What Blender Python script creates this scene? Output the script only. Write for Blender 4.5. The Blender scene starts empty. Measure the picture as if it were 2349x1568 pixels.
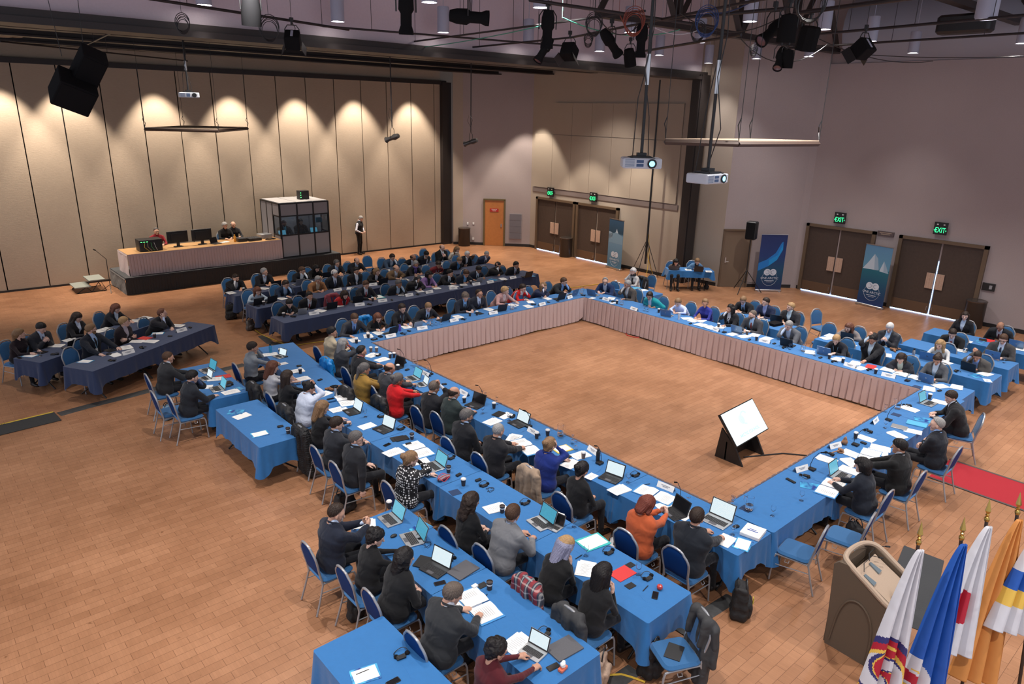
import bpy, math, random, numpy as np
from mathutils import Vector, Matrix
random.seed(7); rng = np.random.default_rng(7)
C = bpy.context.scene.collection
PI = math.pi
# ---------------------------------------------------------------- camera
FPX = 1619.545; YAW = 0.844634846; PITCH = 0.3124238; ROLL = 0.02287447; CAMZ = 6.20874
def _rot():
    f = np.array([math.cos(YAW)*math.cos(PITCH), math.sin(YAW)*math.cos(PITCH), -math.sin(PITCH)])
    r = np.array([math.sin(YAW), -math.cos(YAW), 0.0]); u = np.cross(r, f)
    c, s = math.cos(ROLL), math.sin(ROLL)
    return c*r+s*u, -s*r+c*u, f
RR, UU, FF = _rot()
cam_d = bpy.data.cameras.new('camera'); cam = bpy.data.objects.new('camera', cam_d); C.objects.link(cam)
cam_d.sensor_width = 36.0; cam_d.lens = FPX*36.0/2349.0; cam_d.clip_start = 0.05; cam_d.clip_end = 200
cam.matrix_world = Matrix(((RR[0], UU[0], -FF[0], 0), (RR[1], UU[1], -FF[1], 0), (RR[2], UU[2], -FF[2], CAMZ), (0, 0, 0, 1)))
bpy.context.scene.camera = cam
O3 = np.array([0, 0, CAMZ])
def rayd(px, py): return FF*FPX + RR*(px-1174.5) - UU*(py-784.0)
def P(px, py, z=0.0):      # the place at height z that the photograph shows there
    d = rayd(px, py); return O3 + d*((z-CAMZ)/d[2])
def PX(px, py, x): d = rayd(px, py); return O3 + d*(x/d[0])
def PY(px, py, y): d = rayd(px, py); return O3 + d*(y/d[1])
def PD(px, py, dist): d = rayd(px, py); return O3 + d*(dist/np.linalg.norm(d))
# ---------------------------------------------------------------- light
sc = bpy.context.scene
sc.view_settings.view_transform = 'Standard'; sc.view_settings.look = 'None'
sc.view_settings.gamma = 1.0; sc.view_settings.use_curve_mapping = False
sc.view_settings.exposure = 0.78
w = bpy.data.worlds.new('world'); sc.world = w; w.use_nodes = True
w.node_tree.nodes['Background'].inputs[0].default_value = (0.80, 0.85, 1.0, 1)
w.node_tree.nodes['Background'].inputs[1].default_value = 0.48
def spot(name, loc, target, power, angle, blend=0.6, color=(1, 0.93, 0.86), radius=0.12):
    l = bpy.data.lights.new(name, 'SPOT'); l.energy = power; l.spot_size = angle; l.spot_blend = blend
    l.color = color; l.shadow_soft_size = radius
    o = bpy.data.objects.new(name, l); C.objects.link(o); o.location = loc
    d = Vector(target)-Vector(loc); o.rotation_euler = d.to_track_quat('-Z', 'Y').to_euler(); return o
HALL = []
for ix, lx in enumerate((-1.5, 4.2, 9.9, 15.6, 20.6)):
    for iy, ly in enumerate((-1.0, 4.6, 10.2)):
        HALL.append((lx, ly))
        spot('hall_light', (lx, ly, 8.35), (lx, ly, 0), 700, math.radians(104), 0.8, (1, 0.95, 0.92), 0.09)
for lx in (2.0, 7.0, 12.0, 17.0, 21.5):
    spot('bay_light', (lx, 19.6, 7.7), (lx, 20.2, 0), 330, math.radians(105), 0.8, (1, 0.90, 0.82), 0.2)


# ---------------------------------------------------------------- materials
M = {}
def nodes(name):
    m = bpy.data.materials.new(name); m.use_nodes = True; nt = m.node_tree
    return m, nt, nt.nodes['Principled BSDF']
def lk(nt, a, b): nt.links.new(a, b)
def mat(name, col, rough=0.6, metal=0.0, noise=0.0, nscale=60.0, bump=0.0, bscale=200.0, emit=None, es=0.0, spec=0.5, trans=0.0, sheen=0.0, coat=0.0):
    if name in M: return M[name]
    m, nt, b = nodes(name)
    b.inputs['Base Color'].default_value = (*col, 1); b.inputs['Roughness'].default_value = rough
    b.inputs['Metallic'].default_value = metal; b.inputs['Specular IOR Level'].default_value = spec
    if trans: b.inputs['Transmission Weight'].default_value = trans
    if sheen: b.inputs['Sheen Weight'].default_value = sheen; b.inputs['Sheen Roughness'].default_value = 0.5
    if coat: b.inputs['Coat Weight'].default_value = coat
    if emit: b.inputs['Emission Color'].default_value = (*emit, 1); b.inputs['Emission Strength'].default_value = es
    if noise or bump:
        tc = nt.nodes.new('ShaderNodeTexCoord')
    if noise:
        n = nt.nodes.new('ShaderNodeTexNoise'); n.inputs['Scale'].default_value = nscale; n.inputs['Detail'].default_value = 3
        lk(nt, tc.outputs['Object'], n.inputs['Vector'])
        r = nt.nodes.new('ShaderNodeMix'); r.data_type = 'RGBA'
        r.inputs['A'].default_value = (*[c*(1-noise) for c in col], 1); r.inputs['B'].default_value = (*[min(1, c*(1+noise)) for c in col], 1)
        lk(nt, n.outputs['Fac'], r.inputs['Factor']); lk(nt, r.outputs['Result'], b.inputs['Base Color'])
    if bump:
        n = nt.nodes.new('ShaderNodeTexNoise'); n.inputs['Scale'].default_value = bscale
        lk(nt, tc.outputs['Object'], n.inputs['Vector'])
        bp = nt.nodes.new('ShaderNodeBump'); bp.inputs['Strength'].default_value = bump; bp.inputs['Distance'].default_value = 0.01
        lk(nt, n.outputs['Fac'], bp.inputs['Height']); lk(nt, bp.outputs['Normal'], b.inputs['Normal'])
    M[name] = m; return m
def cloth(col, rough=0.85):
    col = tuple(c*1.15+.004 for c in col)
    k = 'cloth_%d_%d_%d' % tuple(int(c*400) for c in col)
    if k in M: return M[k]
    m = mat(k, col, rough, noise=0.10, nscale=120, bump=0.08, bscale=300, spec=0.25, sheen=0.12); folds(m, 8.5, .5); return m
def folds(m, sc_, st):      # soft creases pressed into the cloth
    nt = m.node_tree; b = nt.nodes['Principled BSDF']; tc = nt.nodes.new('ShaderNodeTexCoord')
    n = nt.nodes.new('ShaderNodeTexNoise'); n.inputs['Scale'].default_value = sc_; n.inputs['Detail'].default_value = 1.0; n.inputs['Distortion'].default_value = .7
    bp = nt.nodes.new('ShaderNodeBump'); bp.inputs['Strength'].default_value = st; bp.inputs['Distance'].default_value = 0.03
    lk(nt, tc.outputs['Object'], n.inputs['Vector']); lk(nt, n.outputs['Fac'], bp.inputs['Height'])
    if b.inputs['Normal'].is_linked: lk(nt, b.inputs['Normal'].links[0].from_socket, bp.inputs['Normal'])
    lk(nt, bp.outputs['Normal'], b.inputs['Normal'])
def hexc(h):
    v = [int(h[i:i+2], 16)/255 for i in (0, 2, 4)]
    return tuple(c/12.92 if c <= 0.04045 else ((c+0.055)/1.055)**2.4 for c in v)
# ---------------------------------------------------------------- mesh helpers
class MB:
    def __init__(s): s.v = []; s.f = []; s.m = []; s.n = 0; s.sm = []
    def add(s, v, f, mi=0, smooth=False):
        k = s.n; v = [tuple(map(float, q)) for q in v]; s.v += v; s.n += len(v)
        for q in f: s.f.append(tuple(i+k for i in q)); s.m.append(mi); s.sm.append(smooth)
        return s
    def box(s, c, d, rz=0.0, mi=0, ry=0.0, R=None):
        x, y, z = d[0]/2, d[1]/2, d[2]/2
        v = np.array([(-x, -y, -z), (x, -y, -z), (x, y, -z), (-x, y, -z), (-x, -y, z), (x, -y, z), (x, y, z), (-x, y, z)])
        if R is None: R = rotz(rz) @ roty(ry)
        v = v @ R.T + np.array(c)
        return s.add(v, [(0, 3, 2, 1), (4, 5, 6, 7), (0, 1, 5, 4), (1, 2, 6, 5), (2, 3, 7, 6), (3, 0, 4, 7)], mi)
    def rbox(s, c, d, r=0.02, mi=0, R=None, seg=4, ch=None):
        # box with rounded upright edges and softened top and bottom rims
        x, y, z = d[0]/2, d[1]/2, d[2]/2; r = min(r, x*0.99, y*0.99); ch = min(r, z)*0.5 if ch is None else ch
        def ring(ins, zz):
            o = []
            for cx, cy, a0 in ((x-r, y-r, 0), (-x+r, y-r, 90), (-x+r, -y+r, 180), (x-r, -y+r, 270)):
                for i in range(seg+1):
                    a = math.radians(a0+90*i/seg); rr = max(r-ins, 1e-4); o.append((cx+rr*math.cos(a), cy+rr*math.sin(a), zz))
            return o
        rings = [ring(ch, -z), ring(0, -z+ch), ring(0, z-ch), ring(ch, z)]
        n = len(rings[0]); v = np.array(sum(rings, []))
        if R is not None: v = v @ R.T
        v = v + np.array(c)
        f = []
        for k in range(3):
            for i in range(n): j = (i+1) % n; f.append((k*n+i, k*n+j, (k+1)*n+j, (k+1)*n+i))
        f.append(tuple(range(n-1, -1, -1))); f.append(tuple(3*n+i for i in range(n)))
        return s.add(v, f, mi, True)
    def tube(s, pts, r, n=8, mi=0, cap=True, closed=False):
        p = [np.array(q, float) for q in pts]; k = len(p); rs = r if hasattr(r, '__len__') else [r]*k
        v = []; up = None
        for i in range(k):
            if closed: t = p[(i+1) % k]-p[i-1]
            else: t = p[min(i+1, k-1)]-p[max(i-1, 0)]
            t = t/(np.linalg.norm(t)+1e-9)
            if up is None:
                up = np.array([0, 0, 1.0]) if abs(t[2]) < 0.9 else np.array([1.0, 0, 0])
            a = np.cross(t, up); a /= (np.linalg.norm(a)+1e-9); b = np.cross(a, t); up = b
            for j in range(n):
                th = 2*PI*j/n; v.append(p[i]+rs[i]*(a*math.cos(th)+b*math.sin(th)))
        f = []
        for i in range(k if closed else k-1):
            i2 = (i+1) % k
            for j in range(n): j2 = (j+1) % n; f.append((i*n+j, i*n+j2, i2*n+j2, i2*n+j))
        if cap and not closed: f.append(tuple(range(n))[::-1]); f.append(tuple((k-1)*n+j for j in range(n)))
        return s.add(v, f, mi, True)
    def lathe(s, prof, c=(0, 0, 0), n=20, mi=0, R=None):
        v = []; k = len(prof)
        for r, z in prof:
            for j in range(n): th = 2*PI*j/n; v.append((r*math.cos(th), r*math.sin(th), z))
        v = np.array(v)
        if R is not None: v = v @ R.T
        v = v+np.array(c); f = []
        for i in range(k-1):
            for j in range(n): j2 = (j+1) % n; f.append((i*n+j, i*n+j2, (i+1)*n+j2, (i+1)*n+j))
        if prof[0][0] > 1e-6: f.append(tuple(range(n))[::-1])
        if prof[-1][0] > 1e-6: f.append(tuple((k-1)*n+j for j in range(n)))
        return s.add(v, f, mi, True)
    def poly(s, pts, mi=0): return s.add(pts, [tuple(range(len(pts)))], mi)
    def prism(s, pts2, h, c=(0, 0, 0), R=None, mi=0):   # outline in xy extruded along z
        n = len(pts2); v = np.array([(x, y, 0) for x, y in pts2]+[(x, y, h) for x, y in pts2], float)
        if R is not None: v = v @ R.T
        return s.add(v+np.array(c), [tuple(range(n))[::-1], tuple(range(n, 2*n))]+[(i, (i+1) % n, n+(i+1) % n, n+i) for i in range(n)], mi)
    def data(s, name, mats, ang=35):
        me = bpy.data.meshes.new(name); me.from_pydata(s.v, [], s.f)
        for m in (mats if isinstance(mats, (list, tuple)) else [mats]): me.materials.append(m)
        me.polygons.foreach_set('material_index', s.m); me.polygons.foreach_set('use_smooth', s.sm)
        if any(s.sm): me.set_sharp_from_angle(angle=math.radians(ang))
        me.update(); return me
    def build(s, name, mats, parent=None, loc=None, rz=None, ang=35):
        o = bpy.data.objects.new(name, s.data(name, mats, ang)); C.objects.link(o)
        if parent is not None: o.parent = parent
        if loc is not None: o.location = loc
        if rz is not None: o.rotation_euler = (0, 0, rz)
        return o
def smooth(pts, n=5, closed=False):      # rounded path through the points
    p = [np.array(q, float) for q in pts]; k = len(p); out = []
    for i in range(k if closed else k-1):
        a, b, c, d = (p[(i+j-1) % k] if closed else p[min(max(i+j-1, 0), k-1)] for j in range(4))
        for t in np.arange(n)/n: out.append(.5*((2*b)+(-a+c)*t+(2*a-5*b+4*c-d)*t*t+(-a+3*b-3*c+d)*t**3))
    if not closed: out.append(p[-1])
    return out
def rotz(a): c, s = math.cos(a), math.sin(a); return np.array([[c, -s, 0], [s, c, 0], [0, 0, 1.0]])
def roty(a): c, s = math.cos(a), math.sin(a); return np.array([[c, 0, s], [0, 1.0, 0], [-s, 0, c]])
def rotx(a): c, s = math.cos(a), math.sin(a); return np.array([[1.0, 0, 0], [0, c, -s], [0, s, c]])
def tag(o, label=None, cat=None, group=None, kind=None):
    if label: o['label'] = label
    if cat: o['category'] = cat
    if group: o['group'] = group
    if kind: o['kind'] = kind
    return o
def empty(name, loc=(0, 0, 0), rz=0.0):
    o = bpy.data.objects.new(name, None); C.objects.link(o); o.location = tuple(map(float, loc)); o.rotation_euler = (0, 0, rz)
    o.empty_display_size = 0.1; return o
def struct(o): o['kind'] = 'structure'; return o
def kids(o): return [c for c in KID.get(o.name, [])]
KID = {}
def copy_tree(src, parent=None):
    c = src.copy(); C.objects.link(c)
    if parent is not None: c.parent = parent
    for ch in list(src.children): copy_tree(ch, c)
    return c
def relabel(o, label, cat=None, group=None):
    o['label'] = label
    if cat: o['category'] = cat
    if group: o['group'] = group
    elif 'group' in o.keys(): del o['group']
    return o
def text_mesh(txt, size, depth=0.003):
    cu = bpy.data.curves.new('lettering', 'FONT'); cu.body = txt; cu.size = size; cu.extrude = depth
    cu.align_x = 'CENTER'; cu.align_y = 'CENTER'; cu.resolution_u = 2
    o = bpy.data.objects.new('lettering', cu); C.objects.link(o)
    dg = bpy.context.evaluated_depsgraph_get(); me = bpy.data.meshes.new_from_object(o.evaluated_get(dg))
    bpy.data.objects.remove(o); bpy.data.curves.remove(cu); return me
def lettering(txt, size, m, parent, loc, rot, name='lettering', depth=0.002):
    me = text_mesh(txt, size, depth); me.materials.clear(); me.materials.append(m)
    o = bpy.data.objects.new(name, me); C.objects.link(o); o.parent = parent; o.location = tuple(loc); o.rotation_euler = rot; return o
# ---------------------------------------------------------------- room materials
def mat_floor():
    m, nt, b = nodes('parquet')
    g = nt.nodes.new('ShaderNodeNewGeometry')
    mp = nt.nodes.new('ShaderNodeMapping'); lk(nt, g.outputs['Position'], mp.inputs['Vector'])
    br = nt.nodes.new('ShaderNodeTexBrick'); lk(nt, mp.outputs['Vector'], br.inputs['Vector'])
    br.inputs['Scale'].default_value = 1.0; br.inputs['Brick Width'].default_value = 0.40; br.inputs['Row Height'].default_value = 0.13
    br.inputs['Mortar Size'].default_value = 0.0028; br.inputs['Mortar Smooth'].default_value = 0.5; br.inputs['Bias'].default_value = -0.1
    br.inputs['Color1'].default_value = (0.405, 0.203, 0.108, 1); br.inputs['Color2'].default_value = (0.34, 0.163, 0.083, 1)
    br.inputs['Mortar'].default_value = (0.15, 0.062, 0.03, 1)
    # block grain: short strips across each block
    b2 = nt.nodes.new('ShaderNodeTexBrick'); lk(nt, mp.outputs['Vector'], b2.inputs['Vector'])
    b2.inputs['Scale'].default_value = 1.0; b2.inputs['Brick Width'].default_value = 0.0333; b2.inputs['Row Height'].default_value = 0.13
    b2.offset = 0.0; b2.inputs['Mortar Size'].default_value = 0.0014
    b2.inputs['Color1'].default_value = (0.80, 0.80, 0.80, 1); b2.inputs['Color2'].default_value = (1, 1, 1, 1); b2.inputs['Mortar'].default_value = (0.62, 0.6, 0.58, 1)
    mx = nt.nodes.new('ShaderNodeMix'); mx.data_type = 'RGBA'; mx.blend_type = 'MULTIPLY'; mx.inputs['Factor'].default_value = 0.42
    lk(nt, br.outputs['Color'], mx.inputs['A']); lk(nt, b2.outputs['Color'], mx.inputs['B'])
    n = nt.nodes.new('ShaderNodeTexNoise'); n.inputs['Scale'].default_value = 0.55; n.inputs['Detail'].default_value = 7; n.inputs['Roughness'].default_value = 0.65
    lk(nt, mp.outputs['Vector'], n.inputs['Vector'])
    cr = nt.nodes.new('ShaderNodeValToRGB'); cr.color_ramp.elements[0].position = 0.3; cr.color_ramp.elements[0].color = (0.74, 0.70, 0.66, 1); cr.color_ramp.elements[1].position = 0.68; cr.color_ramp.elements[1].color = (1.12, 1.12, 1.1, 1)
    lk(nt, n.outputs['Fac'], cr.inputs['Fac'])
    m2 = nt.nodes.new('ShaderNodeMix'); m2.data_type = 'RGBA'; m2.blend_type = 'MULTIPLY'; m2.inputs['Factor'].default_value = 1.0
    lk(nt, mx.outputs['Result'], m2.inputs['A']); lk(nt, cr.outputs['Color'], m2.inputs['B'])
    # scuffs and dark spots of wear
    v = nt.nodes.new('ShaderNodeTexNoise'); v.inputs['Scale'].default_value = 9; v.inputs['Detail'].default_value = 2; lk(nt, mp.outputs['Vector'], v.inputs['Vector'])
    c2 = nt.nodes.new('ShaderNodeValToRGB'); c2.color_ramp.elements[0].position = 0.22; c2.color_ramp.elements[0].color = (0.6, 0.55, 0.5, 1); c2.color_ramp.elements[1].position = 0.31; c2.color_ramp.elements[1].color = (1, 1, 1, 1)
    lk(nt, v.outputs['Fac'], c2.inputs['Fac'])
    m3 = nt.nodes.new('ShaderNodeMix'); m3.data_type = 'RGBA'; m3.blend_type = 'MULTIPLY'; m3.inputs['Factor'].default_value = 1.0
    lk(nt, m2.outputs['Result'], m3.inputs['A']); lk(nt, c2.outputs['Color'], m3.inputs['B']); lk(nt, m3.outputs['Result'], b.inputs['Base Color'])
    rr = nt.nodes.new('ShaderNodeMapRange'); rr.inputs['To Min'].default_value = 0.27; rr.inputs['To Max'].default_value = 0.5
    lk(nt, n.outputs['Fac'], rr.inputs['Value']); lk(nt, rr.outputs['Result'], b.inputs['Roughness'])
    b.inputs['Specular IOR Level'].default_value = 0.42
    return m
def mat_wall(name, col, sc_=(9, 9, 140), amt=0.10, bmp=0.35):
    m, nt, b = nodes(name)
    g = nt.nodes.new('ShaderNodeNewGeometry'); mp = nt.nodes.new('ShaderNodeMapping'); mp.inputs['Scale'].default_value = sc_
    lk(nt, g.outputs['Position'], mp.inputs['Vector'])
    n = nt.nodes.new('ShaderNodeTexNoise'); n.inputs['Scale'].default_value = 1; n.inputs['Detail'].default_value = 4; lk(nt, mp.outputs['Vector'], n.inputs['Vector'])
    n2 = nt.nodes.new('ShaderNodeTexNoise'); n2.inputs['Scale'].default_value = 0.5; n2.inputs['Detail'].default_value = 3; lk(nt, g.outputs['Position'], n2.inputs['Vector'])
    ad = nt.nodes.new('ShaderNodeMath'); ad.operation = 'ADD'; lk(nt, n.outputs['Fac'], ad.inputs[0]); lk(nt, n2.outputs['Fac'], ad.inputs[1])
    r = nt.nodes.new('ShaderNodeMapRange'); r.inputs['From Min'].default_value = 0.6; r.inputs['From Max'].default_value = 1.4; r.inputs['To Min'].default_value = 1-amt; r.inputs['To Max'].default_value = 1+amt
    lk(nt, ad.outputs[0], r.inputs['Value'])
    mx = nt.nodes.new('ShaderNodeVectorMath'); mx.operation = 'SCALE'; mx.inputs[0].default_value = col; lk(nt, r.outputs['Result'], mx.inputs['Scale'])
    lk(nt, mx.outputs['Vector'], b.inputs['Base Color'])
    bp = nt.nodes.new('ShaderNodeBump'); bp.inputs['Strength'].default_value = bmp; bp.inputs['Distance'].default_value = 0.01
    lk(nt, n.outputs['Fac'], bp.inputs['Height']); lk(nt, bp.outputs['Normal'], b.inputs['Normal'])
    b.inputs['Roughness'].default_value = 0.9; b.inputs['Specular IOR Level'].default_value = 0.2
    return m
m_floor = mat_floor()
m_part = mat_wall('partition_fabric', (0.44, 0.355, 0.27))
m_wallm = mat_wall('mauve_wall', (0.385, 0.325, 0.32), (40, 40, 40), 0.06, 0.2)
m_beige = mat_wall('beige_wall', (0.40, 0.335, 0.275), (40, 40, 40), 0.05, 0.2)
m_header = mat_wall('header_wall', (0.62, 0.53, 0.58), (20, 20, 20), 0.05, 0.1)
m_dark = mat('dark_brown_steel', (0.024, 0.018, 0.017), 0.5, noise=0.2)
m_black = mat('black', (0.012, 0.012, 0.013), 0.45)
m_blackm = mat('matt_black', (0.008, 0.008, 0.009), 0.85, spec=.12)
m_base = mat('black_baseboard', (0.015, 0.015, 0.016), 0.5)
m_wood = mat('dark_door_wood', (0.055, 0.036, 0.027), 0.55, noise=0.25, nscale=14)
m_frame = mat('bronze_door_frame', (0.14, 0.095, 0.06), 0.5, metal=0.2)
m_kick = mat('brown_kick_plate', (0.11, 0.062, 0.035), 0.45)
m_push = mat('pale_wood_push_plate', (0.46, 0.31, 0.23), 0.55, noise=0.2, nscale=30)
m_orange = mat('orange_wood', (0.47, 0.18, 0.05), 0.45, noise=0.15, nscale=8)
m_tan = mat('tan_door', (0.165, 0.115, 0.075), 0.55, noise=0.08)
m_steel = mat('steel', (0.55, 0.55, 0.56), 0.3, metal=1.0)
m_white = mat('white', (0.75, 0.75, 0.75), 0.6)
m_paper = mat('paper', (0.82, 0.82, 0.80), 0.8)
m_ink = mat('grey_print', (0.32, 0.33, 0.36), 0.8)
m_gap = mat('daylight_under_door', (0.3, 0.5, 1), 0.5, emit=(0.35, 0.6, 1.0), es=5)
m_panel = mat_wall('acoustic_panel', (0.40, 0.335, 0.27), (60, 60, 60), 0.07, 0.3)
# ---------------------------------------------------------------- setting
def quadwall(name, a, b, z0, z1, m, th=0.2, side=1):
    a = np.array(a, float); b = np.array(b, float); d = (b-a)/np.linalg.norm(b-a); nn = np.array([-d[1], d[0]])*th*side
    mb = MB(); v = [(*a, z0), (*b, z0), (*(b+nn), z0), (*(a+nn), z0), (*a, z1), (*b, z1), (*(b+nn), z1), (*(a+nn), z1)]
    mb.add(v, [(0, 3, 2, 1), (4, 5, 6, 7), (0, 1, 5, 4), (1, 2, 6, 5), (2, 3, 7, 6), (3, 0, 4, 7)])
    return struct(mb.build(name, m))
mb = MB(); mb.poly([(-8, -8, 0), (30, -8, 0), (30, 33, 0), (-8, 33, 0)]); struct(mb.build('floor', m_floor))
# folding partition: panels with dark joints, one structure object
PA = P(18.7, 670, 0)[:2]; PB = P(1013, 559, 0)[:2]; pd = (PB-PA)/np.linalg.norm(PB-PA); pn = np.array([-pd[1], pd[0]])
def PT(s, off=0.0, z=0.0): q = PA+pd*s+pn*off; return (q[0], q[1], z)
joints = []
for x, y in ((18.7, 670), (117, 658.5), (207, 648)): joints.append(float(np.dot(P(x, y)[:2]-PA, pd)))
Ltot = float(np.linalg.norm(PB-PA)); step = (joints[-1]-joints[0])/2; ZT = 7.42
s = joints[0]-4*step; jl = []
while s < Ltot-0.3: jl.append(s); s += step
jl.append(Ltot)
mb = MB()
for i in range(len(jl)-1):
    s0, s1 = jl[i]+0.018, jl[i+1]-0.018
    v = [PT(s0, 0, 0.07), PT(s1, 0, 0.07), PT(s1, 0.1, 0.07), PT(s0, 0.1, 0.07), PT(s0, 0, ZT), PT(s1, 0, ZT), PT(s1, 0.1, ZT), PT(s0, 0.1, ZT)]
    mb.add(v, [(0, 3, 2, 1), (4, 5, 6, 7), (0, 1, 5, 4), (1, 2, 6, 5), (2, 3, 7, 6), (3, 0, 4, 7)])
struct(mb.build('wall_back_partition', m_part))
mb = MB(); mb.add([PT(jl[0], 0.05, 0.0), PT(Ltot, 0.05, 0), PT(Ltot, 0.05, ZT+1.2), PT(jl[0], 0.05, ZT+1.2)], [(0, 1, 2, 3)]); struct(mb.build('wall_partition_backing', m_blackm))
mb = MB(); mb.add([PT(jl[0], -0.02, 0.0), PT(Ltot, -0.02, 0), PT(Ltot, -0.02, 0.07), PT(jl[0], -0.02, 0.07), PT(jl[0], 0.06, 0.07), PT(Ltot, 0.06, 0.07)], [(0, 1, 2, 3), (3, 2, 5, 4)]); struct(mb.build('baseboard_back', m_base))
JX0 = PT(Ltot)
# partition head track, and the bright strip of wall above it
mb = MB(); mb.add([PT(jl[0], -0.14, ZT), PT(Ltot+.25, -0.14, ZT), PT(Ltot+.25, 0.2, ZT), PT(jl[0], 0.2, ZT), PT(jl[0], -0.14, ZT+.17), PT(Ltot+.25, -0.14, ZT+.17), PT(Ltot+.25, 0.2, ZT+.17), PT(jl[0], 0.2, ZT+.17)],
   [(0, 3, 2, 1), (4, 5, 6, 7), (0, 1, 5, 4), (1, 2, 6, 5), (2, 3, 7, 6), (3, 0, 4, 7)]); struct(mb.build('trim_partition_track', m_dark))
mb = MB(); mb.add([PT(jl[0], 0.04, ZT+.17), PT(Ltot, 0.04, ZT+.17), PT(Ltot, 0.04, ZT+.6), PT(jl[0], 0.04, ZT+.6)], [(0, 1, 2, 3)]); struct(mb.build('wall_above_partition', m_part))
q_ = PT(Ltot+.3, .45); quadwall('wall_behind_jamb', (JX0[0]-1.2, JX0[1]+.35), (JX0[0]+1.6, JX0[1]+.25), 0, 9.0, m_beige)
# dark jamb at the partition's end
JA = np.array(PT(Ltot)[:2]); J2 = P(1036, 560)[:2]
mb = MB(); mb.box(((JA[0]+J2[0])/2+.05, (JA[1]+J2[1])/2+.12, ZT/2), (0.5, 0.3, ZT+.2), 0.0); struct(mb.build('trim_partition_jamb', m_dark))
WA = P(1040, 560)[:2]; WB = P(1062, 560)[:2]; WC = P(1205, 567)[:2]; XW = 23.45
quadwall('wall_back_return', WA, WB, 0, 8.6, m_beige, 0.2, 1)
quadwall('wall_back_diagonal', WB, (XW, P(1215, 566)[1]), 0, 8.6, m_wallm, 0.2, 1)
YE = 15.95
quadwall('wall_right_doors', (XW, P(1215, 566)[1]), (XW, YE+.15), 0, 8.6, m_beige, 0.2, 1)
XC = 23.75
quadwall('wall_right_return', (XC, YE+.1), (XC, 14.8), 0, 10.5, m_beige, 0.2, 1)
quadwall('wall_right_jog', (XW-.05, YE+.12), (XC+.2, YE+.12), 0, 10.5, m_beige, 0.2, 1)
quadwall('wall_right_notch', (XC+.02, 14.8), (25.9, 12.95), 0, 10.5, m_wallm, 0.2, 1)
XR = 26.05
quadwall('wall_right', (XR, 13.05), (XR, -6), 0, 8.12, m_wallm, 0.2, 1)
quadwall('wall_right_pilaster', (25.7, 13.25), (XR, 12.75), 0, 9.3, m_wallm, 0.2, 1)
# baseboards
def basebd(name, a, b, h=0.13):
    a = np.array(a, float); b = np.array(b, float); d = (b-a)/np.linalg.norm(b-a); nn = -np.array([-d[1], d[0]])*0.02
    mb = MB(); v = [(*(a+nn), 0), (*(b+nn), 0), (*b, 0), (*a, 0), (*(a+nn), h), (*(b+nn), h), (*b, h), (*a, h)]
    mb.add(v, [(0, 1, 5, 4), (4, 5, 6, 7), (1, 2, 6, 5), (3, 0, 4, 7)]); return struct(mb.build(name, m_base))
# doors --------------------------------------------------------------------------------------
def double_door(n, x, y0, y1, H, plate=True):
    mb = MB(); yc = (y0+y1)/2; w_ = abs(y1-y0)
    fr = MB(); fr.box((x-.04, y0, H/2), (.14, .12, H)); fr.box((x-.04, y1, H/2), (.14, .12, H)); fr.box((x-.04, yc, H-.05), (.14, w_+.12, .1))
    f = struct(fr.build('door_%d' % n, m_frame))
    for sgn in (-1, 1):
        lf = MB(); lf.box((x-.015, yc+sgn*(w_/4-.012), H/2), (.05, w_/2-.09, H-.12)); d = lf.build('door_leaf', m_wood, f)
        k = MB(); k.box((x-.045, yc+sgn*(w_/4-.012), .21), (.012, w_/2-.1, .36)); k.build('kick_plate', m_kick, d)
        k = MB(); k.box((x-.075, yc+sgn*.15, H*.46), (.03, .24, .52)); 
        for q in (-.08, 0, .08): k.box((x-.092, yc+sgn*.15+q, H*.46), (.012, .012, .5))
        k.build('push_plate', m_push, d)
        k = MB(); k.tube([(x-.06, yc+sgn*.09, .15), (x-.06, yc+sgn*.09, .3)], .01, 6); k.build('floor_bolt', m_steel, d)
    g = MB(); g.box((x-.03, yc, .012), (.03, w_-.1, .02))
    if n == 4: g.box((x-.035, yc, .95), (.008, .012, 1.8))
    g.build('light_gap', m_gap, f)
    return f
DR = [(1, XW, P(1227, 570)[1]-.05, P(1303, 590)[1], 2.5), (2, XW, P(1318, 590)[1]-.03, P(1397, 612)[1], 2.5), (3, XR, 12.62, 10.2, 2.55), (4, XR, 9.3, 6.72, 2.55)]
for n, x, y0, y1, h in DR: double_door(n, x, y0, y1, h)
OA = P(1110, 562)[:2]; OB = P(1157, 562.5)[:2]
dwall = np.array([XW, P(1215, 566)[1]])-WB; dwall /= np.linalg.norm(dwall); nwall = np.array([-dwall[1], dwall[0]])
def DW(s, off=0.0, z=0.0): q = WB+dwall*s-nwall*off; return np.array([q[0], q[1], z])
so, s1_ = float(np.dot(OA-WB, dwall)), float(np.dot(OB-WB, dwall)); angw = math.atan2(dwall[1], dwall[0])
f = MB(); 
for q in (so, s1_): f.box(DW(q, .03, 1.12), (.07, .1, 2.24), angw)
f.box(DW((so+s1_)/2, .03, 2.24), (s1_-so+.07, .1, .07), angw); fr = struct(f.build('door_5', mat('olive_frame', (0.12, 0.09, 0.035), .5)))
f = MB(); f.box(DW((so+s1_)/2, .03, 1.11), (s1_-so-.07, .04, 2.2), angw); lf = f.build('door_leaf', m_orange, fr)
f = MB(); f.box(DW(s1_-.15, .06, 1.0), (.07, .02, .16), angw); f.build('latch_plate', m_steel, lf)
f = MB(); f.box(DW((so+s1_)/2, .06, 1.74), (.42, .012, .15), angw); sg = f.build('room_sign', mat('red_sign', (0.45, 0.02, 0.02), .5), fr)
for t_, dz in (('SPRINKLER', .03), ('ROOM', -.035)):
    lettering(t_, .058, m_paper, sg, DW((so+s1_)/2, .068, 1.74+dz), (PI/2, 0, angw), depth=.001)
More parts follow.
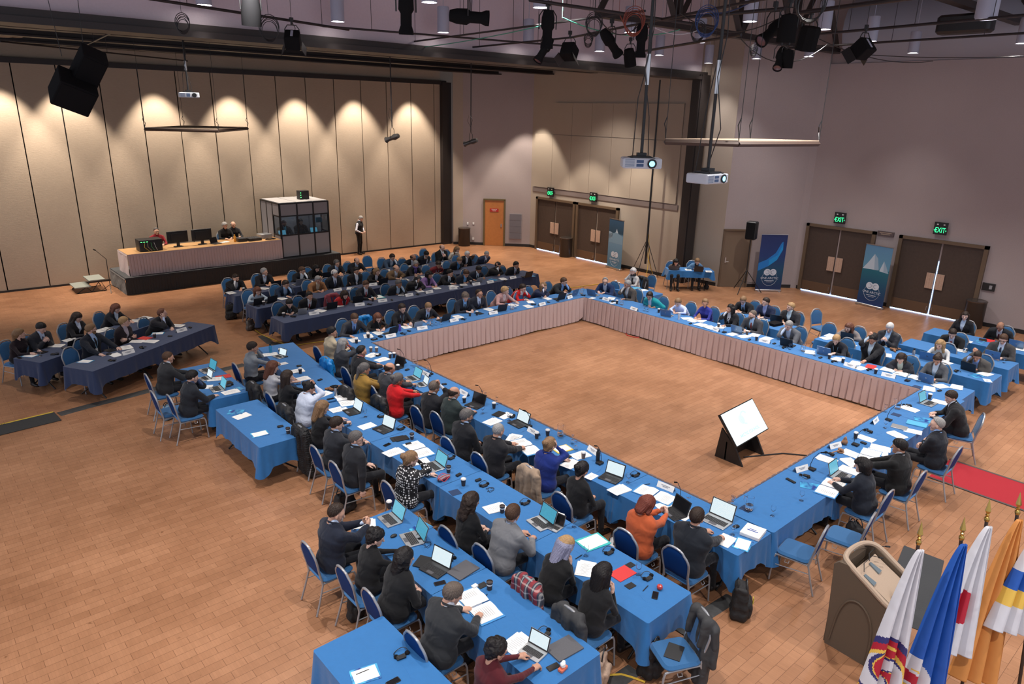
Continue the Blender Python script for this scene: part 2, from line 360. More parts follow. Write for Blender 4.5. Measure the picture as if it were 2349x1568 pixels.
for a_, b_ in (((WA), (WB)), (WB, DW(so-.05)[:2]), (DW(s1_+.05)[:2], (XW, P(1215, 566)[1])), ((XW, P(1215, 566)[1]), (XW, DR[0][2]+.1)), ((XW, DR[1][3]-.1), (XW, YE+.2)), ((XC, YE), (XC, 14.9)),
        ((XR, 13.05), (XR, DR[2][2]+.1)), ((XR, DR[2][3]-.1), (XR, DR[3][2]+.1)), ((XR, DR[3][3]-.1), (XR, -6))): basebd('baseboard_right', a_, b_)
# single tan door beside the loudspeaker
ta = P(1637, 655)[:2]; wa_ = np.array([XC+.02, 14.8]); wb_ = np.array([25.9, 12.95]); wd = (wb_-wa_)/np.linalg.norm(wb_-wa_); wn = np.array([-wd[1], wd[0]]); angn = math.atan2(wd[1], wd[0])
def NW(s, off=0.0, z=0.0): q = wa_+wd*s-wn*off; return np.array([q[0], q[1], z])
basebd('baseboard_notch', NW(1.12)[:2], wb_)
f = MB(); f.box(NW(.02, .03, 1.1), (.07, .1, 2.2), angn); f.box(NW(1.05, .03, 1.1), (.07, .1, 2.2), angn); f.box(NW(.53, .03, 2.2), (1.1, .1, .07), angn); fr = struct(f.build('door_6', m_frame))
f = MB(); f.box(NW(.53, .03, 1.09), (.98, .04, 2.17), angn); lf = f.build('door_leaf', m_tan, fr)
f = MB(); f.box(NW(.16, .07, 1.05), (.05, .02, .2), angn); f.tube([NW(.16, .08, 1.0), NW(.16, .12, 1.0), NW(.27, .12, 1.0)], .011, 6); f.build('door_handle', m_steel, lf)
# wall vent, acoustic panels, column ----------------------------------------------------------
f = MB(); vs = float(np.dot(P(1181, 565)[:2]-WB, dwall)); f.box(DW(vs, .02, .98), (.62, .03, 1.22), angw)
v1 = struct(f.build('trim_vent_frame', mat('vent_frame', (0.33, 0.30, 0.31), .5)))
f = MB()
for k in range(4):
    f.box(DW(vs, .04, .52+k*.305), (.56, .02, .28), angw)
f.build('vent_grille', mat('vent_grille', (0.16, 0.155, 0.18), .6, noise=.2, nscale=200), v1)
def xpanel(name, ya, yb, za, zb, x=XW, m=None, th=.05):
    f = MB(); f.box((x-th/2-.002, (ya+yb)/2, (za+zb)/2), (th, abs(ya-yb)-.012, zb-za-.012)); return struct(f.build(name, m or m_panel))
y0p, y1p = 25.05, 16.85
ncol = 7; ys = [y0p+(y1p-y0p)*k/ncol for k in range(ncol+1)]
for k in range(ncol):
    xpanel('wall_panel_lower', ys[k], ys[k+1], 2.95, 5.35)
    if k > 0: xpanel('wall_panel_upper', ys[k], ys[k+1], 5.36, 6.72)
xpanel('trim_panel_rail', y0p+.1, y1p-.1, 2.72, 2.94, th=.03, m=mat('mauve_rail', (0.2, 0.16, 0.15), .7))
f = MB(); f.box((XW-.14, 16.15, 3.85), (.5, .42, 7.7)); f.box((XW-.42, 16.0, 3.85), (.05, .05, 7.7)); struct(f.build('trim_partition_column', m_dark))
# header over the opening, ceilings ------------------------------------------------------------
YH = 16.25
f = MB(); f.box((8.5, YH+.25, 9.6), (31, .5, 3.9)); struct(f.build('wall_header', m_header))
f = MB(); f.box((8.0, YH+.1, 7.60), (31, .8, .12)); f.box((8.0, YH-.2, 7.72), (31, .04, .16)); struct(f.build('trim_header_track', m_dark))
mb = MB(); mb.box((9.2, 22.9, 8.72), (30, 13.2, .2)); struct(mb.build('ceiling_bay', m_dark))
mb = MB()
for yy in (17.9, 19.6, 21.6, 24.2, 26.6): mb.box((9.0, yy, 8.25), (30, .22, .7)); mb.box((9.0, yy, 7.92), (30, .42, .05))
struct(mb.build('ceiling_bay_beams', m_dark))
m_tile = mat('ceiling_tile', (0.36, 0.30, 0.29), .85, noise=.06, nscale=30)
mb = MB()
for i in range(0, 24):
    for j in range(0, 14):
        mb.box((-5+i*1.35, -2.2+j*1.35, 11.2), (1.335, 1.335, .05))
struct(mb.build('ceiling', m_tile))
mb = MB(); mb.box((9.5, 6, 11.4), (33, 22, .1)); struct(mb.build('ceiling_deck', m_blackm))
# large round air duct along the right wall
mb = MB(); prof = []
for k in range(13):
    a = PI*(.5+k/12.0); prof.append((26.3+1.05*math.cos(a), 9.15+1.05*math.sin(a)))
v = []; 
for yy in (12.1, -6.0):
    for x_, z_ in prof: v.append((x_, yy, z_))
n_ = len(prof); mb.add(v, [(i, i+1, n_+i+1, n_+i) for i in range(n_-1)], 0, True); mb.poly([v[i] for i in range(n_)]); struct(mb.build('ceiling_duct', mat('duct_paint', (0.30, 0.33, 0.40), .5)))
quadwall('wall_right_upper', (XR+.1, 16.2), (XR+.1, -6), 8.12, 11.3, m_wallm, .2, 1)
# ---------------------------------------------------------------- organic surfaces
class Field:
    def __init__(s, lo, hi, h):
        s.h = h; s.lo = np.array(lo, float); s.n = (np.ceil((np.array(hi)-s.lo)/h).astype(int)+1)
        s.ax = [s.lo[i]+h*np.arange(s.n[i]) for i in range(3)]
        s.F = np.full(tuple(s.n), 1.0, np.float32)
    def blk(s, lo, hi):
        i0 = np.clip(np.floor((np.array(lo)-s.lo)/s.h).astype(int), 0, s.n); i1 = np.clip(np.ceil((np.array(hi)-s.lo)/s.h).astype(int)+1, 0, s.n)
        if (i1 <= i0).any(): return None, None
        sl = tuple(slice(a, b) for a, b in zip(i0, i1))
        X, Y, Z = np.meshgrid(*[s.ax[i][i0[i]:i1[i]] for i in range(3)], indexing='ij')
        return sl, np.stack([X, Y, Z], -1)
    def add(s, pr, k=0.03):
        m = pr[-1] if False else 0.07
        lo, hi = bounds(pr, m); sl, G = s.blk(lo, hi)
        if sl is None: return
        d = pdist(pr, G); A = s.F[sl]
        if k > 0:
            hh = np.clip(0.5+0.5*(A-d)/k, 0, 1); s.F[sl] = A*(1-hh)+d*hh-k*hh*(1-hh)
        else: s.F[sl] = np.minimum(A, d)
    def sub(s, fn):
        X, Y, Z = np.meshgrid(*s.ax, indexing='ij'); s.F = np.maximum(s.F, fn(X, Y, Z)).astype(np.float32)
    def mesh(s): return surface(s.F, s.lo, s.h)
# primitives: ('c', a, b, ra, rb, sy, label)  tapered capsule, sy squeezes its y;  ('e', centre, radii, label)  ellipsoid
def cap(a, b, ra, rb, sy=1.0, lab=0): return ('c', np.array(a, float), np.array(b, float), ra, rb, sy, lab)
def ell(c, r, lab=0): return ('e', np.array(c, float), np.array(r, float), lab)
def bounds(p, m):
    if p[0] == 'c':
        r = max(p[3], p[4])+m; rr = np.array([r, r/min(p[5], 1.0), r]); return np.minimum(p[1], p[2])-rr, np.maximum(p[1], p[2])+rr
    return p[1]-p[2]-m, p[1]+p[2]+m
def pdist(p, G):
    if p[0] == 'c':
        _, a, b, ra, rb, sy, _l = p
        sc_ = np.array([1, sy, 1.0]); g = (G-a)*sc_; ab = (b-a)*sc_; t = np.clip((g@ab)/(ab@ab+1e-9), 0, 1)
        return (np.linalg.norm(g-t[..., None]*ab, axis=-1)-(ra+(rb-ra)*t)).astype(np.float32)
    _, c, r, _l = p; q = (G-c)/r; n1 = np.linalg.norm(q, axis=-1); n2 = np.linalg.norm(q/r, axis=-1)+1e-9
    return (n1*(n1-1)/n2).astype(np.float32)
_E = [(0, 1), (2, 3), (4, 5), (6, 7), (0, 2), (1, 3), (4, 6), (5, 7), (0, 4), (1, 5), (2, 6), (3, 7)]
def surface(F, lo, h):
    nx, ny, nz = F.shape; S = F < 0
    c8 = [S[i:nx-1+i, j:ny-1+j, k:nz-1+k] for i in (0, 1) for j in (0, 1) for k in (0, 1)]
    cnt = sum(c.astype(np.int8) for c in c8); act = (cnt > 0) & (cnt < 8); idx = np.argwhere(act)
    if len(idx) == 0: return np.zeros((0, 3)), np.zeros((0, 4), int)
    offs = np.array([(i, j, k) for i in (0, 1) for j in (0, 1) for k in (0, 1)])
    vals = np.stack([F[idx[:, 0]+o[0], idx[:, 1]+o[1], idx[:, 2]+o[2]] for o in offs], 1)
    acc = np.zeros((len(idx), 3)); n = np.zeros(len(idx))
    for a, b in _E:
        va, vb = vals[:, a], vals[:, b]; m = (va < 0) != (vb < 0); t = np.where(m, va/np.where(m, va-vb, 1), 0)
        pt = offs[a]+(offs[b]-offs[a])*t[:, None]; acc += pt*m[:, None]; n += m
    V = (idx+acc/n[:, None])*h+lo
    ids = -np.ones(act.shape, int); ids[tuple(idx.T)] = np.arange(len(idx)); Q = []
    for ax in range(3):
        o1, o2 = [(1, 2), (2, 0), (0, 1)][ax]
        sl0 = [slice(1, n_-1) for n_ in F.shape]; sl0[ax] = slice(0, F.shape[ax]-1); sl1 = list(sl0); sl1[ax] = slice(1, F.shape[ax])
        A, B = S[tuple(sl0)], S[tuple(sl1)]; w_ = np.argwhere(A != B)
        if len(w_) == 0: continue
        base = w_.copy(); base[:, o1] += 1; base[:, o2] += 1; fl = A[tuple(w_.T)]
        def g(d1, d2): q = base.copy(); q[:, o1] -= d1; q[:, o2] -= d2; return ids[tuple(q.T)]
        q = np.stack([g(1, 1), g(0, 1), g(0, 0), g(1, 0)], 1); q[~fl] = q[~fl][:, ::-1]; Q.append(q)
    Q = np.concatenate(Q); return V, Q[(Q >= 0).all(1)]
def npmesh(name, V, Q, mi, mats):
    me = bpy.data.meshes.new(name); nv, nq = len(V), len(Q)
    me.vertices.add(nv); me.vertices.foreach_set('co', np.asarray(V, np.float32).ravel())
    me.loops.add(nq*4); me.loops.foreach_set('vertex_index', np.asarray(Q, np.int32).ravel())
    me.polygons.add(nq); me.polygons.foreach_set('loop_start', np.arange(nq, dtype=np.int32)*4)
    for m in mats: me.materials.append(m)
    me.polygons.foreach_set('material_index', np.asarray(mi, np.int32)); me.polygons.foreach_set('use_smooth', np.ones(nq, bool))
    me.update(); me.validate(); return me
def npobj(name, V, Q, mi, mats, parent=None):
    o = bpy.data.objects.new(name, npmesh(name, V, Q, mi, mats)); C.objects.link(o)
    if parent is not None: o.parent = parent
    return o
# ---------------------------------------------------------------- heads, hair, hands (templates, head centre at origin, face towards +x)
def smooth_field(prims, h, k, lo=None, hi=None):
    b = [bounds(p, 0.02) for p in prims]
    lo = np.min([x[0] for x in b], 0) if lo is None else lo; hi = np.max([x[1] for x in b], 0) if hi is None else hi
    f = Field(lo, hi, h)
    for p in prims: f.add(p, k)
    return f
HEADS = {}
def head(sex, fine):
    key = (sex, fine)
    if key in HEADS: return HEADS[key]
    j = 0.0 if sex == 'm' else -0.006
    pr = [ell((-.012, 0, .028), (.100, .077, .092)), cap((.02, 0, -.02), (.035, 0, -.078), .066+j, .040+j), ell((.062, 0, -.088), (.026, .027+j, .022)),
          cap((.05, -.028, .022), (.05, .028, .022), .038, .038), cap((.050, -.036, -.028), (.050, .036, -.028), .026, .026), cap((-.03, 0, -.02), (-.035, 0, -.13), .052+j, .050+j)]
    f = smooth_field(pr, 0.006 if fine else 0.011, 0.02)
    f.sub(lambda X, Y, Z: 0.020-np.sqrt((X-.105)**2+(np.abs(Y)-.031)**2+(Z-.003)**2)) if fine else None
    for p in (cap((.088, 0, .008), (.107, 0, -.030), .010, .015), cap((.078, -.017, -.060), (.078, .017, -.060), .012, .012), ell((-.006, .080, -.008), (.020, .010, .031)), ell((-.006, -.080, -.008), (.020, .010, .031))): f.add(p, 0.010)
    V, Q = f.mesh(); cen = V[Q].mean(1); mi = np.zeros(len(Q), int)       # 0 skin 1 lip 2 eye white 3 dark 4 brow
    x, y, z = cen.T
    mi[(x > .07) & (np.abs(y) < .024) & (np.abs(z+.061) < .0065)] = 1
    mi[(x > .06) & (np.abs(np.abs(y)-.031) < .021) & (np.abs(z-.027) < .0035)] = 4
    if fine:
        for sy in (-1, 1):
            g = smooth_field([ell((.079, sy*.031, .003), (.013, .015, .009))], 0.0045, 0); v2, q2 = g.mesh(); c2 = v2[q2].mean(1)
            m2 = np.where(np.abs(c2[:, 1]-sy*.031) < .0055, 3, 2); Q = np.concatenate([Q, q2+len(V)]); V = np.concatenate([V, v2]); mi = np.concatenate([mi, m2])
    else: mi[(x > .06) & (np.abs(np.abs(y)-.031) < .010) & (np.abs(z-.004) < .006)] = 3; mi[mi == 4] = 0
    HEADS[key] = (V, Q, mi); return HEADS[key]
HAIRS = {}
def hair(style, fine):
    key = (style, fine)
    if key in HAIRS: return HAIRS[key]
    h = 0.007 if fine else 0.011; o = 0.012; pr = [ell((-.014, 0, .034), (.100+o, .078+o, .094+o)), ell((.0, 0, .075), (.085, .070, .06))]
    if style == 'curly': pr = [ell((-.018, 0, .036), (.126, .104, .116))]
    if style == 'buzz': pr = [ell((-.014, 0, .030), (.106, .083, .098))]
    if style == 'bald': pr = [ell((-.020, 0, .018), (.108, .090, .095))]
    f = smooth_field(pr, h, 0.02, lo=(-.24, -.16, -.36), hi=(.14, .16, .20))
    if style == 'bald': f.sub(lambda X, Y, Z: (Z-.052)*1.0); f.sub(lambda X, Y, Z: (X-.02))
    if style == 'thin': pass
    cut = {'buzz': (.9, .0), 'short': (.66, -.006), 'curly': (.75, -.01), 'thin': (1.25, .035), 'bald': (.75, -.004)}.get(style, (.62, -.012))
    f.sub(lambda X, Y, Z: (cut[0]*(X+.012)-Z+cut[1])*.75)
    rr = 0.13 if style == 'curly' else .0
    add = []
    if style in ('long', 'wavy', 'bob', 'xlong'):
        L = {'long': -.22, 'wavy': -.21, 'bob': -.10, 'xlong': -.33}[style]; w_ = 0.055 if style != 'wavy' else .062
        add = [cap((-.055, 0, .02), (-.085, 0, L), .078, w_, .72), cap((.0, .078, .03), (-.015, .088, L*.8), .030, .030), cap((.0, -.078, .03), (-.015, -.088, L*.8), .030, .030)]
    if style == 'fringe': add = [cap((-.055, 0, .02), (-.06, 0, -.08), .082, .066, .75), cap((.01, .082, .03), (.0, .080, -.05), .026, .024), cap((.01, -.082, .03), (.0, -.080, -.05), .026, .024), cap((.078, -.04, .062), (.078, .04, .062), .026, .026)]
    if style == 'bun': add = [ell((-.125, 0, .055), (.045, .05, .045)), cap((-.06, 0, -.0), (-.07, 0, -.05), .062, .04, .8)]
    if style == 'pony': add = [cap((-.115, 0, .03), (-.145, .0, -.19), .036, .022), cap((-.06, 0, -.0), (-.07, 0, -.04), .062, .04, .8)]
    if style == 'updo': add = [ell((-.075, 0, .09), (.055, .052, .055)), cap((-.06, 0, -.0), (-.07, 0, -.05), .062, .04, .8)]
    if style == 'full': add = [ell((-.05, 0, .0), (.085, .096, .10))]
    for p in add: f.add(p, 0.02)
    V, Q = f.mesh(); 
    if style in ('curly', 'wavy', 'full', 'updo'):
        from mathutils import noise as _nz
        V = V+.011*np.array([_nz.noise_vector(Vector(q*(34 if style != 'wavy' else 22))) for q in V])+.004*np.array([_nz.noise_vector(Vector(q*75)) for q in V])
    else: V = V + .0028*np.sin(V[:, [1, 0, 0]]*300+V[:, [2, 1, 1]]*90)+.0016*np.sin(V[:, [1, 2, 1]]*520)
    HAIRS[key] = (V, Q); return HAIRS[key]
HANDS = {}
def hand(kind, side):      # wrist at origin, fingers along +x, palm facing -z, thumb towards side*y
    key = (kind, side)
    if key in HANDS: return HANDS[key]
    b = {'flat': 10, 'rest': 24, 'type': 34, 'curl': 62, 'fist': 82, 'pen': 50}[kind]
    pr = [cap((-.02, 0, 0), (.03, 0, 0), .025, .028, .8), cap((.03, -.012, 0), (.075, -.014, .002), .022, .017, .8), cap((.03, .012, 0), (.078, .012, .002), .022, .017, .8)]
    f = Field((-.06, -.08, -.12), (.22, .08, .06), 0.0052)
    for p in pr: f.add(p, .012)
    for i, (yy, L, sp) in enumerate(((.030, .070, .10), (.010, .078, .03), (-.010, .073, -.04), (-.029, .058, -.13))):
        a = np.array([.082-.004*i, yy*side, .0]); ang = 0.0; d = math.radians(b)*(1+.12*i)
        for j, fr in enumerate((.45, .32, .23)):
            ang += d*(.8, 1.0, .7)[j]; q = a+L*fr*np.array([math.cos(ang), math.sin(sp*side)*.8, -math.sin(ang)]); f.add(cap(a, q, .0098-.001*j, .0092-.001*j), .0035); a = q
    a = np.array([.018, .026*side, -.006]); q = a+np.array([.036, .026*side, -.012]); f.add(cap(a, q, .014, .011), .008)
    q2 = q+np.array([.034, (-.004 if b > 30 else .010)*side, -.010]); f.add(cap(q, q2, .0105, .0085), .004)
    V, Q = f.mesh(); HANDS[key] = (V, Q); return HANDS[key]
# ---------------------------------------------------------------- body pose
def ik(S, T, l1, l2, pole):
    d = T-S; L = np.linalg.norm(d); L2 = min(L, (l1+l2)*.995); u = d/L; T = S+u*L2
    a = (l1*l1-l2*l2+L2*L2)/(2*L2); hh = math.sqrt(max(l1*l1-a*a, 0)); p_ = pole-u*np.dot(pole, u); p_ /= np.linalg.norm(p_)+1e-9
    return S+u*a+p_*hh, T
# hand targets (x, y, z) relative to the hips' floor point; z counts from the floor, tz = table height
def pose_targets(pose, side, tz, td, N):
    f = td; s = side
    if pose == 'type': return (f+.11, .10*s, tz+.045), 'type', 'table'
    if pose == 'rest': return (f+.09, .07*s, tz+.032), 'rest', 'table'
    if pose == 'wide': return (f+.12, .24*s, tz+.030), 'rest', 'table'
    if pose == 'write': return ((f+.15, .04*s, tz+.035), 'pen', 'table') if s < 0 else ((f+.11, .17*s, tz+.028), 'flat', 'table')
    if pose in ('chin', 'brow', 'cheek'):
        hz = {'chin': -.10, 'brow': .03, 'cheek': -.04}[pose]
        return ((N[0]+.12, -.045, N[2]+.17+hz), 'fist' if pose == 'chin' else 'curl', 'face') if s < 0 else ((f+.12, .06, tz+.03), 'rest', 'table')
    if pose == 'chinl':
        return ((N[0]+.12, .045, N[2]+.07), 'fist', 'face') if s > 0 else ((f+.12, -.06, tz+.03), 'rest', 'table')
    if pose == 'arms': return (.24, -.10*s, N[2]-.25), 'rest', 'arm'
    if pose == 'phone': return (f+.02, .05*s, tz+.17), 'curl', 'phone'
    if pose == 'lap': return (.28, .07*s, .68), 'rest', 'table'
    if pose == 'side': return ((.30, .08, .67), 'rest', 'table') if s > 0 else ((-.02, -.30, .46), 'curl', 'down')
    if pose == 'stand': return (.16, .16*s, .98), 'curl', 'table'
    return (f+.15, .10*s, tz+.03), 'rest', 'table'
BODY = {}
def body_arrays(pose, lean, sex, fine, bare, tz, td, wide=1.0, standing=False, legx=0.0):
    key = (pose, round(lean, 2), sex, fine, bare, round(tz, 2), round(td, 2), wide, standing, legx)
    if key in BODY: return BODY[key]
    h = {2: .0115, 1: .015, 0: .021}[fine]
    fe = sex == 'f'; sw = (.172 if fe else .205)*(.5+.5*wide); hz = .575 if not standing else .93
    Pv = np.array([0, 0, hz]); u = np.array([math.sin(lean), 0, math.cos(lean)]); fw = np.array([math.cos(lean), 0, -math.sin(lean)])
    lean2 = lean*1.25+.05; u2 = np.array([math.sin(lean2), 0, math.cos(lean2)]); fw2 = np.array([math.cos(lean2), 0, -math.sin(lean2)])
    tor = .50 if not fe else .465
    Wst = Pv+u*tor*.38; Ch = Wst+u2*tor*.32; N = Ch+u2*tor*.30; Hc = N+u2*.045+np.array([.034, 0, .092])
    g = wide; T = []     # torso, labels: 0 skin 1 shirt 2 trousers 3 shoes
    T += [cap(Pv+(0, -.07*g, 0), Pv+(0, .07*g, 0), .118*g, .118*g, 1, 2), cap(Pv+u*.04, Wst, .124*g, .116*g if not fe else .100*g, .72, 1), cap(Wst, Ch, .118*g, .128*g if not fe else .112*g, .66, 1),
          cap(Ch, N-u2*.06, .126*g if not fe else .110*g, .075, .56, 1), cap(N-u2*.065+(0, -sw*.72, 0), N-u2*.065+(0, sw*.72, 0), .060, .060, 1, 1), cap(N-u2*.03+(0, -sw*.32, 0), N-u2*.03+(0, sw*.32, 0), .052, .052, 1, 1)]
    if fe: T += [ell(Ch+fw2*.085+(0, .065, 0)-u2*.0, (.05, .06, .06), 1), ell(Ch+fw2*.085+(0, -.065, 0), (.05, .06, .06), 1)]
    neck = [cap(N-u2*.03, Hc+(-.03, 0, -.09), .055 if not fe else .047, .050 if not fe else .043, 1, 0)]
    neck.append(cap(N-u2*.01, N+u2*.035+np.array([.004, 0, 0]), .064 if not fe else .055, .060 if not fe else .050, 1, 1))
    legs = []
    if not standing:
        for s in (-1, 1):
            kx = .43+legx*.5; kn = np.array([kx, s*.12, .55]); an = np.array([kx+.03+legx, s*.12, .09])
            legs += [cap((.03, s*.09, .575), kn, .080*g, .060, 1, 2), cap(kn, an, .058, .042, 1, 2), cap(an+(-.02, 0, -.035), an+(.15, s*.02, -.045), .040, .034, 1, 3)]
    else:
        for s in (-1, 1):
            kn = np.array([.02, s*.10, .50]); an = np.array([-.02, s*.11, .09])
            legs += [cap((0, s*.09, .90), kn, .092, .062, 1, 2), cap(kn, an, .060, .044, 1, 2), cap(an+(-.02, 0, -.035), an+(.16, s*.03, -.045), .040, .034, 1, 3)]
    arms = []; hands_ = []; sleeve = []
    for s in (-1, 1):
        S = N-u2*.082+np.array([0, s*sw, 0]); Tg, kind, mode = pose_targets(pose, s, tz, td, N); Tg = np.array(Tg, float)
        pole = np.array([-.25, s*.75, -.65]) if mode != 'face' else np.array([.1, s*.55, -.9])
        if mode == 'arm': pole = np.array([.1, s*.6, -.8])
        if mode == 'phone': pole = np.array([-.3, s*.5, -.8])
        E, Wr = ik(S, Tg, .285 if not fe else .265, .250 if not fe else .235, pole)
        if mode in ('table', 'face') and not standing and pose not in ('lap', 'side') and E[2] < tz+.05 and E[0] > td-.02: E[2] = tz+.055
        fr = .028 if not fe else .025
        arms += [cap(S, E, .052 if not fe else .044, .040 if not fe else .036, 1, 1), cap(E, Wr, .040 if not fe else .035, fr, 1, 0 if bare else 1)]
        d = (Wr-E)/(np.linalg.norm(Wr-E)+1e-9); sleeve.append((S, E, Wr-d*.035))
        if mode == 'face': xd = np.array([-.15, -.1*s, 1.0]); zd = np.array([.9, 0, .1])
        elif mode == 'arm': xd = np.array([.15, -s*1.0, .05]); zd = np.array([1.0, 0, .3])
        elif mode == 'phone': xd = np.array([.6, -s*.5, .7]); zd = np.array([-.2, s*.9, -.1])*1.0; zd = np.array([.3, s*.9, -.2])
        elif mode == 'down': xd = np.array([.1, 0, -1.0]); zd = np.array([-.2, -1.0, 0])
        else: xd = np.array([d[0], d[1]*.6, 0.0]) if kind != 'down' else d; xd[2] = -.12; zd = np.array([0, 0, 1.0])
        xd = xd/np.linalg.norm(xd); yd = np.cross(zd, xd); yd /= np.linalg.norm(yd); zd = np.cross(xd, yd)
        hands_.append((kind, -s, Wr, np.stack([xd, yd, zd], 1)))
    prims = T+neck+legs+arms
    b = [bounds(p, .03) for p in prims]; f = Field(np.min([x[0] for x in b], 0), np.max([x[1] for x in b], 0), h)
    for p in T: f.add(p, .05)
    for p in neck: f.add(p, .03)
    for p in legs: f.add(p, .03)
    for p in arms: f.add(p, .018)
    V, Q = f.mesh(); cen = V[Q].mean(1)
    D = np.stack([pdist(p, cen)-(0.012 if p[-1] == 3 else 0) for p in prims], 1); lab = np.array([p[-1] for p in prims])[D.argmin(1)]
    # jacket: same torso and arms, looser, open in a V at the front
    J = []
    for p in T: J.append(('c', p[1], p[2], p[3]+.020, p[4]+.020, p[5], 0) if p[0] == 'c' else ell(p[1], p[2]+.012))
    if not standing: J.append(cap(Pv+(-.02, -.08*g, -.0), Pv+(-.02, .08*g, -.0), .140*g, .140*g)); 
    else: J.append(cap(Pv+(0, -.07, -.08), Pv+(0, .07, -.08), .13, .13))
    for S, E, Wr in sleeve: J += [cap(S, E, .074 if not fe else .061, .060 if not fe else .051), cap(E, Wr, .060 if not fe else .051, .045 if not fe else .039)]
    b = [bounds(p, .03) for p in J]; fj = Field(np.min([x[0] for x in b], 0), np.max([x[1] for x in b], 0), h)
    for i, p in enumerate(J): fj.add(p, .045 if i < len(T)+1 else .020)
    def vee(X, Y, Z):
        dx, dz = X-Pv[0], Z-Pv[2]; v = dx*u2[0]+dz*u2[2]; fx = dx*fw2[0]+dz*fw2[2]
        wd_ = .006+np.clip(v-tor*.42, 0, 1)*.27
        return np.minimum(np.minimum(wd_-np.abs(Y), fx+.0), np.minimum(v-tor*.42, .14-np.abs(fx-.12)*.0+0*fx))
    fj.sub(vee)
    fj.sub(lambda X, Y, Z: .47-.0-Z if not standing else .78-Z)
    # neck hole
    fj.sub(lambda X, Y, Z: .062-np.sqrt((X-(N+u2*.03)[0])**2+(Y*1.0)**2+(Z-(N+u2*.03)[2])**2))
    VJ, QJ = fj.mesh()
    def skin_x(v, y, off=.0):      # point on the clothed front at height v along the spine
        ts = np.linspace(.30, .0, 90); pts = Pv+u2*v+fw2*ts[:, None]+np.array([0, y, 0])
        d = np.min([pdist(p, pts) for p in T], 0)-0.004; i = np.argmax(d < 0); return pts[i]+fw2*off
    R = dict(V=V, Q=Q, lab=lab, VJ=VJ, QJ=QJ, hands=hands_, N=N, Hc=Hc, u2=u2, fw2=fw2, skin=skin_x, tor=tor, J=J, h=h)
    BODY[key] = R; return R
m_eye = mat('eye_white', (0.7, 0.7, 0.68), .3); m_iris = mat('eye_dark', (0.05, 0.03, 0.022), .3)
SK = {'a': (0.60, 0.35, 0.25), 'b': (0.52, 0.28, 0.19), 'c': (0.36, 0.18, 0.11), 'd': (0.66, 0.42, 0.33), 'e': (0.48, 0.27, 0.17)}
HC = {'blk': (0.010, 0.008, 0.008), 'dbr': (0.030, 0.017, 0.011), 'br': (0.085, 0.042, 0.022), 'gbr': (0.13, 0.10, 0.08), 'bl': (0.42, 0.26, 0.12), 'dbl': (0.24, 0.14, 0.07), 'gr': (0.30, 0.29, 0.28), 'wh': (0.62, 0.60, 0.58), 'red': (0.16, 0.035, 0.02), 'dgr': (0.12, 0.11, 0.105), 'rbr': (0.15, 0.055, 0.03), 'lav': (0.30, 0.30, 0.42)}
def hairmat(k):
    return mat('hair_'+k, HC[k], .45, noise=.35, nscale=60, bump=.5, bscale=180, spec=.35)
LAN = mat('lanyard_blue', (0.30, 0.52, 0.72), .6)
GLS = mat('glasses_frame', (0.02, 0.02, 0.02), .3)
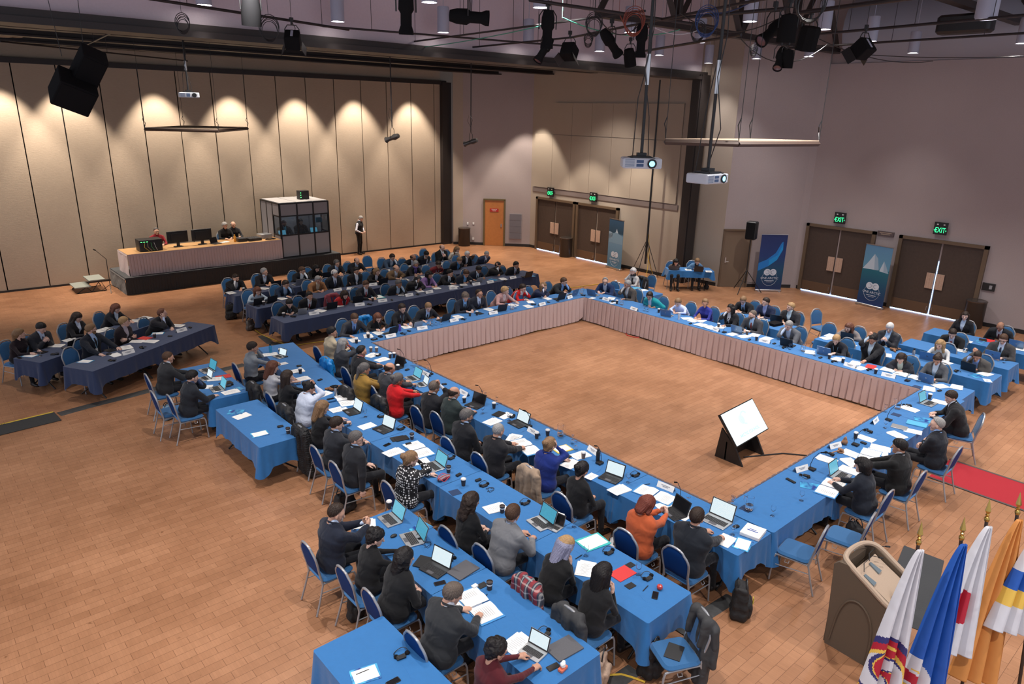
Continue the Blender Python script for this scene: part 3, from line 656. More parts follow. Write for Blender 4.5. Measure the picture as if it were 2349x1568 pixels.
def person(root_xy, yaw, z0=0.0, label='', pose='rest', lean=.2, sex='m', hs='short', hc='dbr', skin='a', coat=None, shirt='c9ccd2', trous='15161a', tie=None, lan=False, gl=False, ph=False, hyaw=0.0, hpitch=.15, fine=1, s=1.03, tz=.745, td=.33, wide=1.0, bare=False, standing=False, group=None, cat='person', legx=0.0, patt=None, beard=False, scarf=None):
    B = body_arrays(pose, lean, sex, fine, bare, tz/s, td/s, wide, standing, legx)
    sk = mat('skin_'+skin, SK[skin], .55, noise=.08, nscale=40, spec=.35)
    lips = mat('lips_'+skin, tuple(c*f_ for c, f_ in zip(SK[skin], (.75, .5, .5))), .5)
    hm = hairmat(hc if hc != 'lav' else 'lav'); sh = cloth(hexc(shirt)) if not isinstance(shirt, bpy.types.Material) else shirt
    mats = [sk, sh, cloth(hexc(trous)), mat('shoe_black', (0.012, 0.011, 0.011), .35), lips, m_eye, m_iris, hm]
    HV, HQ, HM = head(sex, fine > 0)
    Rh = rotz(hyaw) @ roty(hpitch); pivot = B['N']+B['u2']*.06
    Hc = pivot+(rotz(hyaw*.6) @ roty(hpitch*.7-.1) @ (B['Hc']-pivot)); hv = (HV*1.0) @ Rh.T+Hc
    hmi = np.array([0, 4, 5, 6, 7])[HM]
    if beard:
        c_ = HV[HQ].mean(1); bm = (c_[:, 0] > .01) & (c_[:, 2] < -.035) & (c_[:, 2] > -.115) & (HM == 0) & ~((np.abs(c_[:, 1]) < .02) & (c_[:, 2] > -.055)); hmi[bm] = 7
    Vs, Qs, ms, n = [B['V'], hv], [B['Q'], HQ+len(B['V'])], [B['lab'], hmi], len(B['V'])+len(hv)
    for kind, sd, wr, Rm in B['hands']:
        hV, hQ = hand(kind, sd); k = 0.93 if sex == 'f' else 1.0; Vs.append((hV*k) @ Rm.T+wr); Qs.append(hQ+n); ms.append(np.zeros(len(hQ), int)); n += len(hV)
    V = np.concatenate(Vs)*s; Q = np.concatenate(Qs); mi = np.concatenate(ms)
    o = npobj('person', V, Q, mi, mats); o.location = (root_xy[0], root_xy[1], z0); o.rotation_euler = (0, 0, yaw); tag(o, label, cat, group)
    if hs != 'none':
        gV, gQ = hair(hs, fine > 0); hmats = [hm]
        hmi_ = np.zeros(len(gQ), int)
        if hc == 'lav': hmats = [hm, hairmat('bl')]; hmi_ = (gV[gQ].mean(1)[:, 2] > .075).astype(int)
        npobj('hair', ((gV*1.0) @ Rh.T+Hc)*s, gQ, hmi_, hmats, o)
    if coat is not None:
        cm = patt or cloth(hexc(coat)); npobj('jacket', B['VJ']*s, B['QJ'], np.zeros(len(B['QJ']), int), [cm], o)
        N_, u_, f_ = B['N'], B['u2'], B['fw2']; mb = MB(); r_ = .013 if fine else .015
        side = lambda sd: [N_+u_*.050+f_*-.070, N_+u_*.050+f_*-.045+np.array([0, sd*.055, 0]), N_+u_*.040+np.array([0, sd*.076, 0]), N_+u_*.015+f_*.045+np.array([0, sd*.075, 0])]+[B['skin'](B['tor']*v, sd*(.014+max(v-.42, 0)*B['tor']*.27), .020) for v in (.88, .74, .6, .46)]
        for sd in (-1, 1): mb.tube([q*s for q in smooth(side(sd), 2)], [r_*s]*3+[r_*1.25*s]*8+[r_*s*.8]*4, 6)
        mb.build('lapels', patt or cloth(hexc(coat)), o)
    ex = .018 if coat is not None else .008
    if tie:
        mb = MB(); L_ = []; 
        for v, w_ in ((.97, .018), (.93, .016), (.86, .020), (.74, .028), (.6, .034), (.46, .038)):
            q = B['skin'](B['tor']*v, 0, .012); L_.append((q+(0, w_, 0), q+(0, -w_, 0)))
        v_ = [a*s for pr_ in L_ for a in pr_]; mb.add(v_, [(2*i, 2*i+1, 2*i+3, 2*i+2) for i in range(len(L_)-1)], 0, True); mb.build('tie', cloth(hexc(tie), .5), o)
    if lan:
        mb = MB()
        for sd in (-1, 1):
            pts = [B['N']+B['u2']*.055+np.array([-.045, sd*.03, 0]), B['N']+B['u2']*.035+np.array([.0, sd*.066, 0])]
            for v, y in ((.97, .062), (.85, .052), (.7, .036), (.52, .012), (.44, .002)): pts.append(B['skin'](B['tor']*v, sd*y, ex+.004))
            v_ = []
            for q in pts: v_ += [(q+(0, .008, 0))*s, (q-(0, .008, 0))*s]
            mb.add(v_, [(2*i, 2*i+1, 2*i+3, 2*i+2) for i in range(len(pts)-1)], 0, True)
        q = B['skin'](B['tor']*.38, 0, ex+.008); mb.box(q*s, (.006, .06, .08), mi=1); mb.build('lanyard', [LAN, m_paper], o)
    if scarf:
        mb = MB(); c0 = B['N']+B['u2']*.045; pts = [c0+np.array([.075*math.cos(a)+.005, .078*math.sin(a), .012*math.sin(3*a)]) for a in np.linspace(0, 2*PI, 17)[:-1]]
        mb.tube([q*s for q in pts], .034, 8, closed=True)
        q = [B['skin'](B['tor']*v, .03, .02)*s for v in (.93, .8, .65, .52)]; mb.tube(q, [.035, .03, .03, .022], 8); mb.build('scarf', cloth(hexc(scarf)), o)
    def hp(q): return (Rh @ (np.array(q)*1.0)+Hc)*s
    if gl:
        mb = MB()
        for sd in (-1, 1):
            mb.tube([hp((.098, sd*.033+.021*math.cos(a), .002+.016*math.sin(a))) for a in np.linspace(0, 2*PI, 13)[:-1]], .0024, 5, closed=True)
            mb.tube([hp((.097, sd*.054, .004)), hp((.05, sd*.082, .006)), hp((-.01, sd*.084, .002))], .0022, 5)
        mb.tube([hp((.1, -.012, .004)), hp((.1, .012, .004))], .0024, 5); mb.build('glasses', GLS, o)
    if ph:
        mb = MB(); mb.tube([hp((-.005, .098*math.cos(a), .03+.105*math.sin(a))) for a in np.linspace(0, PI, 13)], .006, 6)
        for sd in (-1, 1): mb.lathe([(0, -.012), (.03, -.012), (.033, 0), (.03, .012), (0, .012)], hp((-.004, sd*.095, -.005)), 12, R=Rh @ rotx(PI/2))
        mb.build('headphones', m_black, o)
    return o, B, Hc*s
# ---------------------------------------------------------------- tables, cloths, skirts
TZ = .745
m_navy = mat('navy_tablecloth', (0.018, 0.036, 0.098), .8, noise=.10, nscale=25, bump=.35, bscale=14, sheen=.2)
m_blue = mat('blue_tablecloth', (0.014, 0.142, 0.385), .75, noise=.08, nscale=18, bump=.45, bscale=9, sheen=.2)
m_skirt = mat('mauve_skirt', (0.52, 0.395, 0.38), .55, noise=.10, nscale=120, bump=.15, bscale=150, sheen=.3)
m_ttop = mat('table_top_laminate', (0.25, 0.2, 0.16), .6); m_tleg = mat('table_leg_metal', (0.03, 0.028, 0.027), .45, metal=.4)
def table_thing(c, L, W, rz, label, group):
    t = empty('folding_table', (c[0], c[1], 0), rz); tag(t, label, 'table', group)
    b = MB(); b.rbox((0, 0, TZ-.022), (L-.03, W-.03, .03), .02); b.build('tabletop', m_ttop, t)
    for sx in (-1, 1):
        b = MB(); x = sx*(L/2-.28)
        b.tube([(x, 0, TZ-.04), (x, 0, .28)], .019, 8)
        b.tube([(x, -W*.42, .015), (x, -W*.36, .05), (x, -.1, .20), (x, 0, .28), (x, .1, .20), (x, W*.36, .05), (x, W*.42, .015)], .016, 8)
        b.tube([(x, 0, .45), (x-sx*.3, 0, TZ-.05)], .009, 6); b.build('leg', m_tleg, t)
    return t
def cloth_obj(c, L, W, rz, m, drop, label, group, seed=0, sides=(1, 1, 1, 1), name='tablecloth', z=TZ):
    # sides: hang on +x, +y, -x, -y
    rg = np.random.default_rng(seed+11); r = .025; pts = []; nrm = []; cor = []; sid = []
    def edge(a, b, n_, k):
        a = np.array(a); b = np.array(b); l = np.linalg.norm(b-a); m_ = max(2, int(l/.035))
        for i in range(m_):
            t = i/m_; pts.append(a+(b-a)*t); nrm.append(np.array(n_)); dd = min(t*l, (1-t)*l); cor.append(math.exp(-(dd/.12)**2)); sid.append(k)
    x, y = L/2+.006, W/2+.006
    def corner(cx, cy, a0, k1, k2):
        for i in range(6):
            a = math.radians(a0+90*(i+.5)/6); pts.append(np.array([cx+r*math.cos(a), cy+r*math.sin(a)])); nrm.append(np.array([math.cos(a), math.sin(a)])); cor.append(1.0); sid.append(k1 if i < 3 else k2)
    edge((x, -y+r), (x, y-r), (1, 0), 0); corner(x-r, y-r, 0, 0, 1); edge((x-r, y), (-x+r, y), (0, 1), 1); corner(-x+r, y-r, 90, 1, 2)
    edge((-x, y-r), (-x, -y+r), (-1, 0), 2); corner(-x+r, -y+r, 180, 2, 3); edge((-x+r, -y), (x-r, -y), (0, -1), 3); corner(x-r, -y+r, 270, 3, 0)
    n = len(pts); ph = rg.uniform(0, 6, 4); acc = 0; R = 9; V = []; F = []
    arc = [0]
    for i in range(1, n): arc.append(arc[-1]+np.linalg.norm(pts[i]-pts[i-1]))
    for j in range(R+1):
        t = j/R
        for i in range(n):
            hang = sides[sid[i]]; d = drop*hang if hang else .01
            s_ = arc[i]; rip = .5*math.sin(s_*13+ph[0])+.35*math.sin(s_*23+ph[1])+.25*math.sin(s_*41+ph[2])
            dl = d*(1+.42*cor[i]*hang+.02*math.sin(s_*7+ph[3])); off = .003+hang*(t**1.1*(.020+.020*rip)+.085*cor[i]*t*(.6+.5*math.sin(s_*30)))
            if not hang: off = -.002*t
            q = pts[i]+nrm[i]*off; V.append((q[0], q[1], z+.003-dl*t-(.004*t if j else 0)))
    for j in range(R):
        for i in range(n): i2 = (i+1) % n; F.append((j*n+i, (j+1)*n+i, (j+1)*n+i2, j*n+i2))
    mb = MB(); mb.add(V, F, 0, True); F2 = [tuple(range(n))]
    mb.f += F2; mb.m.append(0); mb.sm.append(False)
    # soft wrinkles lying on the top
    for k in range(3 if min(L, W) > .5 else 0):
        yy = rg.uniform(-W*.35, W*.35); x0 = rg.uniform(-L*.45, L*.1); l_ = rg.uniform(.3, .7)
        mb.tube([(x0+l_*i/6, yy+.03*math.sin(i*.8+k), z+.0005) for i in range(7)], [.0005, .003, .004, .0045, .004, .003, .0005], 6)
    o = mb.build(name, m, None, (c[0], c[1], 0), rz, 50); tag(o, label, 'tablecloth', group); return o
NT = [0]
def table_run(a, b, W, n, m, where, rz=None, drop=.36, color='blue', gname=None, sides_in=(1, 1)):
    # a, b: the centre line's ends; n tables in the run
    a = np.array(a, float); b = np.array(b, float); d = (b-a); L = np.linalg.norm(d)/n; ang = math.atan2(d[1], d[0])
    for i in range(n):
        c = a+d*(i+.5)/n; NT[0] += 1
        which = ORD[i] if n > 1 else ''
        w2 = (' '+which) if which else ''
        wc = CORD[i] if n > 1 else ''
        table_thing(c, L-.01, W, ang, 'table under the %s cloth%s %s' % (color, ' '+wc if wc else '', where[0]), 'folding tables '+where[1])
        cloth_obj(c, L-.012, W, ang, m, drop, '%s tablecloth %s%s' % (color, wc+', ' if wc else '', where[0]), '%s tablecloths %s' % (color, where[1]), NT[0], (1, sides_in[0], 1, sides_in[1]))
CORD = ['nearest the camera', 'second from camera', 'third from camera', 'fourth from camera', 'fifth from camera']
ORD = ['first', 'second', 'third', 'fourth', 'fifth', 'sixth', 'seventh']
def skirt_obj(a, b, z0, z1, out, label, m=None, amp=.055, pitch=.165, parent=None, name='table_skirt', knot=False):
    a = np.array(a, float); b = np.array(b, float); L = np.linalg.norm(b-a); d = (b-a)/L; nn = np.array(out, float)
    N = max(8, int(L/.014)); V = []; F = []; R = 10; rg = random.Random(int(L*100))
    xs = [i/N*L for i in range(N+1)]; ph = 0; offs = []
    for x in xs:
        u = (x/pitch+.12*math.sin(x*2.1)) % 1.0; offs.append(1-max(0.0, 1-abs(u-.88)/.12)**.8+.12*math.sin(u*3.1))
    for j in range(R+1):
        t = j/R
        for i, x in enumerate(xs):
            o_ = .006+amp*offs[i]*(.6+.5*t)+.010*t*math.sin(x*1.7+2)+.004*math.sin(x*9+5*t)
            xx = x+.012*t*math.sin(x*5)
            q = a+d*xx+nn*o_; zb = z0+.018*math.sin(x*3.1)*math.sin(x*.9)
            zt = z1-.05*t if False else z1
            if knot: zb += .16*math.exp(-((x-L)/.22)**2)
            V.append((q[0], q[1], zt+(zb-zt)*t))
    n1 = N+1
    for j in range(R):
        for i in range(N): F.append((j*n1+i, j*n1+i+1, (j+1)*n1+i+1, (j+1)*n1+i))
    mb = MB(); mb.add(V, F, 0, True)
    q0 = a+nn*.012; q1 = b+nn*.012      # header band
    mb.add([(*q0, z1+.004), (*q1, z1+.004), (*(q1+nn*.012), z1-.055), (*(q0+nn*.012), z1-.055)], [(0, 1, 2, 3)])
    o = mb.build(name, m or m_skirt, parent, ang=60)
    if label: tag(o, label, 'table skirt')
    return o
# arms of the hollow square
LAx0, LAx1 = 7.58, 8.41
table_run((7.99, 3.96), (7.99, 14.73), .83, 5, m_blue, ('along the west arm of the hollow square', 'on the west arm'), sides_in=(1, 0))
table_run((8.44, 4.36), (16.1, 4.36), .83, 4, m_blue, ('along the south arm of the hollow square', 'on the south arm'), sides_in=(0, 1))
table_run((16.52, 4.0), (16.52, 14.73), .83, 5, m_blue, ('along the east arm of the hollow square', 'on the east arm'), sides_in=(0, 1))
table_run((7.58, 15.15), (16.93, 15.15), .83, 5, m_blue, ('along the north arm of the hollow square', 'on the north arm'), sides_in=(1, 0))
skirt_obj((8.43, 14.71), (16.09, 14.71), .03, TZ, (0, -1), 'long mauve pleated skirt facing the square from the north arm', knot=True)
skirt_obj((16.08, 14.70), (16.08, 4.80), .03, TZ, (-1, 0), 'long mauve pleated skirt facing the square from the east arm')
skirt_obj((8.43, 14.7), (8.43, 4.79), .03, TZ, (1, 0), 'mauve pleated skirt on the inner edge of the west arm')
skirt_obj((8.45, 4.78), (16.07, 4.78), .03, TZ, (0, 1), 'mauve pleated skirt on the inner edge of the south arm')
# second and third western rows, single tables
table_run((6.04, 3.90), (5.95, 11.88), .83, 4, m_blue, ('in the row behind the west arm', 'in the second western row'))
table_run((5.99, 11.95), (6.50, 15.95), .83, 2, m_blue, ('in the angled north end of the second western row', 'in the second western row'))
table_run((4.44, 3.93), (4.44, 7.80), .82, 2, m_blue, ('in the short row nearest the open floor', 'in the third western row'))
table_run((2.96, 3.1), (2.96, 5.92), .84, 1, m_blue, ('in the near corner behind the third western row', 'in the near corner'))
table_run((4.40, 10.86), (4.40, 12.93), .80, 1, m_blue, ('standing empty without seats', 'empty'), drop=.40)
table_run((4.46, 13.42), (4.46, 15.60), .80, 1, m_blue, ('with three laptops, west of the second row', 'small west'))
# eastern rows
for (ya, yb, wh) in ((13.5, 15.6, 'behind the north end of the east arm'), (8.85, 10.98, 'behind the middle of the east arm')):
    table_run((18.1, ya), (18.1, yb), .82, 1, m_blue, (wh, wh))
table_run((18.15, 3.94), (18.15, 8.0), .84, 2, m_blue, ('behind the south end of the east arm', 'in the second eastern row'))
table_run((19.5, 3.95), (19.5, 6.4), .80, 1, m_blue, ('in the third eastern row', 'in the third eastern row'))
table_run((21.15, 3.2), (21.15, 6.4), .80, 1, m_blue, ('in the fourth eastern row', 'in the fourth eastern row'))
rA = P(1516, 632, TZ)[:2]; rB = P(1640, 640, TZ)[:2]
table_run((21.85, 15.85), (23.15, 14.75), .7, 1, m_blue, ('by the beige wall near the tan door', 'by the tan door'), drop=.24)
# navy rows
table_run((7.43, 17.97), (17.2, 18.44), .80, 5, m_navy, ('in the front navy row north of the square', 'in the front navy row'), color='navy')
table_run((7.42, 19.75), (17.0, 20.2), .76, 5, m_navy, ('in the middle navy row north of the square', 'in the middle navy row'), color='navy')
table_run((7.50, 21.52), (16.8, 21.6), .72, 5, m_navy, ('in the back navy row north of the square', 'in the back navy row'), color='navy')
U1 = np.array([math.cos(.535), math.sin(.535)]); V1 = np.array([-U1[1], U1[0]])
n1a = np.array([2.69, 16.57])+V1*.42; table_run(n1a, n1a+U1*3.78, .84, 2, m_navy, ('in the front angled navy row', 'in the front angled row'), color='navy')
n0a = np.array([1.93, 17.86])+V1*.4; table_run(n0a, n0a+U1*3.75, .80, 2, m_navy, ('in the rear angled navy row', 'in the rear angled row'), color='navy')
# ---------------------------------------------------------------- chairs
m_cblue = mat('chair_blue_fabric', (0.016, 0.105, 0.26), .8, noise=.22, nscale=260, bump=.2, bscale=300, sheen=.2)
m_cvinyl = mat('chair_back_vinyl', (0.006, 0.038, 0.15), .6, noise=.1, nscale=8, spec=.06)
m_cmet = mat('chair_silver_tube', (0.36, 0.37, 0.39), .35, metal=.45)
def make_chair():
    t = empty('banquet_chair')
    b = MB(); b.rbox((.0, 0, .455), (.45, .445, .065), .09, ch=.028); b.build('seat', m_cblue, t)
    th = math.radians(11)
    def bk(y, z, off=0.0): return np.array([-.215-math.sin(th)*(z-.44)-off*math.cos(th), y, .44+math.cos(th)*(z-.44)])
    zs = np.linspace(.53, .93, 12); out = []
    def hw(z):
        t_ = (z-.53)/.40; return .195*(.86+.14*math.sin(PI*min(t_*1.3, 1)/2)) if t_ < .55 else .195*math.sqrt(max(1-((t_-.55)/.47)**2, .02))
    b = MB(); v = []; ny = 9
    for side in (0.020, -0.020):
        for z in zs:
            for i in range(ny):
                u = -1+2*i/(ny-1); e = max(0, 1-abs(u)**4)*max(0.0, 1-(abs((z-.73)/.2))**6); v.append(bk(u*hw(z)*.985, z, -side*(.35+.65*e)))
    nz = len(zs); k = nz*ny
    for s_, mi in ((0, 0), (k, 1)):
        f_ = []
        for a in range(nz-1):
            for i in range(ny-1):
                q = (s_+a*ny+i, s_+a*ny+i+1, s_+(a+1)*ny+i+1, s_+(a+1)*ny+i); f_.append(q if s_ == 0 else q[::-1])
        if s_ == 0: fa = f_
        else: fb = f_
    rim = [i for i in range(ny)]+[a*ny+ny-1 for a in range(1, nz)]+[(nz-1)*ny+i for i in range(ny-2, -1, -1)]+[a*ny for a in range(nz-2, 0, -1)]
    fr = [(rim[i], rim[(i+1) % len(rim)], k+rim[(i+1) % len(rim)], k+rim[i])[::-1] for i in range(len(rim))]
    b.add(v, fa+fb+fr, 0, True); b.m = [0]*len(fa)+[1]*(len(fb)+len(fr)); b.build('backrest', [m_cblue, m_cvinyl], t, ang=70)
    hoop = [bk(-.19, .40)]+[bk(-hw(z)-.008, z) for z in zs[1:-1]]
    top = [bk((hw(.9)+.006)*math.cos(a)*-1, .905+.055*math.sin(a)) for a in np.linspace(.35, PI-.35, 9)]
    b = MB(); b.tube(hoop+top+[bk(hw(z)+.008, z) for z in zs[1:-1]][::-1]+[bk(.19, .40)], .0150, 8); b.build('back_frame', m_cmet, t)
    for s_ in (-1, 1):
        b = MB(); b.tube([(.255, s_*.215, .012), (.235, s_*.205, .36), (.215, s_*.20, .415), (.16, s_*.20, .425), (-.2, s_*.195, .42)], .0125, 8); b.build('leg', m_cmet, t)
        b = MB(); b.tube([(-.33, s_*.215, .012), (-.27, s_*.205, .2), (-.215, s_*.195, .40), bk(s_*.19, .44)], .0125, 8); b.build('leg', m_cmet, t)
        b = MB(); b.tube([(.243, s_*.208, .27), (-.245, s_*.2, .30)], .007, 6)
        b.tube([(.03, s_*.215, .40), (.03, s_*.235, .37), (.08, s_*.235, .37), (.08, s_*.215, .40)], .005, 5); b.build('stretcher', m_cmet, t)
    return t
CH0 = make_chair(); CHN = [0]
def chair(x, y, yaw, label, group=None, z=0.0):
    t = CH0 if CHN[0] == 0 else copy_tree(CH0); CHN[0] += 1
    t.location = (x, y, z); t.rotation_euler = (0, 0, yaw); t.scale = (1.03, 1.03, 1.03); relabel(t, label, 'chair', group); return t
# ---------------------------------------------------------------- the people
# zone: yaw of the sitters, (point on the near table edge, unit vector from the table towards the sitters), short place
def edge(pt, n): return (np.array(pt, float), np.array(n, float)/np.linalg.norm(n))
U2 = math.atan2(16.57-18.46, 0)
sinr, cosr = math.sin(.535), math.cos(.535)
ZN = {
 'W': (0.0, edge((7.58, 0), (-1, 0)), 'at the west arm'),
 'X': (-.046*0, edge((5.57, 10.0), (-1, 0)), 'in the second western row'),
 'Y': (0.0, edge((4.03, 5), (-1, 0)), 'in the third western row'),
 'Z': (0.0, edge((4.08, 14.2), (-1, 0)), 'at the small west table'),
 'S': (PI/2, edge((10, 3.94), (0, -1)), 'at the south arm'),
 'E': (PI, edge((16.94, 8), (1, 0)), 'at the east arm'),
 'F': (PI, edge((18.53, 8), (1, 0)), 'in the second eastern row'),
 'G': (PI, edge((19.90, 5), (1, 0)), 'in the third eastern row'),
 'H': (PI, edge((21.55, 5), (1, 0)), 'in the fourth eastern row'),
 'R': (-PI/2-.70, edge((22.73, 15.58), (.646, .763)), 'by the tan door'),
 'N': (-PI/2, edge((10, 15.57), (0, 1)), 'at the north arm'),
 'A': (-PI/2+.048, edge((12, 18.60), (-.048, 1)), 'in the front navy row'),
 'B': (-PI/2+.047, edge((12, 20.35), (-.047, 1)), 'in the middle navy row'),
 'C': (-PI/2+.01, edge((12, 21.93), (0, 1)), 'in the back navy row'),
 'J': (-PI/2+.535, edge(np.array([2.69, 16.57])+V1*.84, V1), 'in the front angled row'),
 'K': (-PI/2+.535, edge(np.array([1.93, 17.86])+V1*.8, V1), 'in the rear angled row'),
}
PPL = {}
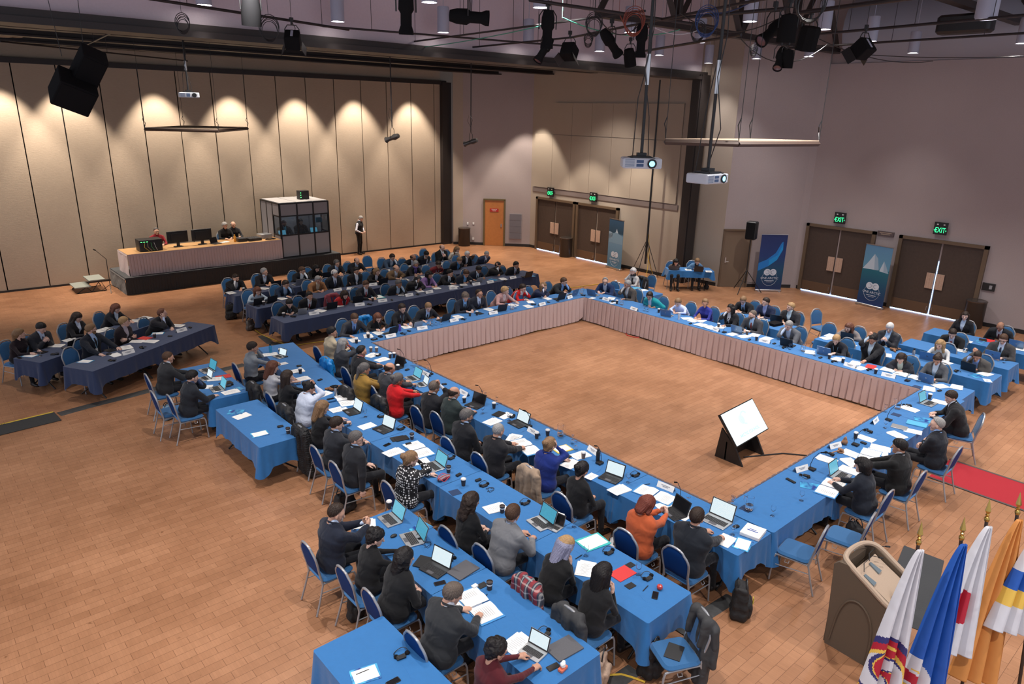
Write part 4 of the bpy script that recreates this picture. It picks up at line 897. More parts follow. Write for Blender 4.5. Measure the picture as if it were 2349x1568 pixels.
# key, head x, head y, zone, description, sex+hair style+hair colour+skin, coat, shirt, pose, head yaw (deg, + = to their left), head pitch, extras
PD_ = """
1|540|631|C|man with short brown hair in black jacket|m short dbr a|101012|d0d0d0|chin|20|.1|lan
2|606|618|C|grey-haired man in black suit without tie|m short gr a|15151a|c8d4e4|rest|35|-.1|
3|692|614|C|brown-haired man in black suit leaning on his hand|m short br a|141417|dfe3ea|chinl|35|.2|gl
4|725|608|C|person with black hair and black top looking down|f bob blk d|0f0f10|15151a|type|10|.45|
5|772|598|C|grey-haired man in charcoal suit with headphones|m short dgr a|1e2026|b8cdea|rest|10|.1|ph lan tie=23375a
6|818|592|C|balding man in dark navy suit reading|m bald br a|15181f|b4c6e0|write|0|.45|tie=15151a
7|899|584|C|brown-haired man in slate blue jacket|m short dbr a|33465c|c8d0dc|chinl|15|.3|lan
8|947|585|C|bald man in black suit with a laptop|m bald dbr c|141417|c8ccd4|type|25|.3|
9|977|577|C|black-haired man in dark slate suit, head down|m short blk a|1c212a|d0d6e0|phone|0|.5|
10|1014|564|C|balding man in black suit with a red tie|m bald br d|101013|dde0e6|phone|0|.4|tie=7a1018 lan
11|1048|567|C|woman with light brown hair in cream sweater|f long dbl d|-|d9cfbd|lap|10|.3|scarf=cfc5ba
12|1072|578|C|white-haired man in white shirt and black jacket|m short wh d|131316|dfe4ee|lap|0|.15|lan
13|1116|577|C|bald man in slate blue suit at the row end|m buzz gr d|262f44|cfd6e6|phone|0|.4|tie=12131a
14|590|660|B|woman with auburn fringe in pale grey top|f long rbr d|-|a9bac6|type|0|.35|lan
15|654|645|B|dark-haired man in navy suit, hand at mouth|m short dbr a|18283e|9fbde0|chinl|20|.25|gl lan
16|729|635|B|grey-haired man in tan bomber jacket|m short gr b|8a5f3c|c8b8a0|rest|0|.2|
17|767|623|B|white-haired man in black suit with headphones|m short wh a|1a1c22|ccd5e2|lap|15|.15|ph tie=3c4a66
18|817|616|B|dark-haired man in black suit with folded arms|m short blk b|17181c|d8dade|arms|10|.1|lan
19|864|617|B|blond woman in black jacket|f bob dbl d|0f0f11|c8ccd4|rest|15|.1|lan
20|909|610|B|balding man in khaki blazer|m bald gbr a|6a543c|c4ccd8|write|10|.2|tie=23252c
21|954|600|B|grey-haired woman with purple scarf|f short gr b|1d1d22|77609a|rest|-10|.15|lan scarf=5a4a86
22|1005|600|B|man in red and black patterned sweater|m short dbr b|-|6a1f24|write|0|.4|lan
23|1053|591|B|fair-haired man in black suit and blue shirt|m short dbl d|14161c|3f7fb8|phone|0|.45|lan
25|663|688|A|woman with black ponytail in black top|f pony blk d|101013|1c1c20|type|-10|.35|lan
26|710|672|A|black-haired man in black jacket, arms folded|m short blk b|111114|c4c8ce|arms|0|-.05|tie=8a2a30
27|790|668|A|woman with dark hair in red jacket|f wavy dbr d|a01318|201416|phone|0|.45|lan
28|839|647|A|man in dark suit holding a turquoise folder|m short br a|1b1d23|cdd5e3|write|0|.25|tie=7c1420
29|914|644|A|dark-haired man in black suit, fingers on chin|m short dgr c|141519|9fb4c8|chinl|5|.2|lan
30|956|633|A|man with dark grey hair and headphones|m short dgr a|131317|c8ccd4|brow|0|.3|ph
31|984|624|A|woman with black bob in lilac jacket|f fringe blk b|8a6c9e|2a2a30|rest|15|.2|
32|1032|620|A|black-haired man in black suit turning aside|m short blk a|121216|d4dae2|write|25|.15|tie=20222a lan
33|1068|620|A|brown-haired man in navy suit reading closely|m short br a|161b27|5c97d0|write|0|.55|gl lan
34|1097|611|A|black-haired man in navy suit, head bent|m short blk c|161b2a|c8d0dc|wide|5|.5|lan tie=15151c
35|1142|603|A|black-haired man in black suit, hand on cheek|m short blk b|111113|c8cad0|cheek|10|.2|tie=15151a
36|1184|602|A|black-haired man at the east end of the row|m short blk b|131418|b8bcc8|rest|5|.15|tie=402a50
37|812|722|N|brown-haired man in charcoal suit, patterned shirt|m short br a|23262c|7d9fd0|wide|5|.4|tie=31486e
38|866|720|N|strawberry-blond woman with glasses in black|f long rbr d|-|111114|type|-5|.4|gl lan
39|922|701|N|dark-haired woman in black blazer with glasses|f short dbr d|17171b|2a2a34|type|5|.2|gl lan
40|982|696|N|short-haired man in dark suit, blue lanyard|m short dbl d|15171d|bccce4|wide|-10|.4|lan tie=15151a
41|1067|674|N|man with curly fair hair in navy suit|m curly gbr d|171d2a|7fb2e8|type|-10|.45|tie=15171f
42|1099|668|N|man with thinning brown hair in navy suit|m thin dbr b|171b28|c4d2ea|lap|15|.15|tie=1a2a4e gl
43|1159|661|N|woman with curly blond hair in pink jacket|f curly bl d|b08884|e0c8c4|wide|25|.1|
44|1199|654|N|dark-haired woman in red jacket, hand at mouth|f short dbr d|b01218|d8d8d8|chinl|15|.2|gl
45|1247|651|N|woman with long fair hair in navy jacket|f long dbl d|1a2440|c8ccd8|cheek|25|.1|
46|1293|639|N|brown-haired man in charcoal suit, fist on chin|m short br d|1c1e22|7aa0d4|chinl|20|.2|gl
47|1388|639|NE|grey-haired man in bright navy suit|m thin gr d|13294f|cfd8ea|type|25|.1|gl lan
48|1440|647|E|grey-haired man in grey-brown tweed jacket|m short gr b|46403c|b8b4b0|chin|-20|.1|gl lan
49|1452|619|F|woman with curly white hair in pale sweater|f curly wh d|-|b4b0ac|chin|20|.1|scarf=1c1a1c
50|1491|671|E|dark-haired man in teal jacket with headphones|m short dbr b|0a8088|c8ccd4|write|15|.35|ph lan
51|1556|686|E|blond woman in pale blue and white top|f pony dbl d|-|b9c4e4|rest|10|.35|
52|1617|690|E|person with short brown hair in royal blue tunic|f short dbl b|-|272f86|rest|35|0|
53|1676|703|E|dark-haired woman in black jacket, fingers at lips|f wavy blk b|131216|c4c8d0|chin|-25|-.05|
54|1727|716|E|bald man in grey suit with striped tie|m buzz gbr d|3c3c40|a8c8ee|rest|-25|.05|tie=7a3028 lan
55|1811|739|E|grey-haired man in light grey suit|m short gr d|55575c|c4d4ec|chin|-5|.25|
56|1920|770|E|short-haired fair woman in dark navy blazer|f short bl d|1a1c24|101014|type|10|.4|lan
57|2004|771|E|man with curly black hair covering his face|m curly blk b|121215|9fb0c0|brow|-10|.4|
58|2069|812|E|woman with long brown hair in dark jacket|f wavy dbr d|20232c|a8b4ac|rest|5|.45|
59|2152|817|E|dark-haired woman with bun in grey jacket|f updo dbr b|4a4c50|c0ccdc|type|5|.4|lan
60|1706|681|F|short-haired man in black suit reading|m short dbl d|141416|a8c4e8|rest|10|.45|lan gl tie=14141a
61|1757|687|F|brown-haired man in navy jacket|m short dbr d|1c2340|8f9cc8|rest|-20|0|
62|1814|699|F|fair-haired person in dark grey suit|m short bl d|2a2a2e|c0d4dc|rest|-25|-.05|lan
63|1949|743|F|brown-haired woman in pale grey cardigan|f long rbr d|77706e|2a2a30|type|-10|.3|
64|2042|745|F|white-haired man in dark grey suit|m short wh d|24262c|9dc0e8|phone|10|.4|lan
65|2158|782|F|woman with long blond hair in white sweater|f wavy bl d|-|c8c8c6|type|-5|.2|
66|2243|807|F|dark-haired man in grey suit, hand over eyes|m short dbr b|4a4744|7d9cd0|brow|5|.35|lan
67|2187|756|G|brown-haired man in black suit and red tie|m short dbr d|121214|c8ccdc|rest|10|.45|tie=8a1018 lan
68|2303|771|G|brown-haired man in grey suit with glasses|m short br d|3c3a3a|c4cce0|type|5|.35|gl lan tie=202a44
69|2214|720|H|woman with dark brown hair in black coat|f wavy dbr d|17161a|b8c4d4|lap|15|0|
70|2297|740|H|balding man in charcoal suit looking down|m bald dgr c|1c1d21|c8c8cc|lap|0|.5|tie=5a2a30
72|1551|595|R|woman with long black hair by the camera gear|f long blk d|-|55504e|phone|0|.45|
73|1600|594|R|person with short fair hair in denim jacket|f short dbl d|4f7396|15151a|type|0|.4|
74|2184|902|S|person with brown hair in black suit at the corner|m short dbr d|111112|c4c8d0|type|30|.3|
75|2150|966|S|man with thinning grey hair, arms folded|m thin gr d|11151e|8fb4e4|arms|20|.1|
76|2064|1016|S|man with dark wavy hair in black suit|m short blk b|0e0e10|c8ccd4|rest|15|.1|
77|1980|1059|S|woman with dark bob in navy blazer|f fringe blk d|121823|c4c8d0|type|10|.15|
78|762|756|W|man in beige vest with embroidered yoke|m short blk b|-|b4a68c|rest|-30|0|
79|787|783|W|woman with long grey hair in grey jacket|f long gr b|33353a|8a4448|cheek|-15|.1|
80|829|800|W|man with thinning black hair, embroidered black vest|m thin blk b|131316|b86a72|write|-10|.2|
81|836|840|W|man with long ponytail in green shirt|m pony dgr b|8a6a2c|5f7a5a|rest|-15|.1|
82|893|838|W|balding man in grey suit with a dark laptop|m bald dbr b|33353b|c4c8d0|type|-15|.3|
83|912|864|W|woman with grey bun in red hooded jacket|f bun dgr c|c01018|b01016|type|-10|.2|
84|995|882|W|man in black suit holding his forehead|m short gbr b|15151a|c4c8d0|brow|-5|.35|
85|1041|894|W|bald man in dark green-grey suit|m bald dbr b|26302f|c4c8d0|type|-10|.3|
86|1070|947|W|man with dark hair and glasses in black suit|m short dgr b|131418|a8c4e8|lap|-20|.1|gl
87|1143|980|W|man with cropped grey hair in dark suit|m buzz gr b|15171c|c4ccd8|write|5|.25|
88|1261|1013|W|woman with blond updo in royal blue jacket|f bun dbl d|11276e|11276e|cheek|5|.2|
89|1335|1069|W|woman with dark clipped-up hair in black|f bun blk b|-|101012|lap|0|.25|
90|1482|1147|W|red-haired woman in orange jacket bent forward|f bob red d|b0522c|a04a28|phone|-10|.6|
91|1600|1177|W|dark-haired man in big navy suit|m short dbr b|151a22|c4c8d0|type|5|.15|
92|579|791|X|dark-haired man in light grey sweater|m short dbr b|-|7e8488|chinl|-20|.1|
93|624|835|X|woman with straight brown hair in white shirt|f long rbr d|-|b8b8bc|type|-10|.3|
94|660|857|X|woman with very long dark hair in black|f xlong dbr d|-|121214|rest|-15|.05|
95|708|881|X|woman with dark bun in white jacket|f bun blk b|c4ccdc|c4ccdc|brow|-10|.4|
96|738|927|X|woman with long blond hair in black top|f long dbl d|-|141417|write|-15|.3|
97|772|965|X|man with brown hair in dark suit by fur coat|m short dbr d|1c1f26|a8c0e0|rest|-20|.15|
98|818|998|X|man with glasses and crossed legs in dark suit|m short dgr d|1a1b20|9fbcdc|side|-40|.0|gl tie=2a3446
99|941|1045|X|blond woman in polka dot jacket|f bun dbl d|POLKA|101014|cheek|-15|.2|
100|1081|1140|X|woman with long brown hair in black coat|f wavy dbr d|-|0f0f12|lap|-10|.2|
101|1178|1168|X|brown-haired man in light grey blazer|m short br b|6c6d70|b4c4e0|type|10|.1|
102|1296|1240|X|woman with blue and blond hair in black|f long lav d|-|0e0e10|phone|-15|.35|
103|1385|1303|X|woman with long black hair holding a phone up|f xlong blk d|-|0f0f12|phone|-5|.15|lan
104|769|1167|Y|man with thinning hair in navy suit with phone|m thin dbr a|131a2a|c0d0ea|phone|-20|.35|
105|859|1222|Y|woman with dark pinned hair in black|f updo blk d|-|0f0f12|type|-20|.3|
106|928|1268|Y|woman with wavy black hair in black blazer|f wavy blk d|0f1012|0f1012|lap|-10|.15|
107|1035|1350|Y|man with grey-brown hair in charcoal suit writing|m short gbr a|26282b|c4c8d0|write|-20|.4|
108|1137|1478|Y|person with curly black hair in burgundy sweater|f updo blk b|-|4a1018|type|-15|.25|gl
109|385|813|Z|man with shaved head in dark grey suit|m buzz br b|222326|c8ccd4|type|-5|.15|
110|440|857|Z|dark-haired man in black blazer typing|m short blk d|181b22|3a4a6a|chinl|-5|.2|
111|208|750|J|man with wavy fair hair and glasses in navy suit|m short dbl d|121824|9db4d4|wide|55|0|gl lan tie=15151c
112|284|733|J|short-haired blond woman with scarf in brown jacket|f short bl d|241b1e|a8a0a8|arms|45|0|
113|372|712|J|man with thinning red hair, fist at face|m thin rbr d|1e1f22|a8b4d0|chin|60|0|
114|44|760|K|woman with blond tied hair in dark purple|f pony dbl d|-|1c1218|write|60|-.05|
115|91|745|K|black-haired man in dark grey suit with phone|m short blk d|26282e|b4c4dc|phone|15|.45|tie=3a4660
116|174|721|K|woman with long dark hair in black, head down|f long dbr d|17171a|c8d4e8|rest|15|.5|
117|264|700|K|woman with long brown hair in dark blazer|f wavy rbr d|1a1c22|c8d8ec|write|5|.4|
"""
m_polka, _nt, _b = nodes('polka_dots')
_tc = _nt.nodes.new('ShaderNodeTexCoord'); _v = _nt.nodes.new('ShaderNodeTexVoronoi'); _v.inputs['Scale'].default_value = 26; _v.inputs['Randomness'].default_value = .25
lk(_nt, _tc.outputs['Object'], _v.inputs['Vector']); _r = _nt.nodes.new('ShaderNodeValToRGB'); _r.color_ramp.interpolation = 'CONSTANT'
_r.color_ramp.elements[0].color = (.72, .72, .72, 1); _r.color_ramp.elements[1].position = .36; _r.color_ramp.elements[1].color = (.008, .008, .010, 1)
lk(_nt, _v.outputs['Distance'], _r.inputs['Fac']); lk(_nt, _r.outputs['Color'], _b.inputs['Base Color']); _b.inputs['Roughness'].default_value = .8
FARLIST = []
CAMV = np.array([0.0, 0, CAMZ])
for line in PD_.strip().splitlines():
    k, hx, hy, zn, desc, look, coat, shirt, pose, hyaw, hpit, ex = line.split('|')
    k = int(k); hx = float(hx); hy = float(hy); sex, hs, hc, sk = look.split()
    if zn == 'NE': yaw = PI*1.08+.0; ed = edge((16.94, 14.6), (1, 0)); zlab = 'at the north-east corner'
    else: yaw, ed, zlab = ZN[zn]
    opt = dict(e.split('=') if '=' in e else (e, True) for e in ex.split())
    s = 1.03; td = .33
    if k == 74: yaw = PI*.62
    if k == 47: ed = edge((16.94, 14.6), (1, 0))
    if zn == 'X' and hy < 870: ed = edge((5.62, 12.0), (-1, .128)); yaw = .0
    # lean so that the hips stay a seat's depth from the table edge
    zh = 1.24*s; H = P(hx, hy, zh)
    for it in range(3):
        d = float(np.dot(H[:2]-ed[0], ed[1])); need = min(max((.27 if zn == 'W' else td)+.03-d, .07), .47); lean = math.asin(min((need-.03)/.80, .6)); lean = round(lean/.06)*.06
        zh = s*(.575+(.50 if sex == 'm' else .465)*math.cos(lean*1.1)+.195); H = P(hx, hy, zh)
    B = body_arrays(pose, lean, sex, 0, False, TZ/s, td/s, 1.0, False)
    off = np.array([B['Hc'][0]*s, 0])
    root = H[:2]-np.array([math.cos(yaw), math.sin(yaw)])*off[0]
    dist = np.linalg.norm(np.array([root[0], root[1], 1])-CAMV); fine = 2 if dist < 10.5 else (1 if dist < 17 else 0)
    td_ = float(np.dot(root-ed[0], ed[1])); td_ = min(max(round(td_/.05)*.05, .2), .5)
    if zn in ('S',) and k == 74: td_ = .33
    patt = None; ct = None if coat == '-' else coat
    if coat == 'POLKA': patt = m_polka; ct = 'ffffff'
    o, B, hc_ = person(root, yaw, 0, desc+' seated '+zlab, pose, lean, sex, hs, hc, sk, ct, shirt, '121318', opt.get('tie'), 'lan' in opt, 'gl' in opt, 'ph' in opt,
        math.radians(float(hyaw)), float(hpit), fine, s, TZ, td_, 1.06 if k in (20, 66, 91, 107, 12, 76) else 1.0, k == 93, False, 'seated delegates', patt=patt, beard=k in (1, 30, 54, 86, 111, 47), scarf=opt.get('scarf'))
    PPL[k] = (root, yaw, desc, zlab)
    if k != 90: chair(root[0]-math.cos(yaw)*.02, root[1]-math.sin(yaw)*.02, yaw, 'blue banquet chair holding the '+desc, 'occupied banquet chairs')
    else: chair(root[0], root[1], yaw, 'blue banquet chair holding the '+desc, 'occupied banquet chairs')
# empty chairs: backrest centre in the photograph, facing
EMP = [(843, 600, 'C', 'in the back navy row beside the balding man reading'), (972, 583, 'C', 'in the back navy row behind the grey-haired woman'), 
 (163, 820, 'J', 'at the west end of the front angled row'),
 (1190, 686, 'N', 'at the north arm behind the red jacket'), (1494, 645, 'F', 'in the second eastern row near the teal jacket'), (1873, 727, 'F', 'standing free on the floor east of the second row'), (1901, 760, 'F', 'at the second eastern row beside the grey cardigan'),
 (358, 922, 'Z', 'at the small west table with a blue bag beneath')]
FREE = []
for x, y, zn, where in EMP:
    yaw, ed, _ = ZN[zn]; q = P(x, y, .74); dd = np.array([math.cos(yaw), math.sin(yaw)]); q = q[:2]+dd*.27
    if zn in 'ABCN': q = q
    if x == 1873: yaw = -PI*.62; q = P(1873, 727, .74)[:2]+np.array([math.cos(yaw), math.sin(yaw)])*.27
    FREE.append(chair(q[0], q[1], yaw, 'empty blue banquet chair '+where, 'empty banquet chairs'))
for x, y, yw, where in ((1830, 1272, PI*.56, 'at the south arm, closest to the big navy suit'), (1938, 1240, PI*.55, 'at the south arm, beside the woman with dark bob')):
    q = P(x, y, .0)[:2]; q = P(x-2, y-8, .46)[:2]; FREE.append(chair(q[0], q[1], yw, 'empty blue banquet chair '+where, 'empty banquet chairs'))

# ---------------------------------------------------------------- things on the tables
m_scr = {}
def screen(name, base, es=1.6):
    if name in m_scr: return m_scr[name]
    m, nt, b = nodes('screen_'+name); tc = nt.nodes.new('ShaderNodeTexCoord'); n = nt.nodes.new('ShaderNodeTexBrick')
    n.inputs['Scale'].default_value = 9; n.inputs['Brick Width'].default_value = .9; n.inputs['Row Height'].default_value = .22; n.inputs['Mortar Size'].default_value = .05
    n.inputs['Color1'].default_value = (*base, 1); n.inputs['Color2'].default_value = (*[min(1, c*1.25) for c in base], 1); n.inputs['Mortar'].default_value = (*[c*.72 for c in base], 1)
    lk(nt, tc.outputs['Generated'], n.inputs['Vector']); lk(nt, n.outputs['Color'], b.inputs['Emission Color']); b.inputs['Emission Strength'].default_value = es
    b.inputs['Base Color'].default_value = (.01, .01, .01, 1); b.inputs['Roughness'].default_value = .2; m_scr[name] = m; return m
screen('white', (.75, .92, 1.0), .62); screen('cyan', (.18, .62, .85), .5); screen('teal', (.08, .42, .60), .5); m_scr['off'] = mat('screen_off', (.012, .012, .014), .12)
m_sil = mat('silver_laptop', (.48, .49, .50), .35, metal=.6); m_keys = mat('laptop_keys', (.02, .02, .022), .6); m_lapk = mat('black_laptop', (.018, .018, .02), .4)
m_lapb = mat('blue_grey_laptop_lid', (.16, .26, .40), .35, metal=.5)
m_glass = mat('clear_glass', (1, 1, 1), .02, trans=1.0); M['clear_glass'].node_tree.nodes['Principled BSDF'].inputs['IOR'].default_value = 1.3
m_cup = mat('dark_paper_cup', (.05, .038, .036), .6); m_lid = mat('cup_lid', (.7, .68, .66), .5); m_cupb = mat('brown_paper_cup', (.22, .14, .10), .6)
m_red = mat('red_folder', (.60, .035, .035), .5); m_yel = mat('yellow_folder', (.75, .50, .08), .6); m_teal = mat('turquoise_folder', (.03, .42, .42), .6)
m_brown = mat('carved_wood', (.32, .16, .08), .5); m_grey = mat('grey_felt', (.10, .10, .11), .9, noise=.2, nscale=150); m_dnap = mat('dark_blue_napkin', (.012, .035, .10), .8)
m_bro, _nt, _b = nodes('blue_brochure'); _tc = _nt.nodes.new('ShaderNodeTexCoord'); _n = _nt.nodes.new('ShaderNodeTexNoise'); _n.inputs['Scale'].default_value = 3.2; _n.inputs['Distortion'].default_value = 1.5
lk(_nt, _tc.outputs['Object'], _n.inputs['Vector']); _r = _nt.nodes.new('ShaderNodeValToRGB'); _r.color_ramp.elements[0].position = .38; _r.color_ramp.elements[0].color = (.02, .05, .25, 1); _r.color_ramp.elements[1].position = .62; _r.color_ramp.elements[1].color = (.10, .55, .85, 1)
lk(_nt, _n.outputs['Fac'], _r.inputs['Fac']); lk(_nt, _r.outputs['Color'], _b.inputs['Base Color']); _b.inputs['Roughness'].default_value = .25
def itm(name): return empty(name)
def b_paper(w_=.21, h=.297, n=3, mm=None, lines=True, name='paper_sheets'):
    t = itm(name); r = random.Random(n*7+int(w_*100))
    for i in range(n):
        b = MB(); b.box((r.uniform(-.02, .02), r.uniform(-.015, .015), .0015+.003*i), (h, w_, .003 if i < n-1 else .0015), r.uniform(-.12, .12)); b.build('sheet', mm or m_paper, t)
    if lines:
        b = MB()
        for k in range(9): b.box((-h*.38+k*h*.085, r.uniform(-.01, .01), .003*n+.0012), (.0035, w_*.7*r.uniform(.5, 1), .0006))
        b.build('printed_text', m_ink, t)
    return t
def b_binder():
    t = itm('open_binder')
    b = MB(); b.box((0, .17, .006), (.32, .31, .006)); b.box((0, -.17, .006), (.32, .31, .006)); b.build('cover', mat('binder_blue', (.05, .25, .55), .5), t)
    for sd in (-1, 1):
        b = MB(); v = []; 
        for i in range(9):
            y = sd*(.012+.285*i/8); z = .012+.016*math.sin(PI*min(1, i/5))*(1 if sd > 0 else .7)
            v += [(-.148, y, z), (.148, y, z)]
        b.add(v, [(2*i, 2*i+1, 2*i+3, 2*i+2)[::sd] for i in range(8)], 0, True); b.box((0, sd*.155, .011), (.29, .285, .006))
        b.build('page', m_paper, t)
        b = MB()
        for k in range(8): b.box((-.11+k*.026, sd*.16, .0305 if False else .0225), (.0035, .17, .0006))
        b.build('printed_text', m_ink, t)
    return t
def b_laptop(scr='white', body=None, ang=108, size=1.0, lid=None, logo=False, name='laptop'):
    t = itm(name); W_, D_ = .33*size, .23*size; body = body or m_sil
    b = MB(); b.rbox((0, 0, .009), (D_, W_, .016), .012); b.build('base', body, t)
    b = MB()
    for r_ in range(5):
        for c_ in range(13): b.box((.045*size-r_*.022*size, (-.132+c_*.022)*size, .0185), (.018*size, .0185*size, .003))
    b.build('keyboard', m_keys, t)
    b = MB(); b.box((-.075*size, 0, .0178), (.055*size, .10*size, .001)); b.build('touchpad', m_grey, t)
    a = math.radians(ang-90); Rm = roty(-0.0); h = .215*size; c0 = np.array([D_/2-.004, 0, .016]); dz = np.array([math.sin(a), 0, math.cos(a)]); dn = np.array([-math.cos(a), 0, math.sin(a)])
    Rs = np.stack([dn, np.array([0, -1.0, 0]), dz], 1)*1.0; Rs = np.stack([dn, np.cross(dz, dn), dz], 1)
    b = MB(); b.box(c0+dz*h/2-dn*.004, (.007, W_, h), R=Rs); l = b.build('lid', lid or body, t)
    b = MB(); b.box(c0+dz*h/2+dn*.0003, (.002, W_-.004, h-.004), R=Rs); b.build('bezel', m_keys, l)
    b = MB(); b.box(c0+dz*(h/2+.003)+dn*.0014, (.0012, W_-.03, h-.032), R=Rs); b.build('display', m_scr[scr], l)
    if logo:
        b = MB(); b.lathe([(0, 0), (.020, 0), (.020, .001), (0, .001)], c0+dz*h*.5-dn*.0075, 12, R=Rs @ roty(PI/2)); b.build('lid_mark', m_lid, l)
    return t
def b_tent():
    t = itm('name_card'); b = MB(); w_, d_, h = .145, .045, .085
    b.add([(-d_, -w_, 0), (-d_, w_, 0), (0, w_, h), (0, -w_, h), (d_, -w_, 0), (d_, w_, 0), (-d_+.002, -w_, 0), (d_-.002, -w_, 0)], [(0, 1, 2, 3), (3, 2, 5, 4)]); b.build('card', m_paper, t)
    b = MB(); nrm = np.array([-h, 0, d_])
    for s_ in (-1, 1):
        for k, (u, l_) in enumerate(((.62, .15), (.42, .09))):
            x = s_*(d_*(1-u)+.0015); z = h*u+.001; b.box((x, 0, z), (.002, l_, .011), ry=-s_*.49)
    b.build('printed_name', m_ink, t); return t
def b_cup(lid=True, m=None, name='coffee_cup', h=.11):
    t = itm(name); b = MB(); b.lathe([(.028, 0), (.040, h), (.042, h+.003), (.039, h+.003), (.037, h-.01), (0, h-.012)], n=16); b.build('cup', m or m_cup, t)
    if lid: b = MB(); b.lathe([(.043, h-.004), (.044, h+.004), (.038, h+.010), (.036, h+.016), (.030, h+.014), (0, h+.012)], n=16); b.build('lid', m_lid, t)
    else: b = MB(); b.lathe([(.0305, h*.3), (.0375, h*.78), (.0378, h*.78), (.0308, h*.3)], n=16); b.build('printed_band', m_paper, t)
    return t
def b_recv(band=True):
    t = itm('interpreter_headset'); b = MB(); b.rbox((0, 0, .013), (.105, .058, .024), .01); b.rbox((-.03, 0, .027), (.03, .04, .006), .005); b.build('receiver', m_black, t)
    if band:
        b = MB(); b.tube([(.02+.075*math.cos(a), .06+.055*math.sin(a), .02+.012*math.sin(a*2)) for a in np.linspace(-.6, PI+.6, 14)], .0045, 6); b.build('headband', m_black, t)
        for a in (-.6, PI+.6):
            b = MB(); b.lathe([(0, 0), (.026, 0), (.028, .012), (.02, .022), (0, .022)], (.02+.075*math.cos(a), .06+.055*math.sin(a), .003), 12); b.build('ear_pad', m_blackm, t)
    return t
def b_glass(inv=True):
    t = itm('wine_glass'); pr = [(.033, 0), (.032, .004), (.006, .008), (.0045, .065), (.012, .075), (.032, .098), (.036, .125), (.031, .158), (.0295, .158), (.0345, .125), (.030, .10), (.010, .08), (0, .078)]
    if inv: pr = [(r, .158-z) for r, z in pr][::-1]
    b = MB(); b.lathe(pr, n=18); b.build('glass', m_glass, t); return t
def b_pitcher():
    t = itm('water_pitcher'); b = MB(); b.lathe([(.050, 0), (.056, .01), (.058, .10), (.050, .16), (.056, .215), (.053, .215), (.047, .16), (.054, .10), (.052, .014), (0, .012)], n=22); b.build('jug', m_glass, t)
    b = MB(); b.tube([(.05, 0, .19), (.10, 0, .185), (.105, 0, .12), (.058, 0, .06)], .006, 8); b.build('handle', m_glass, t)
    b = MB(); b.lathe([(0, .016), (.050, .016), (.052, .09), (0, .09)], n=18); b.build('water', m_glass, t); return t
def b_phone(scr='off'):
    t = itm('phone'); b = MB(); b.rbox((0, 0, .004), (.145, .072, .008), .01); b.build('body', m_black, t); b = MB(); b.box((0, 0, .0083), (.128, .064, .001)); b.build('display', m_scr[scr], t); return t
def b_mic():
    t = itm('table_microphone'); b = MB(); b.prism([(-.055, -.05), (.055, -.04), (.055, .04), (-.055, .05)], .03); b.build('base', m_black, t)
    b = MB(); b.tube([(.03, 0, .03), (.03, 0, .10), (.0, 0, .22), (-.07, 0, .33), (-.11, 0, .36)], .005, 6); g = b.build('gooseneck', m_black, t)
    b = MB(); b.tube([(-.10, 0, .352), (-.16, 0, .375)], [.010, .011], 8); b.build('microphone_head', m_blackm, g); return t
def b_flat(name, m, w_=.21, h=.30, th=.008, pages=False):
    t = itm(name); b = MB(); b.rbox((0, 0, th/2), (h, w_, th), .006, ch=.001); b.build('cover', m, t)
    if pages: b = MB(); b.box((0, 0, th+.001), (h*.86, w_*.8, .002), .06); b.build('page', m_paper, t)
    return t
def b_bottle(m, h=.22, name='water_bottle'):
    t = itm(name); b = MB(); b.lathe([(.033, 0), (.035, .01), (.035, h*.72), (.022, h*.84), (0, h*.84)], n=16); b.build('body', m, t)
    b = MB(); b.lathe([(.021, h*.84), (.023, h), (0, h)], n=12); b.build('cap', m_black, t); return t
def b_binderc():
    t = itm('ring_binder'); b = MB(); b.rbox((0, 0, .025), (.30, .27, .05), .01, ch=.003); b.build('cover', m_paper, t)
    b = MB(); b.box((-.02, 0, .0508), (.02, .15, .001)); b.box((.015, .01, .0508), (.016, .10, .001)); b.build('printed_title', mat('navy_print', (.03, .08, .3), .6), t)
    b = MB(); b.box((.0, .0, .025), (.302, .262, .036)); b.build('page', m_white, t); return t
def b_tissue():
    t = itm('tissue_pack'); b = MB(); b.rbox((0, 0, .018), (.11, .06, .035), .01); b.build('pack', mat('orange_pack', (.75, .16, .08), .4, noise=.5, nscale=50), t)
    V, Q = smooth_field([ell((0, 0, .06), (.03, .025, .035)), ell((.02, .01, .075), (.022, .02, .02)), ell((-.022, 0, .08), (.018, .02, .02))], .007, .01).mesh(); npobj('tissue', V+.003*np.sin(V[:, [1, 2, 0]]*220), Q, np.zeros(len(Q), int), [m_paper], t); return t
def b_apple():
    t = itm('apple'); b = MB(); b.lathe([(0, .006), (.018, 0), (.034, .018), (.038, .038), (.030, .058), (.012, .064), (0, .056)], n=18); b.build('fruit', mat('apple_skin', (.55, .06, .05), .3, noise=.5, nscale=25), t)
    b = MB(); b.tube([(0, 0, .056), (.004, .003, .08)], .002, 5); b.build('stem', m_brown, t); return t
def b_gavel():
    t = itm('gavel'); b = MB(); b.lathe([(.055, 0), (.06, .006), (.06, .022), (0, .022)], n=18); b.build('sound_block', m_brown, t)
    b = MB(); b.tube([(-.045, 0, .05), (-.04, 0, .05), (.04, 0, .05), (.045, 0, .05)], [.02, .026, .026, .02], 12); h_ = b.build('head', m_brown, t); b = MB(); b.tube([(0, 0, .05), (.02, .22, .035)], [.008, .011], 8); b.build('handle', m_brown, h_); return t
